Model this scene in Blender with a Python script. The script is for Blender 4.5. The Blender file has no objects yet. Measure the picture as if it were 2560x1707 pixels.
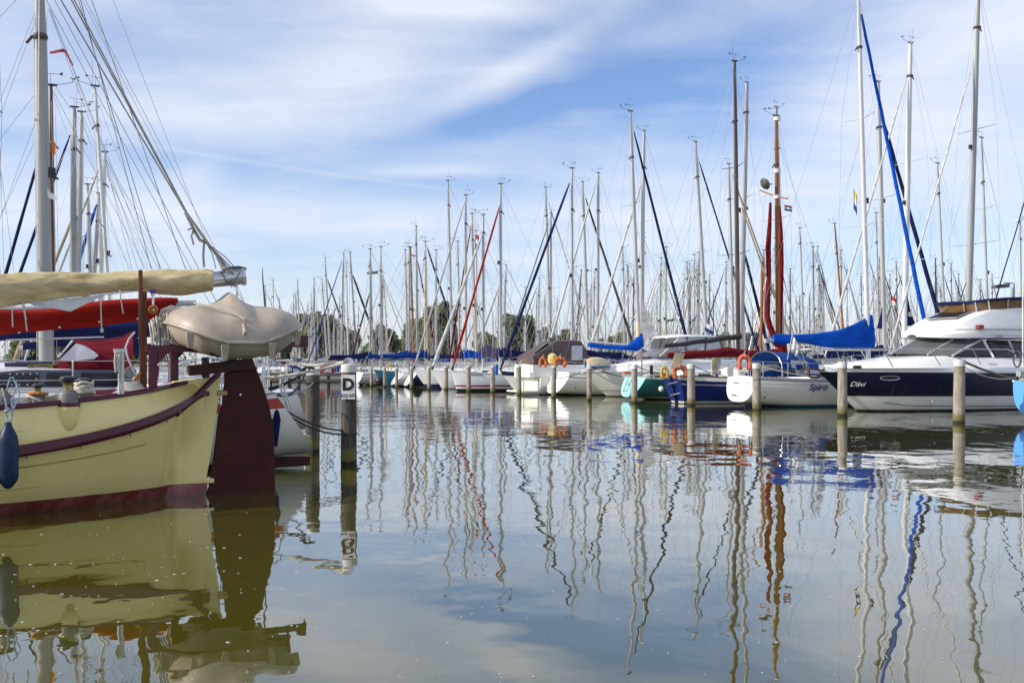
import bpy, bmesh, math, random
from mathutils import Vector, Matrix
R = math.radians
rnd = random.Random(7)
sc = bpy.context.scene
col = sc.collection

# ------------------------------------------------------------------ camera, sky, sun, exposure
CAM_H, FPX, CX, HY = 1.7, 2488.9, 1280.0, 912.0
cd = bpy.data.cameras.new('camera'); cam = bpy.data.objects.new('camera', cd); col.objects.link(cam)
cam.location = (0, 0, CAM_H); cam.rotation_euler = (R(90), 0, 0)
cd.lens = 35; cd.sensor_width = 36; cd.shift_y = 58.5 / 2560; cd.clip_start = .1; cd.clip_end = 6000
sc.camera = cam
SUN_EL = R(30)
sun_h = Vector((-.955, -.30)).normalized()
sun_dir = Vector((sun_h.x * math.cos(SUN_EL), sun_h.y * math.cos(SUN_EL), math.sin(SUN_EL)))
sd = bpy.data.lights.new('sun', 'SUN'); sd.energy = 4.2; sd.angle = R(.53); sd.color = (1, .93, .82)
so = bpy.data.objects.new('sun', sd); col.objects.link(so); so.location = (-30, -10, 40)
so.rotation_euler = sun_dir.to_track_quat('Z', 'Y').to_euler()
sc.view_settings.view_transform = 'Standard'
try: sc.view_settings.look = 'None'
except Exception: pass
sc.view_settings.exposure = 0.16; sc.view_settings.gamma = 1; sc.view_settings.use_curve_mapping = False

W = bpy.data.worlds.new('World'); sc.world = W; W.use_nodes = True
nt = W.node_tree; nt.nodes.clear()
class NG:
    """tiny node helper"""
    def __init__(s, nt): s.nt = nt
    def n(s, t, **k):
        x = s.nt.nodes.new(t)
        for a, v in k.items(): setattr(x, a, v)
        return x
    def put(s, sock, v):
        if hasattr(v, 'links') or isinstance(v, bpy.types.NodeSocket): s.nt.links.new(v, sock)
        else: sock.default_value = v
    def m(s, op, a, b=None, c=None, clamp=False):
        x = s.n('ShaderNodeMath', operation=op, use_clamp=clamp); s.put(x.inputs[0], a)
        if b is not None: s.put(x.inputs[1], b)
        if c is not None: s.put(x.inputs[2], c)
        return x.outputs[0]
    def vec(s, a, b, c=0.0):
        x = s.n('ShaderNodeCombineXYZ'); s.put(x.inputs[0], a); s.put(x.inputs[1], b); s.put(x.inputs[2], c); return x.outputs[0]
    def noise(s, v, scale, detail=4, rough=.55, dist=0.0):
        x = s.n('ShaderNodeTexNoise'); s.put(x.inputs['Vector'], v); x.inputs['Scale'].default_value = scale
        x.inputs['Detail'].default_value = detail; x.inputs['Roughness'].default_value = rough; x.inputs['Distortion'].default_value = dist
        return x.outputs[0]
    def mix(s, f, a, b, mode='MIX'):
        x = s.n('ShaderNodeMix', data_type='RGBA', blend_type=mode); s.put(x.inputs[0], f); s.put(x.inputs[6], a); s.put(x.inputs[7], b); return x.outputs[2]
    def ramp(s, f, lo, hi):
        x = s.n('ShaderNodeMapRange', interpolation_type='SMOOTHSTEP'); s.put(x.inputs[0], f)
        x.inputs[1].default_value = lo; x.inputs[2].default_value = hi; return x.outputs[0]
    def mapping(s, v, loc=(0, 0, 0), rot=(0, 0, 0), scale=(1, 1, 1)):
        x = s.n('ShaderNodeMapping'); s.put(x.inputs[0], v); x.inputs[1].default_value = loc; x.inputs[2].default_value = rot; x.inputs[3].default_value = scale; return x.outputs[0]
g = NG(nt)
sky = g.n('ShaderNodeTexSky', sky_type='NISHITA'); sky.sun_disc = False; sky.sun_elevation = SUN_EL
sky.sun_rotation = math.atan2(sun_h.x, sun_h.y); sky.air_density = 1.0; sky.dust_density = .6; sky.ozone_density = 2.0
tc = g.n('ShaderNodeTexCoord'); sx = g.n('ShaderNodeSeparateXYZ'); g.put(sx.inputs[0], tc.outputs['Generated'])
dx, dy, dz = sx.outputs
az = g.m('ARCTAN2', dx, dy); el = g.m('ARCSINE', dz)
ae = g.vec(az, el)
# cirrus: stretched noise on the dome of the sky, wisps running up to the right
zz = g.m('ADD', g.m('MAXIMUM', dz, 0.0), .22)
pl = g.vec(g.m('DIVIDE', dx, zz), g.m('DIVIDE', dy, zz))
pl1 = g.mapping(pl, rot=(0, 0, R(38)), scale=(.7, 1.5, 1))
n1 = g.noise(pl1, 1.1, 7, .58, .7)
n2 = g.noise(g.mapping(pl, loc=(3.1, 1.7, 0), rot=(0, 0, R(34)), scale=(.6, 2.2, 1)), 2.6, 7, .62, .9)
n3 = g.noise(g.mapping(ae, loc=(.3, .9, 0), rot=(0, 0, R(-9)), scale=(2.6, 6.5, 1)), 1.7, 7, .58, .9)
base = g.m('ADD', g.m('MULTIPLY', n1, .60), g.m('ADD', g.m('MULTIPLY', n2, .17), g.m('MULTIPLY', n3, .36)))
cover = g.ramp(base, .34, .82)
def blob(px, py, rx, ry, rot, amp):
    a, e = math.atan((px - CX) / FPX), math.atan((HY - py) / FPX)
    v = g.mapping(ae, loc=(0, 0, 0))
    x = g.n('ShaderNodeVectorMath', operation='SUBTRACT'); g.put(x.inputs[0], ae); x.inputs[1].default_value = (a, e, 0)
    mp = g.n('ShaderNodeVectorRotate', rotation_type='Z_AXIS'); g.put(mp.inputs[0], x.outputs[0]); mp.inputs['Angle'].default_value = R(-rot)
    sc_ = g.n('ShaderNodeVectorMath', operation='MULTIPLY'); g.put(sc_.inputs[0], mp.outputs[0]); sc_.inputs[1].default_value = (FPX / rx, FPX / ry, 0)
    d = g.n('ShaderNodeVectorMath', operation='DOT_PRODUCT'); g.put(d.inputs[0], sc_.outputs[0]); g.put(d.inputs[1], sc_.outputs[0])
    return g.m('MULTIPLY', g.m('EXPONENT', g.m('MULTIPLY', d.outputs['Value'], -1.0)), amp)
acc = g.m('ADD', g.m('MULTIPLY', cover, .62), .27)
for b in [(1720, 205, 470, 120, 12, -.52), (1260, 285, 290, 46, 14, -.50), (1780, 340, 260, 100, 10, -.22), (1500, 55, 330, 60, 10, -.32),
          (420, 430, 420, 50, -4, -.30), (1150, 470, 500, 40, -4, -.20), (2250, 600, 380, 80, 6, -.22), (250, 120, 260, 60, 10, -.18),
          (560, 640, 420, 50, 0, -.18), (1330, 150, 240, 34, 26, .40), (900, 170, 420, 100, 14, .26), (1100, 15, 260, 26, -4, .38),
          (2380, 240, 420, 170, 10, .30), (1850, 560, 520, 90, 4, .20), (900, 560, 520, 60, 3, .26), (490, 455, 70, 34, 20, .34),
          (1060, 430, 160, 16, 2, .30), (200, 560, 300, 90, 0, .22)]:
    acc = g.m('ADD', acc, blob(*b))
wisp = g.m('MULTIPLY', acc, g.m('ADD', .84, g.m('MULTIPLY', n2, .32)))
mask = g.m('MINIMUM', g.m('MAXIMUM', wisp, 0.0), .90)
# a thin vapour trail crossing the left half
trail_e = g.m('SUBTRACT', el, g.m('ADD', math.atan((HY - 440) / FPX), g.m('MULTIPLY', g.m('SUBTRACT', az, math.atan((800 - CX) / FPX)), -.105)))
trail = g.m('MULTIPLY', g.m('EXPONENT', g.m('MULTIPLY', g.m('POWER', g.m('MULTIPLY', trail_e, 480.0), 2.0), -1.0)), g.m('MULTIPLY', g.ramp(az, -.42, -.33), .13))
mask = g.m('MINIMUM', g.m('ADD', mask, g.m('MULTIPLY', trail, g.m('SUBTRACT', 1.0, g.ramp(az, -.08, .0)))), .97)
bg1 = g.n('ShaderNodeBackground'); g.put(bg1.inputs[0], g.mix(1.0, sky.outputs[0], (.90, .98, 1.20, 1), 'MULTIPLY')); bg1.inputs[1].default_value = .135
bg2 = g.n('ShaderNodeBackground'); bg2.inputs[0].default_value = (.80, .84, .94, 1); bg2.inputs[1].default_value = .98
mx = g.n('ShaderNodeMixShader'); g.put(mx.inputs[0], mask); g.put(mx.inputs[1], bg1.outputs[0]); g.put(mx.inputs[2], bg2.outputs[0])
wo = g.n('ShaderNodeOutputWorld'); g.put(wo.inputs[0], mx.outputs[0])

# ------------------------------------------------------------------ helpers
def at(px, py, Y):
    """a photograph pixel at distance Y as a point of the place"""
    return Vector(((px - CX) / FPX * Y, Y, CAM_H - (py - HY) / FPX * Y))
def on_water(px, py):
    Y = CAM_H * FPX / (py - HY); return Vector(((px - CX) / FPX * Y, Y, 0))

MATS = {}
def mat(name, c, rough=.45, metal=0.0, var=.10, scale=6.0, bump=0.0, bscale=30.0, coat=0.0, spec=.5, streak=False, dirt=0.0, bdist=.01):
    if name in MATS: return MATS[name]
    m = bpy.data.materials.new(name); m.use_nodes = True; t = m.node_tree; q = NG(t)
    b = t.nodes['Principled BSDF']; b.inputs['Roughness'].default_value = rough; b.inputs['Metallic'].default_value = metal
    b.inputs['Coat Weight'].default_value = coat; b.inputs['Specular IOR Level'].default_value = spec
    oc = q.n('ShaderNodeTexCoord').outputs['Object']
    v = q.mapping(oc, scale=(1, 1, .12)) if streak else oc
    f = q.noise(v, scale, 5, .6)
    lo = tuple(max(0, x * (1 - var * 1.6)) for x in c) + (1,); hi = tuple(min(1, x * (1 + var)) for x in c) + (1,)
    cc = q.mix(q.ramp(f, .3, .7), lo, hi)
    if dirt:
        d = q.ramp(q.noise(q.mapping(oc, loc=(5, 2, 1), scale=(1, 1, .35)), 2.3, 8, .68), .52, .78)
        cc = q.mix(q.m('MULTIPLY', d, dirt), cc, (.16, .13, .08, 1))
    q.put(b.inputs['Base Color'], cc)
    rr = q.m('ADD', rough - .05, q.m('MULTIPLY', q.noise(oc, scale * 2.7, 3), .10)); q.put(b.inputs['Roughness'], rr)
    if bump:
        bp = q.n('ShaderNodeBump'); bp.inputs['Strength'].default_value = bump; bp.inputs['Distance'].default_value = bdist
        q.put(bp.inputs['Height'], q.noise(v, bscale, 5, .6)); q.put(b.inputs['Normal'], bp.outputs[0])
    MATS[name] = m; return m

def paint(name, c, bands=(), vbands=(), rough=.26, coat=.0, dirt=.25):
    """hull paint: bands = ((z0, z1, colour) ...) in metres over the water, vbands the same as shares of the topside (UV v)"""
    if name in MATS: return MATS[name]
    m = bpy.data.materials.new(name); m.use_nodes = True; t = m.node_tree; q = NG(t)
    b = t.nodes['Principled BSDF']; b.inputs['Coat Weight'].default_value = coat; b.inputs['Coat Roughness'].default_value = .08; b.inputs['Specular IOR Level'].default_value = .32
    T = q.n('ShaderNodeTexCoord'); oc = T.outputs['Object']
    s = q.n('ShaderNodeSeparateXYZ'); q.put(s.inputs[0], oc); z = s.outputs[2]
    s2 = q.n('ShaderNodeSeparateXYZ'); q.put(s2.inputs[0], T.outputs['UV']); v = s2.outputs[1]
    cc = q.mix(q.ramp(q.noise(q.mapping(oc, scale=(1, 1, .3)), 1.4, 5), .3, .7), tuple(x * .93 for x in c) + (1,), tuple(c) + (1,))
    for zz, lst in ((v, vbands), (z, bands)):
        for a, e, k in lst:
            f = q.m('MULTIPLY', q.m('GREATER_THAN', zz, a), q.m('LESS_THAN', zz, e)); cc = q.mix(f, cc, tuple(k) + (1,))
    stk = q.m('MULTIPLY', q.ramp(q.noise(q.mapping(oc, scale=(1, 1, .05)), 5.5, 6, .7), .54, .80), q.m('MULTIPLY', q.ramp(v, 1.0, .2), .30)); cc = q.mix(stk, cc, (.22, .19, .13, 1))
    # weed and scum line just over the water, broken by noise
    sc1 = q.m('MULTIPLY', q.m('SUBTRACT', 1.0, q.ramp(q.m('ADD', z, q.m('MULTIPLY', q.noise(oc, 3.0, 6), .22)), .10, .30)), dirt)
    cc = q.mix(sc1, cc, (.13, .11, .045, 1))
    q.put(b.inputs['Base Color'], cc)
    q.put(b.inputs['Roughness'], q.m('ADD', rough, q.m('MULTIPLY', q.noise(oc, 4.0, 4), .12)))
    bp = q.n('ShaderNodeBump'); bp.inputs['Strength'].default_value = .12; bp.inputs['Distance'].default_value = .02
    q.put(bp.inputs['Height'], q.noise(oc, 1.8, 2)); q.put(b.inputs['Normal'], bp.outputs[0])
    MATS[name] = m; return m

def cloth(name, c, amt=.5, stain=None):
    if name in MATS: return MATS[name]
    m = bpy.data.materials.new(name); m.use_nodes = True; t = m.node_tree; q = NG(t); b = t.nodes['Principled BSDF']
    b.inputs['Roughness'].default_value = .85; b.inputs['Sheen Weight'].default_value = 0; b.inputs['Specular IOR Level'].default_value = .12
    oc = q.n('ShaderNodeTexCoord').outputs['Object']
    f = q.ramp(q.noise(q.mapping(oc, rot=(0, R(25), 0), scale=(.7, 1, 1.6)), 2.2, 6, .62), .32, .70)
    cc = q.mix(f, tuple(x * .70 for x in c) + (1,), tuple(min(1, x * 1.12) for x in c) + (1,))
    if stain: cc = q.mix(q.m('MULTIPLY', q.ramp(q.noise(q.mapping(oc, loc=(3, 1, 2), scale=(.6, 1, 1.3)), 3.1, 7, .66), .50, .74), .75), cc, tuple(stain) + (1,))
    q.put(b.inputs['Base Color'], cc)
    bp = q.n('ShaderNodeBump'); bp.inputs['Strength'].default_value = amt; bp.inputs['Distance'].default_value = .06
    h = q.m('ADD', q.noise(q.mapping(oc, rot=(0, R(35), 0), scale=(.6, 1, 2.6)), 2.4, 4, .5, .8), q.m('MULTIPLY', q.noise(oc, 260, 2), .02))
    q.put(bp.inputs['Height'], h); q.put(b.inputs['Normal'], bp.outputs[0])
    MATS[name] = m; return m

def wood(name, c, c2, rough=.6, ws=18):
    if name in MATS: return MATS[name]
    m = bpy.data.materials.new(name); m.use_nodes = True; t = m.node_tree; q = NG(t); b = t.nodes['Principled BSDF']
    oc = q.n('ShaderNodeTexCoord').outputs['Object']
    f = q.noise(q.mapping(oc, scale=(1, 1, .06)), ws, 6, .65, .4)
    cc = q.mix(q.ramp(f, .32, .68), tuple(c) + (1,), tuple(c2) + (1,)); q.put(b.inputs['Base Color'], cc); b.inputs['Roughness'].default_value = rough; b.inputs['Specular IOR Level'].default_value = .25
    bp = q.n('ShaderNodeBump'); bp.inputs['Strength'].default_value = .5; bp.inputs['Distance'].default_value = .012
    q.put(bp.inputs['Height'], f); q.put(b.inputs['Normal'], bp.outputs[0])
    MATS[name] = m; return m

def glass_mat(name, c, rough=.06):
    if name in MATS: return MATS[name]
    m = bpy.data.materials.new(name); m.use_nodes = True; t = m.node_tree; q = NG(t); b = t.nodes['Principled BSDF']
    oc = q.n('ShaderNodeTexCoord').outputs['Object']
    f = q.noise(oc, 2.6, 3)
    q.put(b.inputs['Base Color'], q.mix(f, tuple(x * .6 for x in c) + (1,), tuple(x * 1.4 for x in c) + (1,)))
    b.inputs['Roughness'].default_value = rough; b.inputs['IOR'].default_value = 1.5
    MATS[name] = m; return m

class MB:
    def __init__(s): s.v = []; s.f = []; s.uv = {}
    def add(s, pts):
        i = len(s.v); s.v += [tuple(p) for p in pts]; return i
    def quad(s, a, b, c, d):
        i = s.add([a, b, c, d]); s.f.append((i, i + 1, i + 2, i + 3)); return s
    def poly(s, pts):
        i = s.add(pts); s.f.append(tuple(range(i, i + len(pts)))); return s
    def box(s, c, d, rz=0.0, M=None):
        c = Vector(c); hx, hy, hz = d[0] / 2, d[1] / 2, d[2] / 2
        M = M or Matrix.Rotation(rz, 3, 'Z'); P = [c + M @ Vector((x * hx, y * hy, z * hz)) for z in (-1, 1) for y in (-1, 1) for x in (-1, 1)]
        i = s.add(P)
        for q in ((0, 2, 3, 1), (4, 5, 7, 6), (0, 1, 5, 4), (2, 6, 7, 3), (0, 4, 6, 2), (1, 3, 7, 5)): s.f.append(tuple(i + k for k in q))
        return s
    def bar(s, a, b, w, h, up=(0, 0, 1)):
        a, b = Vector(a), Vector(b); d = (b - a); L = d.length; d.normalize(); up = Vector(up)
        y = up.cross(d); y = y.normalized() if y.length > 1e-4 else Vector((0, 1, 0)); z = d.cross(y)
        M = Matrix((d, y, z)).transposed(); return s.box((a + b) / 2, (L, w, h), M=M)
    def loft(s, rings, close=True, caps=True, uv=None):
        n = len(rings[0]); base = [s.add(r) for r in rings]
        m = n if close else n - 1
        for a, b in zip(base, base[1:]):
            for k in range(m): s.f.append((a + k, a + (k + 1) % n, b + (k + 1) % n, b + k))
        if uv:
            for ri, b in enumerate(base):
                for k in range(n): s.uv[b + k] = uv[ri][k]
        if caps and close:
            for b, fl in ((base[0], 1), (base[-1], 0)):
                s.f.append(tuple(b + k for k in (range(n - 1, -1, -1) if fl else range(n))))
        return s
    def tube(s, pts, r, n=8, caps=True, flat=1.0):
        pts = [Vector(p) for p in pts]; m = len(pts); rs = r if isinstance(r, (list, tuple)) else [r] * m
        rings = []; up = Vector((0, 0, 1))
        d0 = (pts[1] - pts[0]).normalized()
        x = d0.orthogonal().normalized() if abs(d0.z) > .9 else up.cross(d0).normalized()
        if abs(d0.z) > .9: x = Vector((1, 0, 0)) - d0 * d0.x; x.normalize()
        for i, p in enumerate(pts):
            d = (pts[min(i + 1, m - 1)] - pts[max(i - 1, 0)]).normalized()
            x = (x - d * x.dot(d))
            x = x.normalized() if x.length > 1e-5 else d.orthogonal().normalized()
            y = d.cross(x)
            rings.append([p + (x * math.cos(2 * math.pi * k / n) + y * (math.sin(2 * math.pi * k / n) * flat)) * rs[i] for k in range(n)])
        return s.loft(rings, True, caps)
    def lathe(s, prof, c=(0, 0, 0), n=16, M=None):
        c = Vector(c); rings = []
        for r, z in prof:
            ring = []
            for k in range(n):
                a = 2 * math.pi * k / n; p = Vector((r * math.cos(a), r * math.sin(a), z)); ring.append(c + (M @ p if M else p))
            rings.append(ring)
        return s.loft(rings, True, True)
    def prism(s, pts, off):
        off = Vector(off); A = [Vector(p) - off / 2 for p in pts]; B = [Vector(p) + off / 2 for p in pts]
        i = s.add(A); j = s.add(B); n = len(pts)
        s.f.append(tuple(range(i + n - 1, i - 1, -1))); s.f.append(tuple(range(j, j + n)))
        for k in range(n): s.f.append((i + k, i + (k + 1) % n, j + (k + 1) % n, j + k))
        return s
    def mesh(s, name, m, sharp=35, smooth=True):
        me = bpy.data.meshes.new(name); me.from_pydata(s.v, [], s.f); me.materials.append(m)
        if s.uv:
            l = me.uv_layers.new(name='UVMap')
            for lp in me.loops: l.data[lp.index].uv = s.uv.get(lp.vertex_index, (0, 0))
        b = bmesh.new(); b.from_mesh(me); bmesh.ops.recalc_face_normals(b, faces=b.faces); b.to_mesh(me); b.free()
        if smooth:
            me.shade_smooth(); me.set_sharp_from_angle(angle=R(sharp))
        return me
    def build(s, name, m, parent=None, label=None, sharp=35, smooth=True, bevel=0):
        o = bpy.data.objects.new(name, s.mesh(name, m, sharp, smooth)); col.objects.link(o)
        if parent: o.parent = parent
        if label: o['label'] = label
        if bevel:
            bv = o.modifiers.new('bevel', 'BEVEL'); bv.width = bevel; bv.segments = 2; bv.limit_method = 'ANGLE'
        return o

def tag(o, label=None, cat=None, group=None, kind=None):
    for k, v in (('label', label), ('category', cat), ('group', group), ('kind', kind)):
        if v: o[k] = v
    return o
def thing(name, label, cat, loc=(0, 0, 0), rz=0.0, group=None):
    o = bpy.data.objects.new(name, None); col.objects.link(o); o.location = loc; o.rotation_euler = (0, 0, rz)
    o.empty_display_size = .3
    return tag(o, label, cat, group)
def copy_tree(o, parent=None):
    c = o.copy(); col.objects.link(c); c.parent = parent
    for ch in list(o.children): copy_tree(ch, c)
    return c
def text_mesh(body, size, m, M, name, parent, shear=0.0, bold=0.0, depth=.003, align='CENTER', xs=1.0):
    cu = bpy.data.curves.new(name, 'FONT'); cu.body = body; cu.size = size; cu.shear = shear; cu.offset = bold; cu.extrude = depth; cu.align_x = align
    cu.resolution_u = 3
    t = bpy.data.objects.new('tmp', cu); me = bpy.data.meshes.new_from_object(t); bpy.data.objects.remove(t)
    me.transform(M @ Matrix.Diagonal((xs, 1, 1, 1))); me.materials.clear(); me.materials.append(m)
    o = bpy.data.objects.new(name, me); col.objects.link(o); o.parent = parent; return o
def tab(x, T):
    """smooth table lookup (Catmull-Rom with clamped slopes)"""
    if x <= T[0][0]: return T[0][1]
    if x >= T[-1][0]: return T[-1][1]
    for i in range(len(T) - 1):
        if T[i][0] <= x <= T[i + 1][0]: break
    def sl(j):
        if j <= 0: return (T[1][1] - T[0][1]) / (T[1][0] - T[0][0])
        if j >= len(T) - 1: return (T[-1][1] - T[-2][1]) / (T[-1][0] - T[-2][0])
        a = (T[j][1] - T[j - 1][1]) / (T[j][0] - T[j - 1][0]); b = (T[j + 1][1] - T[j][1]) / (T[j + 1][0] - T[j][0])
        return 0.0 if a * b <= 0 else 2 * a * b / (a + b)
    h = T[i + 1][0] - T[i][0]; t = (x - T[i][0]) / h; m0, m1 = sl(i) * h, sl(i + 1) * h
    return (2 * t**3 - 3 * t**2 + 1) * T[i][1] + (t**3 - 2 * t**2 + t) * m0 + (-2 * t**3 + 3 * t**2) * T[i + 1][1] + (t**3 - t**2) * m1
def sag(a, b, d, n=10):
    a, b = Vector(a), Vector(b); return [a.lerp(b, k / n) + Vector((0, 0, -4 * d * (k / n) * (1 - k / n))) for k in range(n + 1)]

U = Vector((.92, .392, 0)).normalized(); UA = math.atan2(U.y, U.x)   # the berths all lie along this line
class Frame:
    """local frame of a boat: x forward, y to port, z up; px() finds the local point of a photograph pixel on the plane y = w"""
    def __init__(s, o, ang): s.o = Vector(o); s.a = ang; s.e1 = Vector((math.cos(ang), math.sin(ang), 0)); s.e2 = Vector((-math.sin(ang), math.cos(ang), 0))
    def px(s, px, py, w=0.0):
        k = (px - CX) / FPX; b = s.o + s.e2 * w
        t = (k * b.y - b.x) / (s.e1.x - k * s.e1.y); Y = b.y + t * s.e1.y
        return Vector((t, w, CAM_H - (py - HY) / FPX * Y))
    def inv(s, p):
        d = Vector(p) - s.o; return Vector((d.dot(s.e1), d.dot(s.e2), d.z))

# ------------------------------------------------------------------ materials
WHITE = mat('gelcoat_white', (.82, .82, .80), .28, var=.03, coat=.3, dirt=.10)
CREAM = mat('gelcoat_cream', (.72, .69, .58), .35, var=.05, coat=.2, dirt=.12)
ALU = mat('mast_aluminium', (.35, .35, .34), .38, .10, var=.10, scale=3, streak=True)
ALU2 = mat('mast_silver', (.45, .45, .44), .38, .10, var=.08, scale=3, streak=True)
BEIGE = mat('mast_buff', (.60, .50, .32), .45, 0, var=.12, scale=3, streak=True)
MASTW = mat('mast_white', (.68, .68, .67), .35, 0, var=.06, scale=3, streak=True)
DARKM = mat('mast_dark', (.09, .06, .055), .4, 0, var=.2, scale=3, streak=True)
VARN = wood('varnished_spruce', (.24, .080, .018), (.37, .14, .035), .35, 9)
STEEL = mat('stainless', (.62, .62, .62), .22, .95, var=.08)
WIRE = mat('rigging_wire', (.24, .24, .25), .45, .3, var=.05)
BLACK = mat('black_plastic', (.015, .015, .017), .4, 0, var=.2)
RUBBER = mat('dark_rubber', (.03, .032, .035), .6, 0, var=.2)
ROPE = mat('white_rope', (.58, .55, .47), .9, 0, var=.2, scale=60, bump=.6, bscale=120)
ROPEB = mat('black_rope', (.02, .02, .025), .9, 0, var=.2, scale=60, bump=.6, bscale=120)
ROPEN = mat('blue_rope', (.015, .03, .10), .9, 0, var=.2, scale=60, bump=.6, bscale=120)
ROPEO = mat('orange_rope', (.62, .25, .03), .9, 0, var=.25, scale=60, bump=.6, bscale=120)
NAVY = cloth('navy_canvas', (.012, .018, .075)); ROYAL = cloth('royal_blue_canvas', (.003, .085, .50)); BLUE = cloth('mid_blue_canvas', (.010, .04, .24))
MAROON = cloth('maroon_canvas', (.15, .010, .014)); REDC = cloth('red_canvas', (.30, .015, .009)); PURP = cloth('faded_purple_canvas', (.14, .11, .20))
TAN = cloth('tan_canvas', (.50, .40, .24)); BROWN = cloth('brown_canvas', (.125, .095, .10)); GREYC = cloth('grey_canvas', (.10, .11, .13)); WHITEC = cloth('white_canvas', (.56, .56, .54))
CREAMC = cloth('cream_canvas', (.64, .52, .29), 1.0, (.34, .21, .08)); GREENC = cloth('green_canvas', (.01, .06, .035)); DGREYC = cloth('dark_grey_canvas', (.05, .045, .045)); SANDC = cloth('sand_sailcloth', (.42, .34, .24))
GLASS = glass_mat('window_glass', (.02, .025, .035)); CLEAR = glass_mat('clear_vinyl', (.46, .47, .50), .16); SMOKE = glass_mat('tinted_vinyl', (.20, .11, .045), .15)
TEAK = wood('teak', (.30, .19, .10), (.40, .27, .15), .7)
GREYD = mat('grey_deck', (.42, .43, .43), .8, 0, var=.08, bump=.2, bscale=200)
ORANGE = cloth('orange_cover', (.72, .16, .03)); ORANGE2 = cloth('faded_orange_cover', (.52, .15, .06)); SALMON = cloth('salmon_cover', (.72, .16, .09)); YELLOW = cloth('yellow_cover', (.75, .45, .02))
# ------------------------------------------------------------------ water, bed of foam, far shore
def make_water():
    m = bpy.data.materials.new('harbour_water'); m.use_nodes = True; t = m.node_tree; q = NG(t); b = t.nodes['Principled BSDF']
    oc = q.n('ShaderNodeTexCoord').outputs['Object']
    murk = q.ramp(q.noise(oc, .11, 4), .3, .7)
    q.put(b.inputs['Base Color'], q.mix(murk, (.062, .060, .005, 1), (.080, .074, .008, 1)))
    b.inputs['IOR'].default_value = 1.7; b.inputs['Coat Weight'].default_value = .5; b.inputs['Coat IOR'].default_value = 1.6; b.inputs['Coat Roughness'].default_value = .005; b.inputs['Roughness'].default_value = .012; b.inputs['Specular IOR Level'].default_value = .5
    patch = q.ramp(q.noise(q.mapping(oc, rot=(0, 0, R(20)), scale=(.35, 1, 1)), .10, 3, .5), .44, .62)
    a = q.m('MULTIPLY', q.noise(q.mapping(oc, rot=(0, 0, R(35)), scale=(1, .75, 1)), .62, 2, .45), .0200)
    c = q.m('MULTIPLY', q.noise(q.mapping(oc, rot=(0, 0, R(-20)), scale=(1, .7, 1)), 2.1, 2, .5), q.m('ADD', .0034, q.m('MULTIPLY', patch, .0032)))
    d = q.m('MULTIPLY', q.noise(q.mapping(oc, rot=(0, 0, R(12)), scale=(.6, 1, 1)), 6.5, 2, .5), q.m('ADD', .00012, q.m('MULTIPLY', patch, .0019)))
    bp = q.n('ShaderNodeBump'); bp.inputs['Strength'].default_value = 1.0; bp.inputs['Distance'].default_value = 1.0
    q.put(bp.inputs['Height'], q.m('ADD', a, q.m('ADD', c, d))); q.put(b.inputs['Normal'], bp.outputs[0]); q.put(b.inputs['Coat Normal'], bp.outputs[0])
    w = MB(); w.quad((-700, -120, 0), (700, -120, 0), (700, 420, 0), (-700, 420, 0))
    tag(w.build('water', m, smooth=False), kind='structure')
make_water()
GRASS = mat('grass_bank', (.055, .085, .022), .9, 0, var=.35, scale=.4, bump=.6, bscale=3)
sh = MB()
xs = [-3000 + 150 * i for i in range(41)]
front = [(x, 262 + 9 * math.sin(x * .011) + 5 * math.sin(x * .037 + 1), -.2) for x in xs]
sh.loft([front, [(x, y + 5, 1.0) for x, y, z in front], [(x, y + 60, 1.3) for x, y, z in front], [(x, 4200, 1.4) for x, y, z in front]], close=False)
tag(sh.build('shore', GRASS), kind='structure')

def leafmat(name, c, var=.5):
    m = bpy.data.materials.new(name); m.use_nodes = True; t = m.node_tree; q = NG(t); b = t.nodes['Principled BSDF']
    gi = q.n('ShaderNodeNewGeometry'); rn = gi.outputs['Random Per Island']
    q.put(b.inputs['Base Color'], q.mix(rn, tuple(x * (1 - var) for x in c) + (1,), tuple(x * (1 + var) for x in c) + (1,))); b.inputs['Roughness'].default_value = .75
    tr = q.n('ShaderNodeBsdfTranslucent'); q.put(tr.inputs[0], q.mix(rn, tuple(x * .9 for x in c) + (1,), tuple(x * 1.5 for x in c) + (1,)))
    mx = q.n('ShaderNodeMixShader'); mx.inputs[0].default_value = .42; q.put(mx.inputs[1], b.outputs[0]); q.put(mx.inputs[2], tr.outputs[0]); q.put(t.nodes['Material Output'].inputs[0], mx.outputs[0])
    return m
LEAF = [leafmat('willow_leaves', (.175, .195, .08)), leafmat('dark_leaves', (.13, .15, .08)), leafmat('bright_leaves', (.15, .22, .055)), leafmat('grey_leaves', (.175, .195, .115))]
BARK = wood('bark', (.06, .05, .035), (.11, .09, .07), .9, 6)
def leaves(b, c, rx, ry, rz, n, size, seed):
    r = random.Random(seed)
    for _ in range(n):
        while True:
            p = Vector((r.uniform(-1, 1), r.uniform(-1, 1), r.uniform(-1, 1)))
            if .35 < p.length < 1: break
        p = Vector((p.x * rx, p.y * ry, p.z * rz)) + c
        s = size * r.uniform(.5, 1.3); a = Vector((r.gauss(0, 1), r.gauss(0, 1), r.gauss(0, .6))).normalized(); u = a.orthogonal().normalized(); v = a.cross(u)
        th = r.uniform(0, 6.28); d1 = (u * math.cos(th) + v * math.sin(th)) * s; d2 = (v * math.cos(th) - u * math.sin(th)) * s * .55
        i = b.add([p - d1, p + d2, p + d1 * .9, p - d2]); b.f.append((i, i + 1, i + 2, i + 3))
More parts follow.
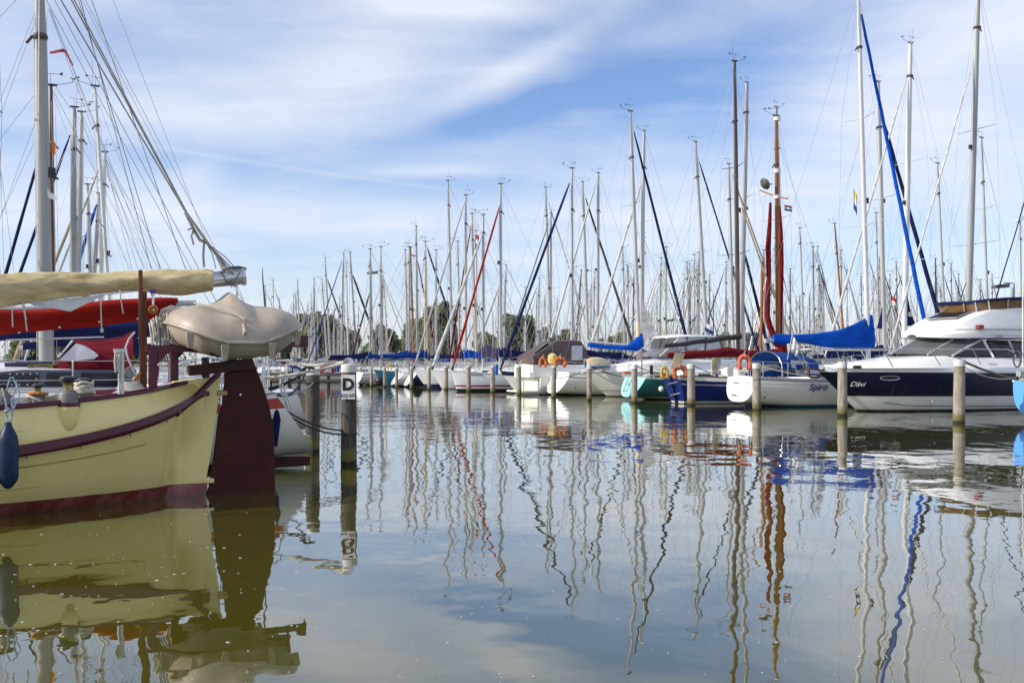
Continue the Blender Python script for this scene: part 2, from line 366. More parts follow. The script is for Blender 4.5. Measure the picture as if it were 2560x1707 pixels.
def tree(px, ptop, wpx, Y, lm, label, group='trees on the far shore', clumps=30):
    h = CAM_H + (HY - ptop) / FPX * Y; w = wpx / FPX * Y; X = (px - CX) / FPX * Y
    t = thing('tree', label, 'tree', (X, Y, .9), 0, group); r = random.Random(int(px * 13 + ptop)); h -= .9
    tr = MB(); tr.tube([(0, 0, -.8), (.1, 0, h * .25), (-.15, .1, h * .5), (.1, 0, h * .8)], [h * .035, h * .026, h * .018, h * .006], 7)
    for k in range(6):
        a = r.uniform(0, 6.28); z0 = h * r.uniform(.22, .5); L = w * .38
        tr.tube([(0, 0, z0), (math.cos(a) * L * .5, math.sin(a) * L * .5, z0 + h * .14), (math.cos(a) * L, math.sin(a) * L, z0 + h * .26)], [h * .012, h * .008, h * .003], 5)
    tr.build('trunk', BARK, t)
    cr = MB()
    for k in range(clumps):
        a = r.uniform(0, 6.28); zz = r.uniform(.22, .93); rad = w * .5 * math.sqrt(max(.05, 1 - ((zz - .48) / .56) ** 2)) * r.uniform(.25, .85)
        c = Vector((math.cos(a) * rad, math.sin(a) * rad, h * zz)); s = w * r.uniform(.12, .22)
        leaves(cr, c, s, s, min(s * 1.1, h * .16), 170, .42 * w / 14 + .30, r.random())
    leaves(cr, Vector((0, 0, h * .52)), w * .40, w * .4, h * .40, 900, .42 * w / 14 + .32, r.random())
    cr.build('crown', lm, t, smooth=False)
for a in [(792, 790, 150, 270, 0, 'broad grey green willow left of the bare masts beyond the pier'), (862, 826, 90, 285, 3, 'small rounded tree between the willow and the central trees'),
          (960, 812, 80, 290, 3, 'low dark tree behind the furled blue sails'), (1040, 805, 90, 300, 2, 'low pale green tree beside the tall central willow'),
          (1098, 760, 118, 268, 0, 'tallest central willow with a domed crown behind the masts'), (1215, 835, 70, 300, 3, 'small tree right of the tall central willow'),
          (1300, 786, 122, 272, 1, 'dark open tree behind the navy furled sail'), (1365, 822, 70, 285, 1, 'small dark tree right of the open tree'),
          (1415, 826, 66, 290, 1, 'narrow dark tree behind the brown boat canopy'), (1550, 834, 74, 300, 0, 'small pale tree behind the blue boom cover'),
          (1725, 838, 60, 305, 1, 'small dark tree behind the white hard top'), (1805, 834, 54, 300, 1, 'small dark tree right of the white hard top'),
          (1880, 836, 60, 305, 1, 'small dark tree behind the wooden mast'), (690, 862, 90, 250, 2, 'bright green shrub beside the upturned dinghy'), (925, 862, 60, 262, 2, 'bright green shrub between the boats beyond the pier'),
          (300, 850, 120, 300, 1, 'dark tree behind the maroon spray hood'), (80, 850, 130, 300, 1, 'dark tree behind the left boats'),
          (2030, 868, 80, 310, 1, 'low tree behind the blue boom cover of the white sloop'), (1490, 850, 70, 305, 3, 'low tree behind the brown canopy cruiser')]:
    tree(a[0], a[1], a[2], a[3], LEAF[a[4]], a[5])
hb = MB(); r_ = random.Random(3)
for k in range(240):
    x = -260 + k * 2.6 + r_.uniform(-1, 1); s = r_.uniform(1.4, 3.9)
    leaves(hb, Vector((x, 274 + r_.uniform(-3, 6) + 9 * math.sin(x * .011), 1.6 + s * .5)), 2.2, 1.5, s, 46, .42, k)
tag(hb.build('undergrowth', LEAF[2], smooth=False), kind='stuff')

# floating flecks of scum
FOAM = mat('scum', (.52, .52, .49), .8, 0, var=.1)
fm = MB(); r_ = random.Random(11)
def fleck(x, y, s):
    n = 7; a0 = r_.uniform(0, 6.3); el_ = r_.uniform(.2, .7); th = r_.uniform(-.4, .4); pts = []
    for k in range(n):
        a = a0 + 6.283 * k / n; rr = s * r_.uniform(.55, 1.1); u_, v_ = rr * math.cos(a), rr * math.sin(a) * el_
        pts.append((x + u_ * math.cos(th) - v_ * math.sin(th), y + u_ * math.sin(th) + v_ * math.cos(th), .002))
    i = fm.add(pts); j = fm.add([(p[0] * .6 + x * .4, p[1] * .6 + y * .4, .005) for p in pts])
    for k in range(n): fm.f.append((i + k, i + (k + 1) % n, j + (k + 1) % n, j + k))
    fm.f.append(tuple(range(j, j + n)))
for _ in range(150):
    p = on_water(r_.uniform(-40, 2600), 1240 + 480 * r_.random() ** .8); fleck(p.x, p.y, r_.choice((.004, .005, .007, .009, .013)))
for _ in range(60):
    p = on_water(r_.uniform(-10, 760), r_.gauss(1420, 110)) if True else None
    if p.y > 0 and p.y < 13: fleck(p.x, p.y, r_.choice((.005, .006, .009, .012, .018)))
for _ in range(60):
    p = on_water(r_.uniform(1650, 2560), r_.uniform(1035, 1150)); fleck(p.x, p.y, r_.choice((.01, .015, .02)))
tag(fm.build('foam', FOAM, smooth=False), kind='stuff')

# ------------------------------------------------------------------ mooring posts
def post_mat(name='weathered_post', k=1.0):
    m = bpy.data.materials.new(name); m.use_nodes = True; t = m.node_tree; q = NG(t); b = t.nodes['Principled BSDF']
    oc = q.n('ShaderNodeTexCoord').outputs['Object']; oi = q.n('ShaderNodeObjectInfo').outputs['Random']
    ov = q.n('ShaderNodeVectorMath', operation='ADD'); q.put(ov.inputs[0], oc); q.put(ov.inputs[1], q.vec(q.m('MULTIPLY', oi, 40), 0, 0)); ov = ov.outputs[0]
    s = q.n('ShaderNodeSeparateXYZ'); q.put(s.inputs[0], oc); z = s.outputs[2]
    f = q.noise(q.mapping(ov, scale=(1, 1, .07)), 26, 7, .68, .5); f2 = q.noise(q.mapping(ov, scale=(1, 1, .5)), 4, 6, .6)
    c = q.mix(q.ramp(f, .30, .72), (.15 * k, .125 * k, .10 * k, 1), (.48 * k, .42 * k, .36 * k, 1)); c = q.mix(q.m('MULTIPLY', q.ramp(f2, .5, .75), .55), c, (.25, .19, .14, 1))
    zz = q.m('ADD', z, q.m('MULTIPLY', q.noise(ov, 9, 5), .26))
    c = q.mix(q.m('SUBTRACT', 1.0, q.ramp(zz, .30, .52)), c, (.16, .135, .04, 1))          # algae over the water
    c = q.mix(q.m('SUBTRACT', 1.0, q.ramp(zz, .16, .27)), c, (.018, .017, .010, 1))         # wet foot
    c = q.mix(q.m('MULTIPLY', q.ramp(zz, 1.47, 1.66), .4), c, (.17, .16, .05, 1))
    q.put(b.inputs['Base Color'], c); b.inputs['Roughness'].default_value = .85
    bp = q.n('ShaderNodeBump'); bp.inputs['Strength'].default_value = .7; bp.inputs['Distance'].default_value = .02; q.put(bp.inputs['Height'], f); q.put(b.inputs['Normal'], bp.outputs[0])
    return m
POST = post_mat(); POSTD = post_mat('grey_old_post', .23)
CAPM = mat('post_cap_paint', (.55, .55, .53), .7, 0, var=.10, scale=9, bump=.3, dirt=.6)
PTOP = mat('post_top', (.10, .09, .07), .9, 0, var=.4, scale=20)
def post(px, py_top, py_base, wpx, label, cap=.22, rope=True, capm=None, lean=0.0, pm=None):
    p = on_water(px, py_base); Y = p.y; h = CAM_H - (py_top - HY) / FPX * Y; r0 = wpx / 2 / FPX * Y
    t = thing('mooring_post', label, 'mooring post', p, rnd.uniform(0, 6), 'mooring posts in the water'); rr = random.Random(int(px)); lean = lean or rr.uniform(-.014, .014)
    n = 18; b = MB(); rings = []
    for z in [-1.5, 0, .12, .25, .45, .8, 1.2, h - cap, h - .01]:
        taper = 1.03 - .09 * max(z, 0) / h
        rings.append([(math.cos(6.2832 * k / n) * r0 * taper * (1 + .025 * rr.uniform(-1, 1)) + lean * z, math.sin(6.2832 * k / n) * r0 * taper * (1 + .025 * rr.uniform(-1, 1)), z) for k in range(n)])
    b.loft(rings); b.build('shaft', pm or POST, t)
    c = MB(); rc = r0 * .95
    c.lathe([(rc * .97, h - cap), (rc * 1.06, h - cap + .004), (rc * 1.06, h - .03), (rc * 1.0, h), (rc * .3, h + .012)], (lean * h, 0, 0), 18)
    c.build('cap', capm or CAPM, t)
    if rope:
        for k in range(1):
            z = h - cap - rr.uniform(.15, .6); q = MB()
            q.tube([(math.cos(a) * r0 * 1.03 + lean * z, math.sin(a) * r0 * 1.03, z + .02 * math.sin(a * 2)) for a in [6.2832 * i / 20 for i in range(21)]], .010, 5, False)
            q.build('rope_loop', ROPE if rr.random() < .6 else ROPEB, t)
    return t, p, h, r0
POSTS = {}
for k, a in {'A': (2397, 899, 1058, 28, 'thick pale post in front of the navy hull, nearest on the right'), 'B': (2106, 905, 1040, 24, 'pale post in front of the motor yacht bow with a green stained foot'),
          'C': (1892, 908, 1025, 21, 'post in front of the white sloop beside its rounded transom'), 'D': (1728, 910, 1013, 19.5, 'post in front of the dark blue hull beside a faded orange lifebuoy'),
          'E': (1586, 911, 1007, 15.5, 'post in front of the turquoise boat transom'), 'F': (1473, 912, 1001, 12.5, 'post with white cap between the orange lifebuoys and the flared white bow'),
          'G': (1384, 914, 994, 12.5, 'post beside the boarding ladder of the white sloop with orange lifebuoys'), 'H': (1298, 914, 987, 12.6, 'reddish post in front of the white transom under the brown canopy'),
          'I': (1232, 914, 981, 12, 'post with the blue fender hanging beside it'), 'J': (1171.5, 914, 979, 12, 'post hiding part of the gothic name on the red striped hull'),
          'K': (1115.7, 915, 975, 10.5, 'post in front of two white bows, left of the red striped hull'), 'L': (1072.6, 916, 974, 9, 'post in front of the white bow with a navy foot'),
          'M': (1028.8, 917, 972, 9, 'post in front of the small navy transom'), 'N': (991.7, 917, 969, 8, 'post right of the yellow lifebuoy'),
          'O': (962, 917, 968, 8, 'post left of the yellow lifebuoy'), 'P': (928.7, 918, 966, 8, 'post beside the teal bow'), 'Q': (902.6, 918, 963, 8.5, 'farthest post of the row, right behind the D sign')}.items():
    POSTS[k] = post(a[0], a[1], a[2], a[3], a[4], cap=.2 if k in 'ABCDEF' else .12, rope=k not in 'AB')
NCAP = mat('worn_white_cap', (.62, .62, .60), .7, 0, var=.06, scale=14, bump=.4, dirt=.75)
POSTS['near'] = post(872, 911, 1163, 39, 'big grey post carrying the white D sign', cap=.135, rope=False, capm=NCAP, pm=POSTD)
POSTS['mid'] = post(781, 922, 1131, 35, 'grey post with a white band, left of the D sign', cap=.12, rope=False, capm=NCAP, pm=POSTD)
POSTS['left'] = post(716, 919, 1072, 25, 'dark post partly hidden by the white stern and boom ropes', cap=.10, rope=False, capm=NCAP, pm=POSTD)

# the berth sign on the near post
tpost, pp, hh, rr0 = POSTS['near']
sg = thing('berth_sign', 'white plate lettered D 215 - 235 on the big grey post', 'sign', (0, 0, 0))
Yf = pp.y - rr0 - .012
a0, a1 = at(853.5, 937, Yf), at(888, 998, Yf)
w_, h_ = a1.x - a0.x, a0.z - a1.z; cx_, cz_ = (a0.x + a1.x) / 2, (a0.z + a1.z) / 2
sg.location = (cx_, Yf, cz_); sg.rotation_euler = (0, 0, R(2))
SIGNW = mat('sign_white', (.78, .78, .76), .4, 0, var=.03, dirt=.12); SIGNK = mat('sign_black', (.012, .012, .012), .5, 0, var=.1)
b = MB(); b.box((0, 0, 0), (w_, .012, h_)); b.build('plate', SIGNW, sg, bevel=.003)
FX = Matrix.Rotation(R(90), 4, 'X')
text_mesh('D', h_ * .66, SIGNK, Matrix.Translation((0, -.0075, -h_ * .11)) @ FX, 'letter', sg, bold=.012, xs=1.0)
text_mesh('215-235', h_ * .19, SIGNK, Matrix.Translation((0, -.0075, -h_ * .40)) @ FX, 'number', sg, bold=.001, xs=1.0)
for sx_ in (-1, 1):
    b = MB(); b.tube([(sx_ * w_ * .42, -.006, h_ * .46), (sx_ * w_ * .42, -.012, h_ * .46)], .006, 8); b.build('screw', STEEL, sg)

# ------------------------------------------------------------------ dark timber pier behind the posts
DTIM = wood('dark_timber', (.03, .027, .022), (.06, .052, .042), .85, 8)
pr = thing('pier', 'low dark timber pier behind the D sign post', 'pier', (0, 0, 0))
pA, pB = at(640, 940, 84), at(858, 940, 80)
pA.z = pB.z = 0; dvec = (pB - pA).normalized(); nrm = Vector((-dvec.y, dvec.x, 0))
for z, w2 in ((1.02, 1.5),):
    for k in range(20):
        c = pA.lerp(pB, (k + .5) / 20); b = MB(); b.box((c.x + nrm.x * .7, c.y + nrm.y * .7, 1.02), ((pB - pA).length / 20 - .02, w2, .06), math.atan2(dvec.y, dvec.x)); b.build('plank', DTIM, pr)
for z in (.88, .42):
    b = MB(); b.bar(pA + Vector((0, 0, z)), pB + Vector((0, 0, z)), .12, .20); b.build('beam', DTIM, pr)
for k in range(7):
    c = pA.lerp(pB, k / 6); b = MB(); b.tube([(c.x, c.y + .2, -1), (c.x, c.y + .2, .98)], .13, 10); b.build('pile', DTIM, pr)
# ------------------------------------------------------------------ sailing boats
ST = [0, .015, .04, .08, .14, .22, .32, .42, .52, .62, .70, .77, .83, .875, .91, .94, .965, .985, .997]
class Hull:
    def __init__(s, **k):
        s.__dict__.update(dict(L=10., B=3.2, fs=1.12, fm=1.02, fb=1.4, tw=.62, ks=.2, kd=-.5, ts=.84, e=.72, f=1.0, rake=.35, pw=.9, bp=2.0, tm=.42, flare=0.0))
        s.__dict__.update(k)
    def zs(s, t):
        a, b, c = s.fs, s.fm, s.fb
        return a * (t - .45) * (t - 1) / .45 + b * t * (t - 1) / (.45 * -.55) + c * t * (t - .45) / .55
    def bs(s, t):
        if t < s.tm: return s.B / 2 * (s.tw + (1 - s.tw) * math.sin(math.pi / 2 * t / s.tm))
        return max(0.004, s.B / 2 * (1 - ((t - s.tm) / (1 - s.tm)) ** s.bp))
    def zk(s, t):
        if t < .40:
            q = t / .40; q = q * q * (3 - 2 * q); return s.ks + (s.kd - s.ks) * q
        z1 = s.kd * .75
        if t < s.ts: return s.kd + (z1 - s.kd) * (t - .40) / (s.ts - .40)
        return z1 + (s.zs(1) - z1) * ((t - s.ts) / (1 - s.ts)) ** s.pw
    def xo(s, t, z): return s.rake * (z - s.ks) * max(0, 1 - t / .16)
    def side(s, t, th):
        """point of the port side, th 0 at the keel .. 1 at the sheer"""
        zk, zs, b = s.zk(t), s.zs(t), s.bs(t); a = th * math.pi / 2
        e = s.e + (1.25 - s.e) * max(0, (t - .6) / .4) + s.flare * max(0, (t - .35) / .65)
        z = zk + (zs - zk) * (1 - math.cos(a) ** s.f) if th < 1 else zs
        y = b * math.sin(a) ** e
        return Vector((t * s.L + s.xo(t, z), y, z))
    def sheer(s, t, sg=1, out=0.0, up=0.0):
        p = s.side(t, 1); return Vector((p.x, sg * (p.y + out), p.z + up))
    def at_z(s, x, z, sg=1, out=.004):
        """point of the side at length x and height z"""
        t = x / s.L; lo, hi = 0.0, 1.0
        for _ in range(24):
            mid = (lo + hi) / 2
            if s.side(t, mid).z < z: lo = mid
            else: hi = mid
        p = s.side(t, lo); return Vector((p.x, sg * (p.y + out), p.z))

def build_hull(root, H, hm, deckm, tm=None, strake=None, sr=.025, n=9, deck=True):
    b = MB(); rings = []; uvs = []
    th = [i / n for i in range(n + 1)]
    for t in ST:
        p = [H.side(t, q) for q in th]; zs = H.zs(t)
        ring = [Vector((v.x, v.y, v.z)) for v in reversed(p)] + [Vector((v.x, -v.y, v.z)) for v in p[1:]]
        rings.append(ring); uvs.append([(t, v.z / zs) for v in ring])
    b.loft(rings, close=False, uv=uvs); b.build('hull', hm, root, sharp=40)
    if tm is not None:
        q = MB(); r0 = [Vector((v.x - .004, v.y, v.z)) for v in rings[0]]
        top = [Vector((r0[-1].x + (r0[0].x - r0[-1].x) * k / 6, r0[-1].y + (r0[0].y - r0[-1].y) * k / 6, r0[0].z + .06 * (1 - (2 * k / 6 - 1) ** 2))) for k in range(1, 6)]
        q.poly(r0 + top); q.build('transom', tm, root, smooth=False)
    if deck:
        d = MB(); rr = []
        for t in ST:
            s_ = H.sheer(t); rr.append([Vector((s_.x, s_.y * c * .995, s_.z - .012 + .07 * (1 - c * c))) for c in (1, .6, .25, 0, -.25, -.6, -1)])
        d.loft(rr, close=False); d.build('deck', deckm, root)
    if strake is not None:
        for sg in (1, -1):
            m = MB(); m.tube([H.sheer(t, sg, sr * .3, .004) for t in ST], sr, 6); m.build('toe_rail', strake, root)

def build_cabin(root, H, m, x0, x1, h, wf=.62, front=.9, glass=GLASS, win=True, nwin=3, aft=.06, roof=None):
    """coach roof from x0 (aft) to x1 (forward)"""
    b = MB(); rings = []; xs = [x0, x0 + aft, x0 + (x1 - x0) * .5, x1 - front, x1 - front * .35, x1]; hs = [.92, 1, .97, .88, .50, .05]
    def half(x): return min(H.bs(x / H.L) * wf, H.B / 2 * wf) * (1 if x < x1 - front else 1 - .25 * (x - x1 + front) / front)
    for x, k in zip(xs, hs):
        w = half(x); z = H.zs(x / H.L) - .03; hh = h * k
        rings.append([Vector((x, w, z)), Vector((x + .02, w * .90, z + hh * .82)), Vector((x + .02, w * .80, z + hh * .97)), Vector((x + .02, w * .4, z + hh * 1.06)), Vector((x + .02, 0, z + hh * 1.09)),
                      Vector((x + .02, -w * .4, z + hh * 1.06)), Vector((x + .02, -w * .80, z + hh * .97)), Vector((x + .02, -w * .90, z + hh * .82)), Vector((x, -w, z))])
    b.loft(rings, close=False); b.poly(list(reversed(rings[0]))); b.build('cabin', m, root, sharp=30)
    if win:
        L0, L1 = x0 + .25, x1 - front - .05; seg = (L1 - L0) / nwin
        for sg in (1, -1):
            for k in range(nwin):
                a, e = L0 + k * seg + .06, L0 + (k + 1) * seg - .06
                def P(x, f):
                    w = half(x); z = H.zs(x / H.L) - .03; kk = .98 if x < x0 + (x1 - x0) * .5 else .93
                    return Vector((x, sg * (w * (1 - .10 * f / .82) + .012), z + h * kk * f))
                q = MB(); q.prism([P(a, .32), P(e, .32), P(e - .05, .66), P(a + .03, .68)], (0, .012 * sg, .002)); q.build('window', glass, root)

def guard(root, H, h=.62, lines=True, bow=True, stern=True, step=1.9, r=.0125):
    Lm = H.L
    if bow:
        b = MB()
        for z in (h, h * .5):
            pts = [H.sheer(.86, 1, -.06, z), H.sheer(.93, 1, -.05, z + .02), H.sheer(.985, 1, -.02, z + .04), Vector((Lm + .06, 0, H.zs(1) + z + .05)), H.sheer(.985, -1, -.02, z + .04), H.sheer(.93, -1, -.05, z + .02), H.sheer(.86, -1, -.06, z)]
            if z == h: b.tube(pts, r, 6)
        for t in (.86, .93, .985):
            for sg in (1, -1): b.tube([H.sheer(t, sg, -.06, 0), H.sheer(t, sg, -.06, h + .02)], r, 6)
        b.build('pulpit', STEEL, root)
    if stern:
        for sg in (1, -1):
            b = MB()
            for z in (h, h * .52): b.tube([H.sheer(.14, sg, -.06, z), H.sheer(.03, sg, -.06, z), H.sheer(.012, sg, -.14, z), H.sheer(.012, sg, -H.bs(0) * .62, z)], r, 6)
            for t in (.14, .03): b.tube([H.sheer(t, sg, -.06, 0), H.sheer(t, sg, -.06, h)], r, 6)
            b.tube([H.sheer(.012, sg, -H.bs(0) * .62, 0), H.sheer(.012, sg, -H.bs(0) * .62, h)], r, 6)
            b.build('pushpit', STEEL, root)
    if lines:
        n = max(2, int(Lm * .72 / step)); b = MB()
        for sg in (1, -1):
            ts = [.14 + (.86 - .14) * k / n for k in range(n + 1)]
            for t in ts[1:-1]:
                b.tube([H.sheer(t, sg, -.06, 0), H.sheer(t, sg, -.06, h)], r, 6)
            for z in (h - .01, h * .52): b.tube([H.sheer(t, sg, -.06, z) for t in ts], .0045, 4)
        b.build('life_line', STEEL, root)

def sail_cover(root, m, xm, xa, za, zm, ha, hm, wa=.09, wm=.15, p=2.6, seed=1, n=16, name='sail_cover', fore=.14):
    """canvas over the boom: xm mast, xa outer end, z = underside, h = height of canvas at the outer end and at the mast"""
    r = random.Random(seed); b = MB(); rings = []; d = 1 if xm > xa else -1
    for i in range(n + 1):
        k = i / n; x = xa + (xm + fore * d - xa) * k; zb = za + (zm - za) * k
        up = ha + (hm - ha) * (k ** p); w = wa + (wm - wa) * k; w *= 1 + .12 * r.uniform(-1, 1); up *= 1 + .035 * r.uniform(-1, 1); zb -= .035 * math.sin(k * 9 + seed) ** 2
        if i == 0: w *= .7
        if i == n: w *= .75
        ring = []
        for (cy, cz) in ((0, 0), (.75, .04), (1, .22), (.86, .5), (.55, .80), (.18, .985), (-.18, .985), (-.55, .80), (-.86, .5), (-1, .22), (-.75, .04)):
            nar = 1 - .35 * cz * (k ** 3)
            ring.append(Vector((x + .05 * r.uniform(-1, 1) * (0 < i < n), cy * w * nar, zb + cz * up)))
        rings.append(ring)
    b.loft(rings); return b.build(name, m, root, sharp=60)

def mast_gear(root, top, m=BLACK, seed=0, big=True):
    r = random.Random(seed); b = MB(); t = Vector(top)
    b.box(t + Vector((0, 0, .02)), (.34, .10, .05)); b.tube([t, t + Vector((.02, 0, .36))], .007, 5)
    q = t + Vector((.02, 0, .36)); a = r.uniform(-.6, .6); dr = Vector((math.cos(a), math.sin(a), 0))
    b.tube([q - dr * .24, q + dr * .22], .008, 5); b.prism([q - dr * .24, q - dr * .36 + Vector((0, 0, .07)), q - dr * .36 - Vector((0, 0, .05))], (.004, .01, 0))
    if big:
        s = r.choice((-1, 1)); e = t + Vector((s * .62, 0, .16)); b.tube([t, e], .009, 5); b.tube([e, e + Vector((0, 0, .12))], .012, 5)
        for k in range(3):
            an = k * 2.1 + r.random(); b.tube([e + Vector((0, 0, .12)), e + Vector((.09 * math.cos(an), .09 * math.sin(an), .12))], [.006, .026], 5)
    b.build('wind_vane', m, root)
    if r.random() < .7:
        b = MB(); b.tube([t + Vector((-.08, .05, 0)), t + Vector((-.1, .05, r.uniform(.7, 1.1)))], .006, 4); b.build('aerial', m, root)

def rig(root, H, xm, zf, top, r, mm, spread=(.5,), jib=None, boom=None, gear=True, seed=0, wires=True, wr=.006, backstay=True, jt=.97, radar=None):
    """mast and everything it carries; jib = (radius, canvas, lower share, upper share, bow x) ; boom = (xa, za, zm, ha, hm, canvas)"""
    foot = Vector((xm, 0, zf)); top = Vector(top)
    P = lambda f: foot.lerp(top, f)
    b = MB(); b.tube([P(0), P(.3), P(.62), P(.86), P(1)], [r, r, r * .97, r * .82, r * .62], 12, flat=.72); mo = b.build('mast', mm, root)
    bw = Vector((H.L - .05, 0, H.zs(1) + .03))
    if jib and jib[4] is not None: bw.x = jib[4]
    hw = P(jt); tips = []
    for f in spread:
        sl = H.B * .40 * (1 - .25 * (f > .6)); c = P(f)
        for sg in (1, -1):
            tip = c + Vector((-.22, sg * sl, .06)); tips.append((f, sg, tip))
            s_ = MB(); s_.tube([c, tip], [.042, .024], 6, flat=.5); s_.build('spreader', mm, mo)
    if wires:
        b = MB()
        b.tube([hw, bw], wr, 4)
        if backstay: b.tube([P(.995), H.sheer(0, 1, -H.bs(0), .05)], wr, 4)
        for sg in (1, -1):
            ch = Vector((xm - .12, sg * H.bs(xm / H.L) * .92, H.zs(xm / H.L)))
            mids = [t for t in tips if t[1] == sg]
            b.tube([ch] + [t[2] for t in mids] + [P(.985)], wr, 4)
            if mids: b.tube([ch + Vector((-.35, 0, 0)), P(mids[0][0] - .02)], wr * .9, 4); b.tube([ch + Vector((.35, 0, 0)), P(mids[0][0] - .02)], wr * .9, 4)
            if len(mids) > 1: b.tube([mids[0][2], P(mids[1][0] - .02)], wr * .8, 4)
        b.build('rigging', WIRE, root)
        h_ = MB(); rr = random.Random(seed)
        for k in range(2): h_.tube([P(.02) + Vector((-.17 + .32 * k, .05, 0)), P(.9) + Vector((-.12 + .24 * k, .03, 0))], .0055, 4)
        h_.build('halyard', ROPE, root)
    if jib:
        a, e = bw.lerp(hw, jib[2]), bw.lerp(hw, jib[3]); q = MB(); rr = random.Random(seed + 5); n = 14
        q.tube([a.lerp(e, k / n) + Vector((0, rr.uniform(-.012, .012), 0)) for k in range(n + 1)], [jib[0] * (1.12 - .45 * (k / n)) * (1 + .1 * rr.uniform(-1, 1)) * (.5 if k in (0, n) else 1) for k in range(n + 1)], 9)
        fs_ = q.build('furled_sail', jib[1], root)
        q = MB(); q.tube([bw, bw + (hw - bw).normalized() * .25], .09, 8); q.build('furling_drum', BLACK, fs_)
    if boom:
        xa, za, zm, ha, hm, cm = boom
        b = MB(); b.tube([(xm - .1, 0, zm + .03), (xa - .12, 0, za + .05)], .06, 8); bo_ = b.build('boom', mm, root)
        if cm is not None: sail_cover(root, cm, xm, xa, za - .02, zm, ha, hm, seed=seed)
        if wires:
            b = MB(); b.tube([P(.99), Vector((xa, 0, za + .1))], .005, 4); b.build('topping_lift', ROPE, bo_)
    if gear:
        rl_ = random.Random(seed * 3 + 1); fq = rl_.uniform(.36, .6); c = P(fq) + Vector((r * 1.3, 0, 0)); s_ = MB(); s_.box(c, (.13, .12, .20)); s_.bar(c + Vector((-r, 0, -.05)), c + Vector((.12, 0, -.12)), .05, .04); s_.build('steaming_light', BLACK, mo)
        s_ = MB(); q_ = P(rl_.uniform(.80, .9)); s_.lathe([(r * .95, -.06), (r * 1.12, 0), (r * .95, .06)], q_, 10); s_.bar(q_ + Vector((-r, 0, 0)), q_ + Vector((-r - .12, 0, -.16)), .05, .05); s_.build('mast_band', DARKM, mo)
        mast_gear(mo, top, seed=seed)
    if radar:
        c = P(radar); b = MB(); b.lathe([(.02, -.09), (.22, -.08), (.25, 0), (.22, .09), (.02, .12)], c + Vector((.34, 0, .1)), 14); b.tube([c + Vector((0, 0, 0)), c + Vector((.34, 0, .02))], .03, 6); b.build('radar_dome', MASTW, mo)

def bgboat(label, top, bot, Y, bow=1, J=None, jib=None, mm=None, r=.085, cover=None, hullm=None, spread=(.52,), group='sailing yachts berthed in rows', name='sailing_yacht', far=False,
           deckz=1.15, gear=True, boomz=2.25, hm=.75, ha=.30, radar=None, wr=None, cabin=True, jt=.97, cat='sailing yacht', boom=True):
    """a yacht whose mast is seen from pixel top to pixel bot at distance Y; jib = (px0, py0, px1, py1, radius, canvas): furled sail from aloft to the bow"""
    mm = mm or ALU; J_free = J is None
    def solve(Y, bow):
        ax = U * bow; pyd = HY + (CAM_H - deckz) / Y * FPX; fx = top[0] + (bot[0] - top[0]) * (pyd - top[1]) / (bot[1] - top[1])
        M = at(fx, pyd, Y); ztop = CAM_H + (HY - top[1]) / FPX * Y; J_ = J
        if jib:
            pj = HY + (CAM_H - 1.35) / Y * FPX; jx = jib[0] + (jib[2] - jib[0]) * (pj - jib[1]) / (jib[3] - jib[1])
            k = (jx - CX) / FPX; t = (k * M.y - M.x) / (U.x - k * U.y); bow = 1 if t > 0 else -1; ax = U * bow; J_ = min(max(abs(t), 1.6), 8)
        if J_ is None: J_ = min(4.6, (ztop - deckz) * .29)
        L = min(max(J_ / .37, ztop * .62, 7), 13.0); L = max(L, J_ + 3); xm = L - J_
        q = (M.x - 12.7) * U.x + (M.y - 28) * U.y - (xm if bow > 0 else J_)
        return q, ax, bow, fx, M, ztop, J_, L, xm
    Y0 = Y; qmin = -99 if bot[0] < 690 else 13.5 if bot[0] > 1330 else 2.5
    for _ in range(160):
        q, ax, bow, fx, M, ztop, J, L, xm = solve_(Y) if False else solve(Y, bow)
        if q >= qmin: break
        Y += .5; J = None if jib or J_free else J
    r *= 1.12 * Y / Y0; dxw = (top[0] - fx) / FPX * Y
    if jib: jib = jib[:4] + (jib[4] * Y / Y0, jib[5])
    S = M - ax * xm; S.z = 0
    root = thing(name, label, cat, S, math.atan2(ax.y, ax.x), group)
    H = Hull(L=L, B=L * .31, fs=.95, fm=.92, fb=1.28, tw=.6, rake=.3)
    build_hull(root, H, hullm or PW[int(top[0] * 7 + top[1]) % len(PW)], WHITE, tm=None if far else WHITE, n=6 if far else 8)
    if cabin: build_cabin(root, H, WHITE, L * .26, min(xm + L * .12, L * .80), .42, win=not far)
    if not far: guard(root, H, lines=Y < 95)
    jb = None
    if jib:
        zt, zb = CAM_H + (HY - jib[1]) / FPX * Y, 1.35
        jb = (jib[4], jib[5], .05, .955, None)
    bm = None
    if boom:
        bl = min(L * .36, (ztop - deckz) * .34); bm = (xm - bl, boomz + .06, boomz, ha, hm, cover)
    jt_ = jt if not jib else min(.995, (CAM_H + (HY - jib[1]) / FPX * Y - deckz) / (ztop - deckz) + .03)
    rig(root, H, xm, deckz, (xm + dxw * bow / U.x, 0, ztop), r, mm, spread, jb, bm, gear, int(top[0] + 3 * top[1]), True, wr or max(.006, Y * .000125), True, jt_, radar)
    return root, H, xm

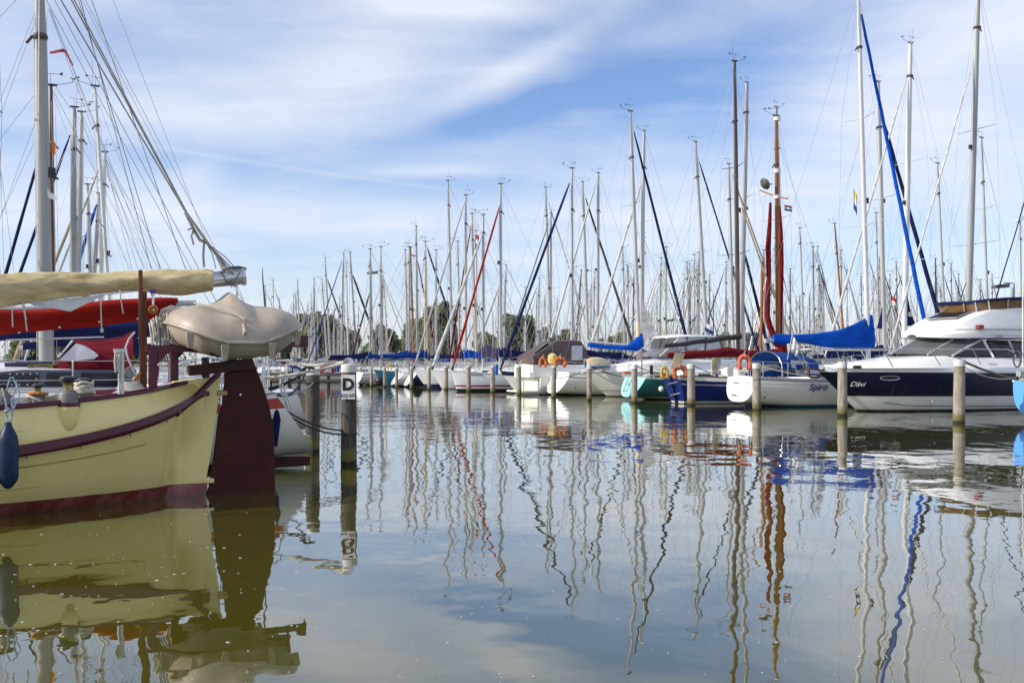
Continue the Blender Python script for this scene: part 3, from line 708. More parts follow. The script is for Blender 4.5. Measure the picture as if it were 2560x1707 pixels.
WB = (.78, .78, .75)
PW = [paint('hull_white_navy_foot', WB, bands=((-2, .05, (.012, .02, .08)),)), paint('hull_white_red_foot', WB, bands=((-2, .06, (.18, .01, .01)),)), paint('hull_white_blue_line', WB, bands=((-2, .05, (.015, .015, .02)),), vbands=((.82, .87, (.02, .05, .22)),)),
      paint('hull_ivory', (.70, .67, .56), bands=((-2, .05, (.03, .02, .02)),)), paint('hull_white_plain', (.80, .80, .79), bands=((-2, .04, (.02, .03, .06)),))]
PNAVY = paint('hull_navy', (.010, .016, .060), bands=((-2, .10, (.55, .53, .48)),))
# ------------------------------------------------------------------ the front row, right to left
STERN = UA; BOW = UA + math.pi          # heading of a boat lying stern to us / bow to us
def horseshoe(label, root_frame, px, py, wpx, hpx, w, m, kind='lifebuoy', tilt=0, group=None, opening=.6, up=True, Ypt=None):
    """horseshoe lifebuoy, opening downwards, hung on a rail"""
    p = Ypt if Ypt is not None else None
    Y = p.y; W_ = wpx / FPX * Y; Hh = hpx / FPX * Y
    t = thing('lifebuoy', label, 'lifebuoy', p, 0, group); W_ *= 1.14; Hh *= 1.14
    r = W_ * .16; a, c = W_ / 2 - r, Hh / 2 - r; pts = []
    for k in range(25):
        an = -math.pi * .5 - opening + (math.pi * 2 - 2 * (math.pi * .5 - opening) ) * 0 + 0
    n = 26; a0 = math.pi * 1.5 - (math.pi - .55) ; 
    for k in range(n + 1):
        an = -math.pi / 2 + .78 + (2 * math.pi - 1.56) * k / n
        pts.append(Vector((a * math.cos(an) * (1.0 if math.sin(an) > -.4 else .95), .03 * math.sin(an), c * math.sin(an))))
    M = Matrix.Rotation(R(tilt), 3, 'Y') @ Matrix.Rotation(R(12), 3, 'Z'); pts = [M @ q for q in pts]
    b = MB(); b.tube(pts, [r * (.7 if k in (0, n) else 1 + .05 * math.sin(k * 2.2)) for k in range(n + 1)], 12, flat=.85); b.build('float', m, t, sharp=70)
    b = MB()
    for k in (5, 13, 21):
        d = (pts[k + 1] - pts[k]).normalized(); u = d.orthogonal().normalized(); v = d.cross(u)
        b.tube([pts[k] + (u * math.cos(q) + v * math.sin(q)) * r * 1.03 for q in [6.2832 * i / 12 for i in range(13)]], .012, 5, False)
    b.build('strap', ROPE, t)
    b = MB(); b.tube([pts[13] + Vector((0, 0, r)), pts[13] + Vector((.05, 0, r + .12))], .012, 5); b.build('hanger', ROPE, t)
    return t

def ladder(root, pts0, pts1, rungs, r=.013, m=STEEL):
    b = MB(); b.tube(pts0, r, 6); b.tube(pts1, r, 6)
    L0, L1 = [Vector(p) for p in (pts0[0], pts0[-1])], [Vector(p) for p in (pts1[0], pts1[-1])]
    for f in rungs: b.tube([L0[0].lerp(L0[1], f), L1[0].lerp(L1[1], f)], r * 1.5, 6)
    b.build('boarding_ladder', m, root)

def on_side(H, x0, x1, z, sg, size, text, m, root, name='name', shear=.0, bold=.0, xs=1.0, flip=False):
    """lettering laid on the hull side, centred between x0 and x1"""
    a, b = H.at_z(x0, z, sg, .006), H.at_z(x1, z, sg, .006); c = H.at_z((x0 + x1) / 2, z, sg, .010); up = (H.at_z((x0 + x1) / 2, z + .12, sg, .01) - c).normalized()
    ex = (b - a).normalized() if sg < 0 else (a - b).normalized()
    n = ex.cross(up).normalized(); up = n.cross(ex)
    M = Matrix((ex, up, n)).transposed().to_4x4(); M.translation = c + n * .012
    return text_mesh(text, size, m, M, name, root, shear, bold, .002, 'CENTER', xs)

NAMEB = mat('name_blue', (.012, .06, .22), .4, 0, var=.05); NAMEW = mat('name_silver', (.72, .72, .70), .3, 0, var=.05); NAMEK = mat('name_dark', (.06, .06, .07), .4, 0, var=.05); NAMEP = mat('name_pale_blue', (.42, .48, .66), .4, 0, var=.05)

# -- C: the white sloop with the blue name
spiro = thing('sailing_yacht', 'white sloop lettered Spiro with bright blue boom cover, stern to the posts', 'sailing yacht', (9.07, 40.07, 0), STERN, 'sailing yachts berthed in rows')
FS = Frame(spiro.location, STERN)
Hs = Hull(L=10.6, B=3.3, fs=1.20, fm=1.12, fb=1.45, tw=.59, ks=.22, kd=-.55, rake=.24, e=.62, f=.95)
PS = paint('hull_spiro', (.82, .81, .77), bands=((.015, .10, (.02, .20, .36)), (-2, .015, (.004, .006, .02))), vbands=((.905, .93, (.20, .20, .19)), (.80, .825, (.42, .42, .40)), (.93, .985, (.50, .51, .54))))
build_hull(spiro, Hs, PS, WHITE, WHITE, ALU, .022, n=12)
build_cabin(spiro, Hs, WHITE, 2.9, 8.0, .46, .64, nwin=3)
guard(spiro, Hs, .64)
on_side(Hs, 2.25, 3.3, .70, -1, .37, 'Spiro', NAMEB, spiro, shear=.28, bold=.006, xs=1.05)
c0 = FS.px(1866, 956, -.55); M = Matrix(((0, .30, -1), (-1, 0, 0), (0, .95, .3))).to_4x4()
text_mesh('Hoorn', .17, NAMEP, Matrix.Translation((Hs.side(0, 1).x - .10, -.52, .93)) @ M, 'home_port', spiro, shear=.35)
tx = lambda z: Hs.rake * (z - Hs.ks) - .03
ladder(spiro, [(tx(1.25) - .05, .42, 1.30), (tx(.5) - .05, .42, .48)], [(tx(1.25) - .05, .02, 1.30), (tx(.5) - .05, .02, .48)], (.38, .99), .015)
b = MB(); b.tube([(.55, -1.02, .42), (.55, -1.05, .42)], .035, 8); b.build('exhaust_outlet', BLACK, spiro)
b = MB(); rk = [(.35, 0, .1), (1.6, 0, .05), (1.5, 0, -.6), (.45, 0, -.6)]; b.prism(rk, (0, .06, 0)); b.build('rudder', paint('rudder_blue', (.03, .05, .20), bands=((-2, 0, (.01, .02, .06)),)), spiro)
mt = FS.px(2172, 800, 0); top = FS.px(2153, -22, 0)
rig(spiro, Hs, 6.78, 1.5, (6.2, 0, CAM_H + (HY + 22) / FPX * 42.7), .115, MASTW, (.38, .66), None, None, True, 5, True, .006, True, .99)
# furled headsail in a bright blue sock, to the bow
b = MB(); tp = Vector((6.24, 0, CAM_H + (HY - 14) / FPX * 42.8)); bw = Vector((10.5, 0, 1.55)); n = 18
b.tube([tp.lerp(bw, .03 + .93 * k / n) + Vector((0, .012 * math.sin(k * 2.3), 0)) for k in range(n + 1)], [.048 + .048 * (k / n) ** .6 for k in range(n + 1)], 10); b.build('furled_sail', ROYAL, spiro)
bm = MB(); a_, e_ = FS.px(1921, 852, 0), Vector((6.7, 0, 2.52)); bm.tube([a_, e_], .075, 10); bm.build('boom', ALU2, spiro)
b = MB(); b.box(a_ - Vector((.06, 0, 0)), (.2, .13, .16)); b.build('boom_end', ALU2, spiro)
# the boom cover, rising steeply up the mast
prof = [(1933, 836, 858), (1945, 835, 862), (1962, 835, 861), (1985, 836, 855), (2010, 835, 858), (2040, 833, 864), (2070, 829, 869), (2095, 825, 871), (2120, 817, 872), (2140, 808, 872), (2158, 798, 872), (2170, 789, 872), (2181, 787, 872)]
b = MB(); rings = []; rr = random.Random(4)
for i, (x_, t_, u_) in enumerate(prof):
    A, B_ = FS.px(x_, t_, 0), FS.px(x_, u_, 0); w = .11 + .05 * i / len(prof); w *= 1 + .15 * rr.uniform(-1, 1)
    ring = []
    for cy, cz in ((0, 0), (.7, .03), (1, .15), (.95, .35), (.75, .6), (.45, .85), (.12, 1), (-.12, 1), (-.45, .85), (-.75, .6), (-.95, .35), (-1, .15), (-.7, .03)):
        ring.append(Vector((A.x + rr.uniform(-.02, .02), cy * w * (1 - .4 * cz * (i / 12) ** 2), B_.z + (A.z - B_.z) * cz)))
    rings.append(ring)
b.loft(rings); b.build('sail_cover', ROYAL, spiro, sharp=70)
b = MB(); b.tube([FS.px(2165, 800, -.14), FS.px(2168, 812, -.15)], .03, 6); b.build('cover_tie', BLACK, spiro)
# spray hood with its steel hoops
def hood(root, x0, x1, w, z0, h, m, wm=CLEAR, n=10, front=.35, name='spray_hood', windows=True):
    b = MB(); rings = []
    for i in range(n + 1):
        an = math.pi * i / n; y = w * math.cos(an); zz = math.sin(an) ** .6
        rings.append([Vector((x0, y, z0 + h * zz)), Vector((x0 + (x1 - x0) * .45, y * .97, z0 + h * .97 * zz)), Vector((x0 + (x1 - x0) * .75, y * .93, z0 + h * .62 * zz)), Vector((x1, y * .9, z0 + h * .05 * zz))])
    b.loft(rings, close=False); o = b.build(name, m, root, sharp=50)
    s_ = MB(); s_.tube([r[0] + Vector((-.01, 0, .01)) for r in rings], .016, 6); s_.build('hood_frame', STEEL, root)
    if windows:
        for sg in (1, -1):
            q = MB(); X = lambda f: x0 + (x1 - x0) * f
            q.prism([Vector((X(.15), sg * (w * .965 + .02), z0 + .12)), Vector((X(.62), sg * (w * .935 + .02), z0 + .12)), Vector((X(.40), sg * (w * .86 + .03), z0 + h * .62)), Vector((X(.15), sg * (w * .90 + .03), z0 + h * .66))], (0, .01 * sg, 0)); q.build('hood_window', wm, root)
    return o
hood(spiro, FS.px(1956, 900, -1.1).x, FS.px(2112, 900, -1.1).x, 1.12, 1.22, 1.02, cloth('spray_hood_blue', (.012, .06, .26)))
b = MB(); b.tube([(3.6, 0, 1.9), (3.6, 0, 1.9)], .01, 4)
b = MB(); cp = [FS.px(1994, 925, -.1), FS.px(2014, 925, -.1), FS.px(2016, 897, -.1), FS.px(1993, 897, -.1)]; b.prism(cp, (0, .06, 0)); b.build('companionway_board', wood('companion_teak', (.52, .20, .05), (.66, .30, .09), .4, 10), spiro)
b = MB(); b.prism([FS.px(1968, 926, -.05), FS.px(2030, 926, -.05), FS.px(2030, 900, -.05), FS.px(1984, 897, -.05)], (0, .05, 0)); b.build('cabin_bulkhead', WHITE, spiro)
for px_, py_ in ((2006, 924), (1970, 931), (1984, 930)):
    c = FS.px(px_, py_, -1.15); b = MB(); b.lathe([(.09, -.16), (.08, -.02), (.06, 0), (.085, .06), (.05, .07)], c + Vector((0, 0, .08)), 12); b.build('winch', BLACK, spiro)
cc = FS.px(1850, 930, .2)
horseshoe('salmon pink lifebuoy on the stern rail of the white sloop lettered Spiro', FS, 0, 0, 37, 46, 0, SALMON, Ypt=at(1861, 910, 39.35))
fl = thing('flag', 'white and yellow flag drooping from a staff at the white sloop stern', 'flag', at(1982, 862, 39.9))
b = MB(); b.tube([(-.32, 0, -1.1), (-.02, 0, .42)], .012, 6); b.build('flagstaff', MASTW, fl)
def flagmesh(W_, Hh, wob, dr, nx=8, nz=6):
    b = MB(); g_ = []
    for i in range(nx + 1):
        k = i / nx; g_.append([Vector((W_ * k, .05 * math.sin(k * 9 + j * .5) * wob, -Hh * j / nz - dr * k + .02 * math.sin(k * 7))) for j in range(nz + 1)])
    b.loft(g_, close=False); return b
flagm = bpy.data.materials.new('flag_white_yellow'); flagm.use_nodes = True
q = NG(flagm.node_tree); bb_ = flagm.node_tree.nodes['Principled BSDF']; bb_.inputs['Roughness'].default_value = .8
oc = q.n('ShaderNodeTexCoord').outputs['Object']; q.put(bb_.inputs['Base Color'], q.mix(q.ramp(q.noise(oc, 4, 2), .55, .6), (.75, .74, .70, 1), (.62, .45, .05, 1)))
flagmesh(.20, .62, .6, .25).build('cloth', flagm, fl, smooth=True).location = (-.02, 0, .38)

# -- B: the motor yacht
davi = thing('motor_yacht', 'white flybridge motor yacht with navy hull band lettered Dävi', 'motor yacht', (0, 0, 0), BOW)
LD = 12.2
tipD = Vector((11.08, 36.05, 0)); davi.location = tipD + U * LD; FD = Frame(davi.location, BOW)
HD = Hull(L=LD, B=3.9, fs=1.35, fm=1.42, fb=1.47, tw=.9, ks=-.3, kd=-.55, ts=.80, e=.46, f=1.05, rake=-.05, pw=1.0, bp=2.3, tm=.40, flare=.45)
PD = paint('hull_davi', (.82, .81, .77), bands=((-2, .06, (.006, .012, .05)),), vbands=((.40, 1.2, (.005, .007, .028)), (.385, .40, (.012, .012, .014)), (.36, .372, (.5, .5, .48))), dirt=.30)
build_hull(davi, HD, PD, WHITE, WHITE, None, n=14)
for sg in (1, -1):          # white moulded gunwale over the navy band
    b = MB(); rings = []
    for t in ST:
        p = HD.sheer(t, sg, .02, 0); w = .06
        ins = min(.5, HD.bs(t) * .8)
        rings.append([p + Vector((0, 0, -.02)), p + Vector((0, sg * .015, .05)), p + Vector((0, -sg * .03, .20)), p + Vector((0, -sg * min(.14, ins * .6), .235)), p + Vector((0, -sg * ins, .24))])
    b.loft(rings, close=False); b.build('gunwale', WHITE, davi, sharp=60)
def dp(px, py, w): return FD.px(px, py, w)
# deck house: foredeck rising to the windscreen, built as rings across the boat
def ring_sym(x, pts): return [Vector((x, y, z)) for y, z in pts] + [Vector((x, -y, z)) for y, z in reversed(pts)]
b = MB(); rings = []
for x, w, z in ((11.9, .12, 1.62), (11.2, .62, 1.70), (10.2, 1.05, 1.80), (9.2, 1.32, 1.90), (8.3, 1.50, 2.00), (7.6, 1.56, 2.05), (5.0, 1.60, 2.03), (1.2, 1.60, 2.00)):
    rings.append(ring_sym(x, [(w * 1.10 + .05, 1.58), (w * 1.02, z - .12), (w * .9, z - .02), (w * .5, z + .03), (0.001, z + .05)]))
b.loft(rings, close=False); b.build('foredeck', WHITE, davi, sharp=50)
def pane(nm, pts, m=GLASS, th=.02, off=(0, 1, 0), parent=davi):
    b = MB(); b.prism(pts, Vector(off) * th); return b.build(nm, m, parent, smooth=False)
# side windows and windscreen (w = port side of the house)
wl = 1.52; wu = 1.30
S1 = lambda px, py: dp(px, py, wl if py > 870 else wu)
gd = glass_mat('motor_yacht_glass', (.012, .014, .018), .05); gl = glass_mat('windscreen_glass', (.10, .11, .11), .05)
for sg in (1, -1):
    f = lambda v: Vector((v.x, v.y * sg, v.z))
    pane('side_window', [f(S1(2386, 890)), f(S1(2482, 891)), f(S1(2460, 849)), f(S1(2454, 849))], gd)
    pane('side_window', [f(S1(2490, 892)), f(S1(2535, 892)), f(S1(2531, 876)), f(S1(2518, 851)), f(S1(2466, 849))], gd)
    pane('side_window', [f(S1(2540, 893)), f(S1(2600, 895)), f(S1(2600, 852)), f(S1(2523, 851))], GLASS)
A0, A1 = S1(2381, 889), S1(2452, 849)
B0, B1 = dp(2240, 884, .25), dp(2310, 848, .35)
for sg in (1, -1):
    f = lambda v: Vector((v.x, v.y * sg, v.z)); lo = [f(A0), f(A0.lerp(B0, .44) + Vector((.10, .1, 0))), f(B0 + Vector((0, -.25 + .02, 0)))]; hi = [f(A1), f(A1.lerp(B1, .5) + Vector((.08, .1, 0))), f(B1 + Vector((0, -.35 + .02, 0)))]
    for i in range(2):
        pane('windscreen', [lo[i], lo[i + 1], hi[i + 1], hi[i]], gl, .014, (1, .3 * sg, .6))
    for i in range(3):
        q = MB(); q.bar(lo[i] + Vector((.02, .02 * sg, 0)), hi[i] + Vector((.02, .02 * sg, 0)), .10 if i == 0 else .05, .05); q.build('window_pillar', ALU2, davi)
for p0, p1 in (((2482, 893), (2456, 848)), ((2537, 893), (2519, 849))):
    q = MB(); q.bar(S1(*p0) + Vector((0, .02, 0)), S1(*p1) + Vector((0, .02, 0)), .05, .09); q.build('window_pillar', WHITE, davi)
# house wall behind the glass (dark interior shell) and flybridge
b = MB(); rings = []
for x, w, z0, z1 in ((7.4, 1.2, 2.02, 2.06), (6.4, 1.2, 2.0, 2.62), (1.2, 1.25, 1.98, 2.62)): rings.append(ring_sym(x, [(w, z0), (w * .93, z1), (.001, z1 + .02)]))
b.loft(rings, close=False); b.build('saloon', mat('saloon_dark', (.05, .05, .055), .7, 0, var=.3, scale=3), davi)
def dx_(px, w=0.0, py=850): return dp(px, py, w).x
zf = lambda py, w=1.6: dp(2420, py, w).z
b = MB(); rings = []
for px_, pyb, pyt, w in ((2279, 842, 838, .22), (2287, 844, 834, .62), (2302, 846, 828, .98), (2325, 847, 817, 1.25), (2350, 847, 803, 1.42), (2378, 847, 790, 1.50), (2405, 847, 779, 1.54), (2450, 847, 776, 1.56), (2520, 847, 773, 1.58), (2600, 848, 772, 1.58), (2700, 848, 772, 1.58)):
    x = dp(px_, 845, 0).x; zb, zt = dp(px_, pyb, 0).z, dp(px_, pyt, 0).z
    rings.append(ring_sym(x, [(w, zb), (w * 1.02, zb + min(.16, (zt - zb) * .4)), (w * .99, zb + (zt - zb) * .45), (w * .88, zt - .03), (w * .80, zt), (.001, zt + .02)]))
b.loft(rings, close=False); b.build('flybridge', WHITE, davi, sharp=28)
b = MB(); b.poly([r for r in rings[0]]); 
b = MB(); rr2 = []
for ring in rings: rr2.append([ring[0] + Vector((0, -.02, .005)), Vector((ring[0].x, 0, ring[0].z)), ring[-1] + Vector((0, .02, .005))])
b.loft(rr2, close=False); b.build('flybridge_underside', WHITE, davi)
q = MB(); q.tube([dp(2389, 824, 1.63), dp(2470, 823, 1.625), dp(2600, 824, 1.62)], .014, 5); q.build('moulding_line', NAMEK, davi)
for dz_ in (0, .10):
    q = MB(); q.tube([dp(2477, 837.5, 1.635) + Vector((0, 0, -dz_)), dp(2600, 839, 1.635) + Vector((0, 0, -dz_))], .006, 4); q.build('stripe', NAMEB, davi)
text_mesh('BAYLINER', .075, NAMEK, Matrix.Translation(dp(2499, 838.5, 1.652) + Vector((0, 0, -.055))) @ Matrix.Rotation(math.pi, 4, 'Z') @ FX, 'maker_name', davi)
on_side(HD, LD - 1.60, LD - 1.0, .93, 1, .27, 'Dävi', NAMEW, davi, shear=.35, bold=.003, xs=1.05)
# tinted wind deflector round the flybridge, navy top rail, frames
b = MB(); dl = [(2388, .45), (2396, .85), (2414, 1.12), (2450, 1.27), (2505, 1.33), (2560, 1.34), (2640, 1.34)]
low, hig = [], []
for i, (px_, w) in enumerate(dl):
    pb = dp(px_, [783, 781, 778, 776, 773, 772, 772][i], 0); pt = dp(px_ - (9 if i < 3 else 4), [757, 756, 753, 750, 749, 750, 752][i], 0); pb.y = w; pt.y = w + .10; low.append(pb); hig.append(pt)
lowf = [Vector((v.x, -v.y, v.z)) for v in reversed(low)] + [Vector((low[0].x + .08, 0, low[0].z))] + low; higf = [Vector((v.x, -v.y, v.z)) for v in reversed(hig)] + [Vector((hig[0].x + .1, 0, hig[0].z))] + hig
b.loft([lowf, higf], close=False); b.build('wind_deflector', SMOKE, davi, sharp=60)
b = MB(); b.tube([v + Vector((0, 0, -.03)) for v in higf], .055, 8); b.build('deflector_rail', NAVY, davi)
for i in (8, 9, 10, 11, 12, 13):
    if i < len(lowf): q = MB(); q.bar(lowf[i] + Vector((.02, .03, 0)), higf[i] + Vector((.02, .03, -.05)), .045, .03); q.build('deflector_frame', ALU2, davi)
# solar panel on the flybridge front
PAN = mat('solar_cells', (.006, .008, .018), .35, 0, var=.3, scale=12, spec=.25)
pq = [dp(2352, 797.5, .95), dp(2408, 797.5, .95), dp(2448, 780.5, .75), dp(2384, 780.5, .75)]
yn = Vector((.25, .35, .95))
sp_ = [Vector((dx_(2352, .9), .95, zf(795, .9))), Vector((dx_(2352, .9) - 0.0, -.45, zf(795, .9)))]
x0_, z0_ = dp(2352, 801, 0).x, dp(2352, 801, 0).z; x1_, z1_ = dp(2402, 781, 0).x, dp(2402, 780, 0).z
P_ = lambda u, v: Vector((x0_ + (x1_ - x0_) * v, .75 - 1.5 * u, z0_ + (z1_ - z0_) * v + .08))
b = MB(); b.prism([P_(0, 0), P_(1, 0), P_(1, 1), P_(0, 1)], (.012, 0, .03)); b.build('solar_panel', ALU2, davi)
for i in range(4):
    for j in range(6):
        b = MB(); e_ = .04; b.prism([P_((j + e_) / 6, (i + e_) / 4), P_((j + 1 - e_) / 6, (i + e_) / 4), P_((j + 1 - e_) / 6, (i + 1 - e_) / 4), P_((j + e_) / 6, (i + 1 - e_) / 4)], (.015, 0, .042)); b.build('solar_cell', PAN, davi)
# bow rail, roller, cleats, porthole
b = MB(); rl = [dp(2001, 874, .05), dp(2030, 872, .5), dp(2090, 872, 1.0), dp(2207, 872, 1.62), dp(2320, 872, 1.80), dp(2440, 872.5, 1.84), dp(2519, 873, 1.84), dp(2534, 880, 1.84)]
b.tube(rl, .020, 8); b.tube([Vector((v.x, -v.y, v.z)) for v in rl], .020, 8)
for (a_, e_, w) in (((2090, 872), (2106, 921), .95), ((2207, 872), (2233, 918), 1.6), ((2325, 872), (2351, 914), 1.75), ((2432, 872), (2452, 911), 1.8), ((2012, 874), (2060, 923), .35), ((2034, 873), (2064, 924), .55)):
    for sg in (1, -1):
        p0, p1 = dp(*a_, w), dp(*e_, w); b.tube([Vector((p0.x, p0.y * sg, p0.z)), Vector((p1.x, p1.y * sg, p1.z))], .016, 6)
b.build('bow_rail', STEEL, davi)
RUSTY = mat('rusty_iron', (.10, .05, .025), .7, .2, var=.4, scale=15)
b = MB(); b.bar(dp(2021, 922, .1), dp(2022, 939, .1), .10, .05); b.bar(dp(2022, 941, .1), dp(2042, 944, .1), .1, .06); b.bar(dp(2042, 944, .1), dp(2052, 936, .1), .1, .06); b.bar(dp(2022, 922, .1), dp(2058, 925, .1), .16, .05); b.build('bow_roller', RUSTY, davi)
b = MB(); b.box(dp(2143, 918, 1.15), (.30, .12, .10)); b.tube([dp(2136, 915, 1.15), dp(2152, 915, 1.15)], .03, 6); b.build('deck_cleat', BLACK, davi)
b = MB(); b.tube([dp(2470, 908.5, 1.72), dp(2490, 909, 1.72)], .018, 6); b.tube([dp(2476, 909, 1.72), dp(2476, 911.5, 1.72)], .015, 5); b.tube([dp(2484, 909, 1.72), dp(2484, 911.5, 1.72)], .015, 5); b.build('side_cleat', STEEL, davi)
ctr = dp(2223, 941, 1.5); xx = ctr.x - .4; b = MB()
pts = [HD.at_z(xx + .33 * math.cos(a), 1.22 + .075 * math.sin(a), 1, .010) for a in [6.2832 * k / 20 for k in range(21)]]; b.tube(pts, .018, 6, False); b.build('porthole_rim', STEEL, davi)
b = MB(); b.poly([HD.at_z(xx + .30 * math.cos(a), 1.22 + .06 * math.sin(a), 1, .012) for a in [6.2832 * k / 20 for k in range(20)]]); b.build('porthole', GLASS, davi, smooth=False)
b = MB(); b.tube([HD.at_z(x, .22 - (9.6 - x) * .012 + (.12 if x > 9 else 0) * (x - 9), 1, .004) for x in [9.9 - .4 * k for k in range(22)]], .012, 5); b.build('chine_line', NAMEK, davi)
b = MB(); b.tube([HD.at_z(dp(2352, 1001, 1.8).x, .36, 1, .0), HD.at_z(dp(2352, 1001, 1.8).x, .36, 1, .02)], .045, 10); b.build('water_outlet', STEEL, davi)
b = MB(); b.box(dp(2448, 817, 1.5) + Vector((0, .03, 0)), (.25, .16, .14)); b.build('navigation_light', mat('lamp_red', (.25, .02, .03), .3), davi)

# -- A: the light blue stern at the right edge
lb = thing('sailing_yacht', 'light blue hull with white rim cut by the right edge of the picture', 'sailing yacht', (15.42, 29.25, 0), STERN, 'sailing yachts berthed in rows')
HA = Hull(L=8.6, B=2.75, fs=1.21, fm=1.1, fb=1.35, tw=.66, ks=.2, rake=.12, e=.60, f=.95)
PLB = paint('hull_light_blue', (.10, .33, .72), bands=((-2, .04, (.02, .03, .1)),), vbands=((.945, 1.2, (.78, .78, .76)),))
build_hull(lb, HA, PLB, WHITE, PLB, WHITE, .035, n=12); build_cabin(lb, HA, WHITE, 2.4, 6.0, .45); guard(lb, HA, .62)
FA = Frame(lb.location, STERN)
rig(lb, HA, 5.0, 1.3, (4.9, 0, 11.6), .08, ALU, (.5,), None, (1.6, 2.3, 2.25, .3, .7, NAVY), True, 77)
b = MB(); p0 = FA.px(2557, 950, .30); b.tube([p0, p0 + Vector((0, 0, 2.9))], .02, 8); b.build('flag_pole', MASTW, lb)
b = MB(); b.box(FA.px(2551, 934, .35), (.16, .16, .16)); b.box(FA.px(2554, 946, .35), (.06, .06, .2)); b.build('outboard_bracket', ALU, lb)
b = MB(); c = FA.px(2543, 897, .36); b.tube([c + Vector((.0, .13 * math.cos(a), .24 * math.sin(a))) for a in [6.2832 * k / 20 for k in range(21)]], .022, 6, False); b.build('hose_coil', RUBBER, lb)

# -- D: blue gaffer with the wooden mast
gaf = thing('gaff_cutter', 'dark blue gaff boat with maroon boom cover and varnished wooden mast', 'sailing yacht', (7.36, 43.85, 0), STERN, 'sailing yachts berthed in rows')
FG = Frame(gaf.location, STERN)
HG = Hull(L=9.8, B=3.1, fs=1.06, fm=.95, fb=1.35, tw=.45, ks=-.15, kd=-.6, rake=-.32, e=.55, f=1.0)
PG = paint('hull_gaffer_blue', (.006, .020, .135), bands=((-2, .03, (.02, .02, .02)), (.03, .115, (.66, .64, .58))), vbands=((.80, .845, (.45, .44, .42)),))
build_hull(gaf, HG, PG, GREYD, PG, None, n=12)
for sg in (1, -1):
    b = MB(); rings = [[HG.sheer(t, sg, .012, -.01), HG.sheer(t, sg, -.02, .17), HG.sheer(t, sg, -.06, .17), HG.sheer(t, sg, -.06, -.01)] for t in ST]; b.loft(rings, close=False); b.build('bulwark', CREAM, gaf, sharp=50)
    b = MB(); b.tube([HG.sheer(t, sg, -.03, .19) for t in ST], .03, 6); b.build('cap_rail', DARKM, gaf)
build_cabin(gaf, HG, CREAM, 2.6, 6.6, .62, .60, nwin=3)
guard(gaf, HG, .75, bow=True, stern=True)
dk = mat('rudder_dark', (.012, .018, .07), .35)
b = MB(); b.prism([(-.50, 0, 1.22), (-.16, 0, 1.22), (.36, 0, -.5), (-.05, 0, -.5)], (0, .09, 0)); b.build('rudder', dk, gaf)
for z in (.38, .86):
    b = MB(); xo = HG.rake * (z - HG.ks); b.box((xo - .06, 0, z), (.34, .14, .05)); b.tube([(xo - .22, -.12, z + .02), (xo + .02, -.42, z + .1)], .02, 6); b.build('pintle', STEEL, gaf)
rig(gaf, HG, 5.36, 1.3, (5.24, 0, CAM_H + (HY - 293) / FPX * 46.1), .108, VARN, (), None, None, True, 31, True, .007, False, .93)
b = MB(); zx = CAM_H + (HY - 494) / FPX * 46.1
b.tube([(5.08, 1.0, zx + .45), (5.28, 0, zx), (5.08, -1.0, zx - .25)], .035, 6); b.build('crosstree', VARN, gaf)
b = MB()
for py_ in (430, 494, 300):
    z = CAM_H + (HY - py_) / FPX * 46.1; b.lathe([(.16, -.09), (.165, 0), (.16, .09)], (5.29, 0, z), 12)
b.build('mast_band', MASTW, gaf)
b = MB(); c = Vector((5.0, 0, CAM_H + (HY - 463) / FPX * 46)); b.lathe([(.02, -.2), (.26, -.06), (.30, 0), (.05, .22)], c + Vector((-.38, 0, 0)), 8, Matrix.Rotation(R(60), 3, 'Y')); b.tube([c, c + Vector((-.3, 0, 0))], .03, 5); b.build('radar_reflector', mat('reflector_grey', (.07, .068, .06), .6, .1), gaf)
def gpx(px, py, w=0.0): return FG.px(px, py, w)
b = MB(); b.tube([gpx(1926, 507), gpx(1924, 560), gpx(1920, 620), gpx(1922, 680), gpx(1919, 740), gpx(1918, 790), gpx(1924, 815), gpx(1938, 850)], [.06, .09, .13, .11, .12, .13, .14, .15], 9); b.build('furled_gaff_sail', MAROON, gaf)
b = MB(); b.tube([gpx(1949, 515, .22), gpx(1953, 580, .24), gpx(1954, 650, .24), gpx(1953, 720, .24), gpx(1951, 800, .24), gpx(1950, 850, .24)], [.05, .08, .10, .10, .09, .09], 8); b.build('furled_topsail', MAROON, gaf)
b = MB(); b.tube([gpx(1936, 850), gpx(1953, 862), gpx(1955, 890), gpx(1947, 912)], [.2, .28, .26, .1], 10); b.build('sail_bundle', MAROON, gaf)
b = MB(); b.tube([gpx(1938, 893), gpx(1668, 885)], .07, 8); b.build('boom', VARN, gaf)
b = MB(); rings = []; rr = random.Random(9)
for i, (x_, t_, u_) in enumerate([(1668, 882, 891), (1676, 880, 894), (1690, 881, 893), (1706, 882, 894), (1718, 876, 897), (1735, 876, 896), (1760, 876, 895), (1785, 873, 894), (1808, 869, 893), (1820, 867, 893), (1840, 871, 893), (1870, 875, 898), (1900, 876, 903), (1925, 877, 908), (1945, 872, 908), (1955, 870, 904)]):
    A, B_ = gpx(x_, t_), gpx(x_, u_); w = (.12 + .10 * (i > 3)) * (1 + .15 * rr.uniform(-1, 1))
    rings.append([Vector((A.x + rr.uniform(-.04, .04), w * cy, B_.z + (A.z - B_.z) * cz)) for cy, cz in ((0, 0), (.7, .06), (1, .35), (.9, .65), (.45, .94), (0, 1), (-.45, .94), (-.9, .65), (-1, .35), (-.7, .06))])
b.loft(rings); b.build('sail_cover', MAROON, gaf, sharp=70)
b = MB(); b.tube([gpx(1902, 873, .2), gpx(1906, 653, .2)], .07, 8); b.build('gaff_spar', VARN, gaf)
b = MB(); b.tube([gpx(1855, 520), gpx(1914, 690), gpx(1938, 745)], [.03, .05, .04], 6); b.build('topping_spar', SANDC, gaf)
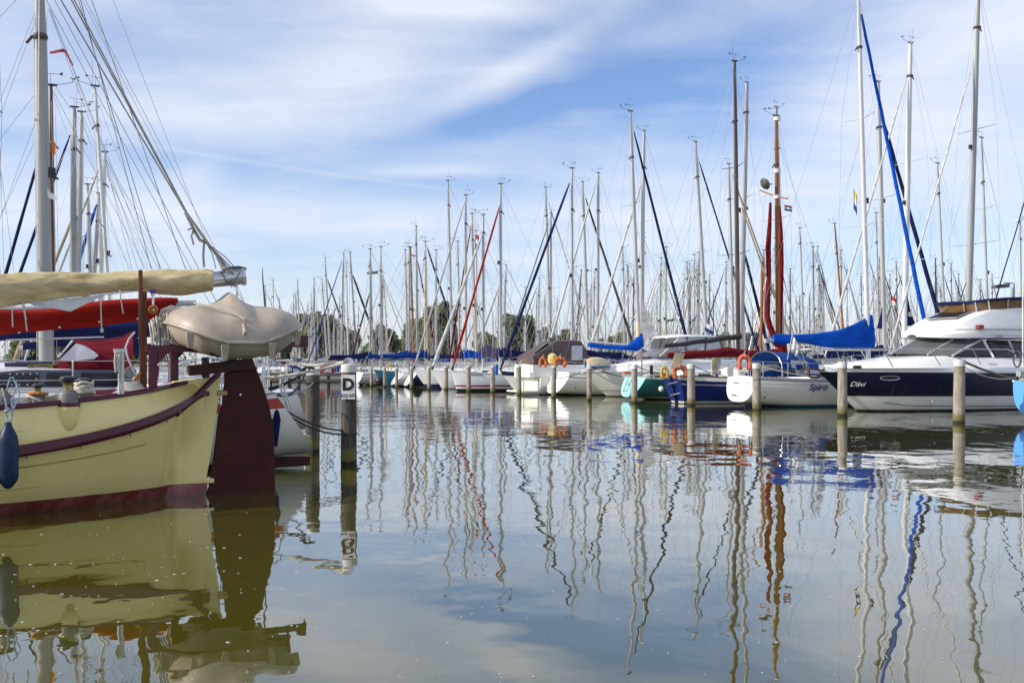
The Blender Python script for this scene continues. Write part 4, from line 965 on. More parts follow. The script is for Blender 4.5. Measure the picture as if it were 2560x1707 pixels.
# canvas screens and bits in the cockpit
b = MB(); b.prism([gpx(1676, 922, -.9), gpx(1700, 918, -.9), gpx(1712, 884, -.6), gpx(1688, 882, -.6)], (0, .02, 0)); b.build('canvas_screen', TAN, gaf)
b = MB(); rr = [gpx(1779, 926, -.9), gpx(1796, 926, -.9), gpx(1802, 905, -.8), gpx(1798, 896, -.8), gpx(1786, 894, -.8), gpx(1778, 900, -.8)]; b.prism(rr, (0, .06, 0)); b.build('helm_seat_cover', TAN, gaf)
b = MB(); b.box(gpx(1789, 931, -.85), (.45, .2, .17)); b.build('deck_box', CREAM, gaf)
horseshoe('faded brownish orange lifebuoy hanging on the dark blue stern', FG, 0, 0, 40, 42, 0, ORANGE2, Ypt=at(1700, 933, 42.9), tilt=-8)
horseshoe('yellow lifebuoy on the port quarter of the dark blue boat', FG, 0, 0, 20, 34, 0, YELLOW, Ypt=at(1661, 934, 44.2))
fb = thing('ball_fender', 'white round fender hanging between the turquoise and the blue hull', 'fender', at(1653, 972, 44.6)); s_ = .125
b = MB(); b.lathe([(.01, -s_)] + [(s_ * math.sin(a), -s_ * math.cos(a)) for a in [R(x) for x in range(15, 171, 15)]] + [(.03, s_ * 1.0), (.03, s_ * 1.3), (.01, s_ * 1.32)], (0, 0, 0), 18); b.build('ball', WHITE, fb)
b = MB(); b.lathe([(.045, s_ * .9), (.04, s_ * 1.5)], (0, 0, 0), 10); b.tube([(0, 0, s_ * 1.4), (.02, 0, .75)], .012, 5); b.build('neck', BLACK, fb)

# -- E: turquoise sloop
tq = thing('sailing_yacht', 'turquoise sloop, pale sunlit transom with ladder turned to the channel', 'sailing yacht', (5.55, 48.45, 0), STERN, 'sailing yachts berthed in rows')
FT = Frame(tq.location, STERN)
HT = Hull(L=10.2, B=3.3, fs=1.08, fm=1.0, fb=1.35, tw=.60, ks=.14, rake=.55, e=.8, f=1.0)
PT = paint('hull_turquoise', (.016, .125, .12), bands=((-2, .06, (.02, .02, .02)), (.06, .16, (.55, .52, .45))), vbands=((.955, .975, (.7, .7, .66)),))
build_hull(tq, HT, PT, WHITE, paint('transom_turquoise_sunlit', (.30, .60, .58)), WHITE, .02, n=12)  # transom is the hull turquoise made paler, sunlight painted into its colour
build_cabin(tq, HT, WHITE, 3.2, 7.4, .45, nwin=3); guard(tq, HT, .62)
tq_top = FT.px(1820.8, 411, 0); 
rig(tq, HT, 6.6, 1.3, (6.35, 0, CAM_H + (HY - 153) / FPX * 50.9), .125, DARKM, (.38, .66), None, (2.2, 2.55, 3.05, .22, .30, DGREYC), True, 12)
tx = lambda z: HT.rake * (z - HT.ks) - .03
ladder(tq, [(tx(1.0), .52, 1.05), (tx(.42), .52, .42)], [(tx(1.0), .18, 1.05), (tx(.42), .18, .42)], (.45, .98), .014)
b = MB(); p = FT.px(1605, 935, -.9); b.tube([p, p + Vector((-.02, 0, 1.3))], .03, 6); b.build('flagstaff', VARN, tq)
b = MB(); b.box(FT.px(1565, 931, .6), (.3, .25, .10)); b.build('stern_light_box', ORANGE, tq)
b = MB(); p = FT.px(1628, 925, -.9); b.box(p, (.14, .12, .5)); b.box(p + Vector((.02, 0, -.35)), (.06, .06, .3)); b.build('outboard_motor', BLACK, tq)
b = MB(); b.tube([FT.px(1640, 942, -1.3) + Vector((x, 0, 0)) for x in (0, .9, 2.2)], .05, 6); b.build('coiled_line', ROPEB, tq)
b = MB(); p = FT.px(1620, 938, -1.25); b.lathe([(.02, -.06), (.2, -.05), (.24, .02), (.02, .07)], p, 12); b.build('vent', WHITE, tq)

# -- F: big white cruiser with the hard top
crz = thing('motor_cruiser', 'white motor cruiser with hard top and flared bow, behind the turquoise stern', 'motor cruiser', (0, 0, 0), BOW)
crz.location = Vector((3.7, 52.9, 0)) + U * 11.4; FF = Frame(crz.location, BOW)
HF = Hull(L=11.4, B=3.7, fs=1.25, fm=1.28, fb=1.36, tw=.9, ks=-.3, kd=-.6, ts=.82, e=.48, f=1.05, rake=-.05, pw=1.0, bp=2.2, flare=.55)
PF = paint('hull_cruiser', (.80, .79, .72), bands=((-2, .05, (.03, .03, .03)), (.27, .30, (.02, .02, .02)), (.34, .36, (.02, .02, .02))), dirt=.3)
build_hull(crz, HF, PF, WHITE, WHITE, WHITE, .05, n=12)
b = MB(); rings = []
for x, w, z in ((11.0, .15, 1.5), (10.2, .7, 1.58), (9.0, 1.1, 1.72), (7.9, 1.35, 1.9), (7.0, 1.45, 1.98), (1.0, 1.45, 1.95)): rings.append(ring_sym(x, [(w * 1.1, 1.32), (w, z - .1), (w * .8, z), (.001, z + .05)]))
b.loft(rings, close=False); b.build('cabin_trunk', WHITE, crz, sharp=45)
fp = lambda px, py, w: FF.px(px, py, w)
for sg in (1, -1):
    f = lambda v: Vector((v.x, v.y * sg, v.z))
    b = MB(); b.prism([f(HF.at_z(9.0, 1.10, 1, .012)), f(HF.at_z(7.4, 1.12, 1, .012)), f(HF.at_z(7.4, .78, 1, .012)), f(HF.at_z(7.9, .80, 1, .012))], (0, .015, 0)); b.build('hull_window', GLASS, crz, smooth=False)
    pane('windscreen', [f(fp(1646, 892, 1.25)), f(fp(1690, 894, 1.4)), f(fp(1706, 872, 1.3)), f(fp(1684, 871, 1.15))], glass_mat('cruiser_glass', (.16, .17, .19), .08), parent=crz)
    pane('windscreen', [f(fp(1634, 891, .1) + Vector((.1, -.1, 0))), f(fp(1644, 892, 1.2)), f(fp(1682, 871, 1.1)), f(fp(1676, 870, .1) + Vector((0, -.1, 0)))], glass_mat('cruiser_glass', (.16, .17, .19), .08), parent=crz, off=(1, 0, .5))
    pane('side_curtain', [f(fp(1690, 869, 1.35)), f(fp(1712, 870, 1.35)), f(fp(1716, 842, 1.25)), f(fp(1694, 843, 1.25))], CLEAR, parent=crz)
    pane('side_curtain', [f(fp(1716, 872, 1.37)), f(fp(1760, 872, 1.37)), f(fp(1762, 842, 1.27)), f(fp(1720, 842, 1.27))], CLEAR, parent=crz)
    pane('side_curtain', [f(fp(1766, 880, 1.38)), f(fp(1806, 880, 1.38)), f(fp(1800, 842, 1.27)), f(fp(1768, 842, 1.27))], CLEAR, parent=crz)
    b = MB(); b.bar(f(fp(1650, 890, 1.42)), f(fp(1696, 847, 1.3)), .06, .06); b.build('roof_strut', MASTW, crz)
    for a_ in ((1714, 1718), (1763, 1765), (1806, 1800)):
        b = MB(); b.bar(f(fp(a_[0], 875, 1.4)), f(fp(a_[1], 842, 1.28)), .10, .08); b.build('roof_post', GREYC, crz)
b = MB(); rings = []
for px_, w, th in ((1644, .25, .02), (1652, .9, .05), (1672, 1.3, .09), (1702, 1.42, .11), (1730, 1.42, .11), (1750, 1.38, .09), (1758, 1.1, .04)):
    x = fp(px_, 840, 0).x; z = fp(1700, 841, 1.4).z - (.05 if px_ in (1644, 1652) else 0)
    rings.append([Vector((x, w, z)), Vector((x, w * .96, z + th)), Vector((x, 0, z + th + .05)), Vector((x, -w * .96, z + th)), Vector((x, -w, z)), Vector((x, 0, z - .01))])
b.loft(rings); b.build('hard_top', WHITE, crz, sharp=45)
guard(crz, HF, .62, stern=False)
dn = thing('dinghy', 'small tan and grey dinghy with a blue rim lying on the white cruiser foredeck', 'dinghy', fp(1487, 905, .5) + Vector((0, 0, 0)), 0)
dn.location = FF.o + FF.e1 * fp(1490, 905, .4).x + FF.e2 * .4 + Vector((0, 0, 1.62)); dn.rotation_euler = (0, 0, BOW)
b = MB(); rings = []
for x in (-.62, -.52, -.26, 0, .26, .48, .62):
    w = .42 * (1 - max(0, x / .72) ** 2.4); rings.append([Vector((x, w, 0)), Vector((x, w * .93, .2 * (1 - x * x * .7))), Vector((x, w * .6, .42 * (1 - x * x * .8))), Vector((x, 0, .5 * (1 - x * x * .8))), Vector((x, -w * .6, .42 * (1 - x * x * .8))), Vector((x, -w * .93, .2 * (1 - x * x * .7))), Vector((x, -w, 0))])
b.loft(rings, close=False); b.build('cover', mat('dinghy_tan', (.55, .45, .30), .6, var=.1), dn)
b = MB(); b.tube([r[0] for r in rings] + [r[-1] for r in reversed(rings)], .045, 8); b.build('rim', mat('dinghy_blue', (.05, .22, .42), .5), dn)

# -- G: white sloop with the two orange lifebuoys
slo = thing('sailing_yacht', 'white sloop with two orange lifebuoys and a bright blue sail bundle', 'sailing yacht', (2.2, 55.6, 0), STERN, 'sailing yachts berthed in rows')
FL = Frame(slo.location, STERN)
HL = Hull(L=11.6, B=3.7, fs=1.25, fm=1.12, fb=1.45, tw=.66, ks=.12, rake=.55, e=.7, f=.95)
PL_ = paint('hull_sloop_g', (.82, .81, .77), bands=((.0, .055, (.01, .02, .08)), (-2, 0, (.01, .01, .02))), vbands=((.80, .84, (.12, .11, .09)),), dirt=.4)
build_hull(slo, HL, PL_, WHITE, WHITE, ALU, .02, n=12); build_cabin(slo, HL, WHITE, 3.6, 8.4, .48, nwin=3); guard(slo, HL, .62)
tx = lambda z: HL.rake * (z - HL.ks) - .03
ladder(slo, [(tx(1.15), .75, 1.2), (tx(.3), .75, .3)], [(tx(1.15), .32, 1.2), (tx(.3), .32, .3)], (.3, .62, .98), .014)
b = MB(); b.tube([HL.at_z(.85, .42, -1, 0), HL.at_z(.85, .42, -1, .02)], .04, 8); b.build('exhaust_outlet', BLACK, slo)
rig(slo, HL, 5.7, 1.4, (5.05, 0, CAM_H + (HY - 281) / FPX * 57.8), .115, ALU2, (.36, .64), (.085, NAVY, .03, .95, 9.4), None, True, 61, True, .006)
lp = lambda px, py, w=0.0: FL.px(px, py, w)
b = MB(); b.tube([lp(1600, 866), lp(1470, 853)], .06, 8); b.build('boom', MASTW, slo)
b = MB(); rings = []; rr = random.Random(2)
for i, (x_, t_, u_) in enumerate([(1472, 857, 866), (1478, 857, 869), (1495, 859, 871), (1515, 862, 873), (1535, 863, 874), (1555, 864, 875), (1570, 861, 876), (1582, 852, 877), (1591, 841, 878), (1597, 834, 878), (1605, 833, 878)]):
    A, B_ = lp(x_, t_), lp(x_, u_); w = (.14 + .08 * i / 10) * (1 + .2 * rr.uniform(-1, 1))
    rings.append([Vector((A.x + rr.uniform(-.04, .04), w * cy, B_.z + (A.z - B_.z) * cz)) for cy, cz in ((0, 0), (.7, .06), (1, .3), (.9, .6), (.5, .92), (0, 1), (-.5, .92), (-.9, .6), (-1, .3), (-.7, .06))])
b.loft(rings); b.build('sail_cover', ROYAL, slo, sharp=70)
b = MB(); b.tube([(5.6, 0, 1.3), (5.55, 0, 4.2)], [.135, .13], 12); b.build('mast_collar', BEIGE, slo)
horseshoe('orange lifebuoy left of the pair on the white sloop, seen edge on', FL, 0, 0, 19, 29, 0, ORANGE, Ypt=at(1357, 908, 56.0), group='orange lifebuoys on the white sloop')
horseshoe('orange lifebuoy right of the pair on the white sloop, seen full on', FL, 0, 0, 33, 31, 0, ORANGE, Ypt=at(1400, 908, 54.6), group='orange lifebuoys on the white sloop')
b = MB(); rr = random.Random(1); c = lp(1381, 895, .1); b.lathe([(.05, -.36), (.22, -.3), (.28, -.05), (.24, .16), (.1, .26), (.03, .28)], c, 10); b.build('rescue_sling', cloth('pale_yellow_cover', (.66, .55, .22), 1.0), slo)
b = MB(); b.tube([lp(1381, 930, .1), lp(1381, 852, .1)], .022, 6); b.prism([lp(1372, 843, .1), lp(1390, 848, .1), lp(1372, 855, .1)], (0, .25, 0)); b.build('wind_generator', mat('generator_grey', (.13, .13, .12), .4, .4), slo)

# -- H2: cabin cruiser with the brown canopy
cab = thing('cabin_cruiser', 'white cabin cruiser under a brown canvas canopy, open stern platform', 'motor cruiser', (1.04, 57.9, 0), STERN)
FC = Frame(cab.location, STERN)
HC = Hull(L=9.2, B=3.3, fs=.95, fm=1.05, fb=1.35, tw=.92, ks=-.25, kd=-.5, rake=0.0, e=.42, f=1.05, bp=2.4)
build_hull(cab, HC, PW[0], WHITE, CREAM, WHITE, .03, n=10)
cpx = lambda px, py, w=0.0: FC.px(px, py, w)
b = MB(); rings = []
for px_, py_, w in ((1335, 888, 1.25), (1368, 868, 1.2), (1395, 851, 1.15), (1455, 850, 1.1), (1468, 870, 1.05), (1478, 905, 1.0)):
    x, z = cpx(px_, 880, -w).x, cpx(px_, py_, -w).z; rings.append([Vector((x, w, 1.72)), Vector((x, w * .96, (z + 1.72) / 2)), Vector((x, w * .86, max(1.74, z - .05))), Vector((x, 0, max(1.76, z + .05))), Vector((x, -w * .86, max(1.74, z - .05))), Vector((x, -w * .96, (z + 1.72) / 2)), Vector((x, -w, 1.72))])
sx0_, sx1_ = rings[0][0].x - .1, rings[-1][0].x + .3
b2_ = MB(); b2_.loft([[Vector((x, 1.36, 1.0)), Vector((x, 1.30, 1.70)), Vector((x, 0, 1.75)), Vector((x, -1.30, 1.70)), Vector((x, -1.36, 1.0))] for x in (sx0_, (sx0_ + sx1_) / 2, sx1_)], close=True); b2_.build('superstructure', WHITE, cab, sharp=40)
b.loft(rings, close=False); b.poly(rings[0]); b.build('canopy', BROWN, cab, sharp=35)
pane('canopy_window', [cpx(1428, 900, -1.15), cpx(1456, 900, -1.12), cpx(1456, 864, -1.0), cpx(1430, 864, -1.03)], CLEAR, parent=cab)
pane('canopy_window', [cpx(1335, 880, .9), cpx(1335, 882, -.9), cpx(1368, 857, -.85), cpx(1368, 857, .85)], CLEAR, .02, (-1, 0, 1), cab)
build_cabin(cab, HC, WHITE, 4.0, 7.6, .6, .75, nwin=2)
b = MB(); b.box((-.45, 0, .18), (.9, 2.7, .10)); b.build('stern_platform', CREAM, cab)
b = MB()
for y in (1.1, -.9): b.tube([(-.1, y, .95), (-.05, y, 1.75), (-.9, y, 1.95), (-1.25, y, 1.5)], .05, 8)
b.tube([(-.05, 1.1, 1.85), (-.05, -.9, 1.85)], .05, 8); b.build('davit', mat('davit_sand', (.42, .34, .27), .5), cab)
b = MB(); b.box((.02, -.5, 1.05), (.1, 1.3, .55)); b.build('stern_gate', CREAM, cab)
b = MB(); b.tube([(.1, 1.2, 1.55), (.1, .2, 1.55), (.1, -1.3, 1.55)], .015, 6); b.tube([(.1, .2, 1.0), (.1, .2, 1.55)], .015, 6); b.tube([(.1, -1.3, 1.0), (.1, -1.3, 1.55)], .015, 6); b.build('stern_rail', STEEL, cab)

# -- the bows left of it
def bowboat(label, tip, L, B, pm, top, Y, jibpx=None, jib=None, xm=None, r=.085, cover=NAVY, ov=.85, mm=None, spread=(.52,), fb=1.35, boom=True, ha=.3, hm=.75, extra=None):
    root = thing('sailing_yacht', label, 'sailing yacht', Vector(tip) + U * L, BOW, 'sailing yachts berthed in rows')
    H = Hull(L=L, B=B, fs=1.0, fm=1.0, fb=fb, tw=.62, ts=ov, rake=.3)
    build_hull(root, H, pm, WHITE, WHITE, WHITE, .022, n=10); build_cabin(root, H, WHITE, L * .26, L * .75, .42); guard(root, H, .62)
    F_ = Frame(root.location, BOW); p = F_.px(*top, 0)
    xm = xm or p.x; Yt = F_.o.y + xm * F_.e1.y; zt = CAM_H + (HY - top[1]) / FPX * Yt
    jt = .97
    if jib: jt = min(.99, (CAM_H + (HY - jibpx[1]) / FPX * Yt - 1.1) / (zt - 1.1) + .01)
    rig(root, H, xm, 1.1, (p.x, 0, zt), r, mm or ALU2, spread, jib and jib + (None,), (xm - 3.5, 2.25, 2.2, ha, hm, cover) if boom else None, True, int(top[0]), True, .007, True, jt)
    return root, H, F_
h1, HH1, FH1 = bowboat('white sloop with a navy sheer band, bow beside the blue fender', (-.77, 60.2, 0), 10.5, 3.4, paint('hull_h1', (.80, .80, .77), bands=((-2, .07, (.10, .14, .18)),), vbands=((.80, 1.2, (.012, .018, .05)),)), (1430.5, 421), 63, (1419, 445), (.10, NAVY, .02, .96), ov=.87)
ci, HI, FI = bowboat('white sloop lettered in gothic type above a red waterline stripe, red furled sail', (-3.9, 63.9, 0), 10.2, 3.3, paint('hull_red_stripe', (.76, .78, .82), bands=((-2, .17, (.012, .014, .022)), (.30, .40, (.30, .012, .02))), vbands=((.93, .955, (.30, .31, .33)),), dirt=.1), (1251.5, 460), 65, (1245, 512), (.085, REDC, .02, .985), ov=.955, r=.105)
on_side(HI, 10.2 - 1.95, 10.2 - .75, 1.00, 1, .22, 'COMPASSION', NAMEK, ci, shear=.15, xs=.8)
bowboat('white sloop between two posts, thick white furled sail, no stripe', (-5.67, 69.8, 0), 10, 3.2, paint('hull_j', (.80, .80, .81), bands=((-2, .03, (.02, .02, .02)),)), (1208.4, 537), 71, (1191, 584), (.12, WHITEC, .02, .98), ov=.90, cover=PURP, hm=1.1, ha=.5, r=.1)
bowboat('white sloop with a deep royal blue foot and slim grey furled sail', (-7.24, 72.8, 0), 10.6, 3.4, paint('hull_k', (.80, .80, .77), bands=((-2, .30, (.012, .03, .16)),)), (1164.5, 488), 74, (1158, 502), (.075, ALU, .02, .98), ov=.88, cover=ROYAL, r=.1)
def sternboat(label, S, L, B, pm, tm, top=None, mm=None, cover=NAVY, rake=.5, **k):
    root = thing('sailing_yacht', label, 'sailing yacht', S, STERN, 'sailing yachts berthed in rows')
    H = Hull(L=L, B=B, fs=1.05, fm=1.0, fb=1.3, tw=.6, ks=.1, rake=rake); build_hull(root, H, pm, WHITE, tm, WHITE, .022, n=9); build_cabin(root, H, WHITE, L * .3, L * .75, .42); guard(root, H, .62)
    if top:
        F_ = Frame(root.location, STERN); p = F_.px(*top, 0); zt = CAM_H + (HY - top[1]) / FPX * (F_.o.y + p.x * F_.e1.y)
        rig(root, H, p.x, 1.1, (p.x, 0, zt), .085, mm or ALU, (.52,), k.get('jib'), (p.x - 3.4, 2.25, 2.2, .3, .75, cover), True, int(top[0]), True, .008)
    return root, H
sternboat('small navy sloop with white transom between posts left of the white bows', at(1012, 912, 76).xy.to_3d(), 8.6, 2.8, PNAVY, WHITE, (1063.5, 604), BEIGE, BLUE, .75)
sternboat('white sloop with a royal blue foot behind the yellow lifebuoy', at(979, 912, 78.5).xy.to_3d(), 9, 2.9, paint('hull_blue_foot', WB, bands=((-2, .12, (.01, .05, .16)),)), WHITE, (1023.5, 618), None, BLUE, .75)
horseshoe('yellow lifebuoy on the far white stern', None, 0, 0, 13, 17, 0, YELLOW, Ypt=at(974, 919, 78))
root, H_, F_ = bowboat('teal hulled boat, bow pointing down between two far posts', at(932, 912, 80).xy.to_3d(), 8.5, 2.8, paint('hull_teal', (.02, .12, .20), bands=((-2, .03, (.02, .02, .02)),)), (952, 617), 82, ov=.86, cover=WHITEC)
sternboat('white motor sailer, lit transom, last of the row behind the D sign', at(892, 912, 82.5).xy.to_3d(), 9.2, 3.0, PW[2], WHITE, (925.8, 623), None, NAVY, .3)
fd = thing('black_fender', 'black ball fender beside the teal bow', 'fender', at(949, 952, 78)); b = MB(); b.lathe([(.02, -.36)] + [(.36 * math.sin(a), -.36 * math.cos(a)) for a in [R(x) for x in range(20, 171, 15)]] + [(.05, .4)], (0, 0, 0), 16); b.build('ball', BLACK, fd); b = MB(); b.tube([(0, 0, .36), (.05, 0, .8)], .02, 5); b.build('line', ROPEB, fd)
fd = thing('cylinder_fender', 'bright blue fender hanging on the navy banded white bow', 'fender', at(1241, 924, 58.2)); b = MB(); b.lathe([(.02, -.32), (.10, -.28), (.12, -.2), (.12, .2), (.10, .28), (.03, .33)], (0, 0, 0), 12); b.build('tube', mat('fender_blue', (.015, .09, .42), .4), fd); b = MB(); b.tube([(0, 0, .32), (0, .05, .6)], .012, 5); b.build('line', ROPE, fd)
# ------------------------------------------------------------------ masts of the rows behind
D = lambda ty, H=13.0: (H - CAM_H) * FPX / (HY - ty)     # distance at which a mast of height H reaches pixel row ty
LIST = [
 # top, bot, Y, mast, jib, bow, cover, extra, label
 ((739.5, 736), (742, 886), 150, ALU, None, 1, WHITEC, {}, 'short bare mast, leftmost beside the upturned dinghy'),
 ((744.6, 702), (750, 886), 125, ALU2, (748, 745, 800, 885, .06, BLUE), 1, WHITEC, {}, 'yacht with a small round pennant mast and blue furled stay, just right of the dinghy'),
 ((785, 697), (787, 884), 128, DARKM if False else ALU, None, -1, GREYC, {}, 'yacht with a lone straight grey mast above the pier'),
 ((806, 699), (817, 884), 125, ALU2, None, 1, WHITEC, {}, 'yacht with a slightly raked mast left of the dark diagonal stay'),
 ((814, 645), (825, 881), 104, ALU2, (820, 697, 883, 880, .10, DGREYC), 1, GREYC, {}, 'yacht with a dark grey furled sail falling right behind the D sign'),
 ((858.7, 633.6), (853, 889), 99, ALU2, (851, 650, 766, 915, .06, BLUE), -1, NAVY, {'radar': .47}, 'yacht with a radar dome and thin blue furled stay falling left to the pier'),
 ((866, 658), (870, 873), 112, MASTW, None, 1, WHITEC, {}, 'white mast standing close behind the radar mast'),
 ((876.5, 631), (891, 884), 98, ALU, (885, 688, 942, 850, .13, DGREYC), 1, NAVY, {}, 'yacht with a thick black furled sail falling right to the next mast'),
 ((925.8, 623), (931, 873), 97, ALU, (925, 730, 890, 850, .10, DGREYC), -1, NAVY, {}, 'yacht with a dark furled sail falling left under the crossing stays'),
 ((960, 702), (969, 878), 125, BEIGE, (966, 715, 1003, 820, .06, SANDC), 1, BLUE, {}, 'yacht with a buff mast right of the lamp'),
 ((1013.7, 625), (1018, 876), 95, ALU2, None, 1, BLUE, {}, 'left one of the close pair of silver masts beside the wooden mast'),
 ((1040.7, 565), (1043, 879), 84, ALU, (1026, 650, 1064, 790, .07, MAROON), 1, ROYAL, {}, 'yacht with a tall stepped silver mast right of the wooden one, maroon furled stay'),
 ((1090, 625), (1090, 876), 95, ALU2, None, -1, NAVY, {}, 'yacht with a thin pale mast in front of the tallest willow'),
 ((1120, 453), (1130, 869), 68.5, ALU2, None, -1, NAVY, {'spread': (.36, .64)}, 'yacht with the tall white mast left of the willow, two pairs of spreaders'),
 ((1063.6, 604), (1068, 865), 90, BEIGE, (1069, 612, 1146, 851, .11, NAVY), 1, NAVY, {}, 'yacht with a navy furled sail crossing in front of the willow'),
 ((1145, 604), (1148, 858), 92, ALU2, None, 1, NAVY, {}, 'yacht with a thin silver mast right of the willow'),
 ((1180, 535), (1190, 847), 81, BEIGE, (1178, 560, 1140, 790, .07, MAROON), -1, PURP, {}, 'yacht with a buff mast, red furled stay and faded purple sail bundle'),
 ((1190, 577), (1191, 847), 88, MASTW, None, 1, NAVY, {}, 'yacht with a slim white mast close behind the buff one'),
 ((1364, 469.6), (1375, 838), 70, ALU2, (1371, 500, 1480, 850, .055, WHITEC), 1, NAVY, {'r': .09}, 'yacht with a silver mast crossed by the navy sail, thin white furled stay'),
 ((1377.5, 533), (1376, 838), 79, ALU, (1366, 552, 1262, 880, .05, GREENC), -1, NAVY, {'radar': .28}, 'yacht with a thin dark green furled stay and a radar dome'),
 ((1456, 456), (1469.5, 848), 68, ALU2, (1461.5, 490, 1579.7, 848, .09, DGREYC), 1, GREYC, {'r': .1}, 'yacht with a dark grey furled sail falling right to the blue sail bundle'),
 ((1496, 432), (1493.6, 848), 66, ALU2, (1490, 445, 1372, 860, .08, ALU2), -1, NAVY, {'r': .1}, 'yacht with an upright silver mast and a white furled stay falling left'),
 ((1611, 326), (1603, 827), 57, ALU2, (1581, 459, 1476, 852, .09, WHITEC), -1, GREYC, {'r': .11, 'spread': (.3, .62)}, 'yacht with a thick white furled sail falling left of the bright blue bundle'),
 ((1556.6, 619), (1561, 830), 96, ALU2, None, 1, NAVY, {}, 'yacht with a medium silver mast left of the blue sail bundle'),
 ((1585.5, 676), (1582, 840), 112, DARKM, None, 1, NAVY, {}, 'yacht with a black mast just left of the tall silver pair'),
 ((1442 + 12, 674), (1442, 838), 112, DARKM, None, -1, NAVY, {}, 'yacht with a leaning black mast behind the brown canopy'),
 ((1736, 358), (1763.6, 800), 61, ALU2, (1745, 400, 1826, 655, .07, NAVY), 1, NAVY, {'r': .115}, 'yacht with a raked tall mast above the white hard top, slim navy stay'),
 ((1820.8, 411), (1832, 830), 62, ALU2, (1823, 430, 1925, 705, .07, SANDC), 1, GREYC, {'r': .1}, 'yacht with a silver mast left of the tall dark brown one, sand coloured furled sail'),
 ((1869.7, 204), (1854, 796), 50.5, ALU, (1868, 640, 1930, 900, .09, NAVY), 1, NAVY, {'r': .125, 'spread': (.35, .6)}, 'yacht with a tall grey mast leaning into the brown one, navy furled sail low right'),
 ((1938.6, 270), (1953, 796), 51, ALU, None, 1, NAVY, {'r': .115, 'spread': (.3, .58)}, 'yacht with a tall grey mast close behind the varnished wooden one'),
 ((2082, 561), (2104, 796), 88, VARN, None, 1, NAVY, {'r': .09, 'spread': ()}, 'yacht with a slim varnished mast behind the blue boom cover'),
 ((1998, 571), (2007, 796), 90, ALU2, None, 1, GREYC, {}, 'yacht with a silver mast left of the slim varnished mast'),
 ((2053, 689), (2055, 815), 128, ALU, None, -1, NAVY, {}, 'yacht with a small mast and a dark stay between the two varnished ones'),
 ((2192.6, 207), (2209, 796), 50, ALU2, (2204, 286, 2349, 793, .11, NAVY), 1, NAVY, {'r': .12, 'spread': (.35, .6)}, 'yacht with a tall mast and a thick navy furled sail behind the bright blue one'),
 ((2188.6, 533), (2196, 800), 86, ALU2, (2210, 640, 2252, 790, .06, MAROON), 1, NAVY, {}, 'yacht with a shorter mast and dark red furled stay right of the white mast'),
 ((2280, 105), (2262.5, 796), 47, MASTW, (2268, 186, 2072, 850, .06, WHITEC), -1, NAVY, {'r': .135, 'spread': (.34, .64)}, 'yacht with a tall white mast and a long white stay falling left across the frame'),
 ((2339, 411), (2359.5, 786), 68, ALU2, None, 1, NAVY, {'radar': .30, 'spread': (.35,)}, 'yacht with a silver mast left of the motor yacht flybridge'),
 ((2454, -55), (2424, 747), 46, ALU, (2433, 153, 2235, 830, .05, WHITEC), -1, BLUE, {'r': .145, 'spread': (.33, .62)}, 'yacht with the tallest grey mast rising behind the motor yacht out of the frame'),
 ((2449, 347), (2466.6, 747), 64, ALU2, None, 1, NAVY, {'spread': (.4, .7)}, 'yacht with a thinner mast right of the tallest grey one'),
 ((2550, 553), (2552, 747), 88, ALU2, None, -1, NAVY, {'radar': .99}, 'yacht with a mast at the right edge and radar dome on top'),
 ((2617, 170), (2600, 800), 47, DARKM, (2560, 367, 2474, 747, .035, NAVY), -1, NAVY, {}, 'yacht beyond the right edge with a thin dark stay falling left'),
]
for (tp, bt, Y, mm, jib, bow, cv, ex, lab) in LIST:
    if not lab.startswith('yacht'): lab = 'yacht with a ' + lab
    bgboat(lab, tp, bt, Y, bow, None, jib, mm, cover=cv, **ex)
# gaffers with wooden masts
bgboat('gaffer with an orange varnished pole mast among the silver masts', (1026.7, 618), (1033.7, 876), 92, 1, mm=VARN, cover=BLUE, spread=(), name='gaff_cutter')
# small crane lamp masts and lights
def lamp(px, py, pyb, Y, label, s=1, w=.9):
    p = at(px, py, Y); t = thing('dock_lamp', label, 'dock lamp', (p.x, p.y, 0), 0, 'lamps on poles over the jetties')
    b = MB(); b.tube([(0, 0, 0), (0, 0, p.z)], [.07, .05], 8); b.build('pole', ALU, t)
    b = MB(); b.bar((0, 0, p.z), (-s * .5, 0, p.z + .02), .06, .06); b.build('arm', ALU, t)
    b = MB(); b.prism([(-s * .3, 0, p.z - .02), (-s * (.3 + w), 0, p.z - .10), (-s * (.35 + w), 0, p.z - .26), (-s * .35, 0, p.z - .22)], (0, .5, 0)); b.build('lamp_head', mat('lamp_grey', (.10, .10, .10), .5, .3), t)
lamp(952.5, 678, 880, 90, 'lamp on a pole with its head to the left, above the sail covers', 1)
lamp(1693, 797, 860, 95, 'lamp with a wide flat head behind the white hard top', 1, .8)
lamp(2535, 708, 800, 50, 'flat headed lamp above the motor yacht flybridge', 1, .7)
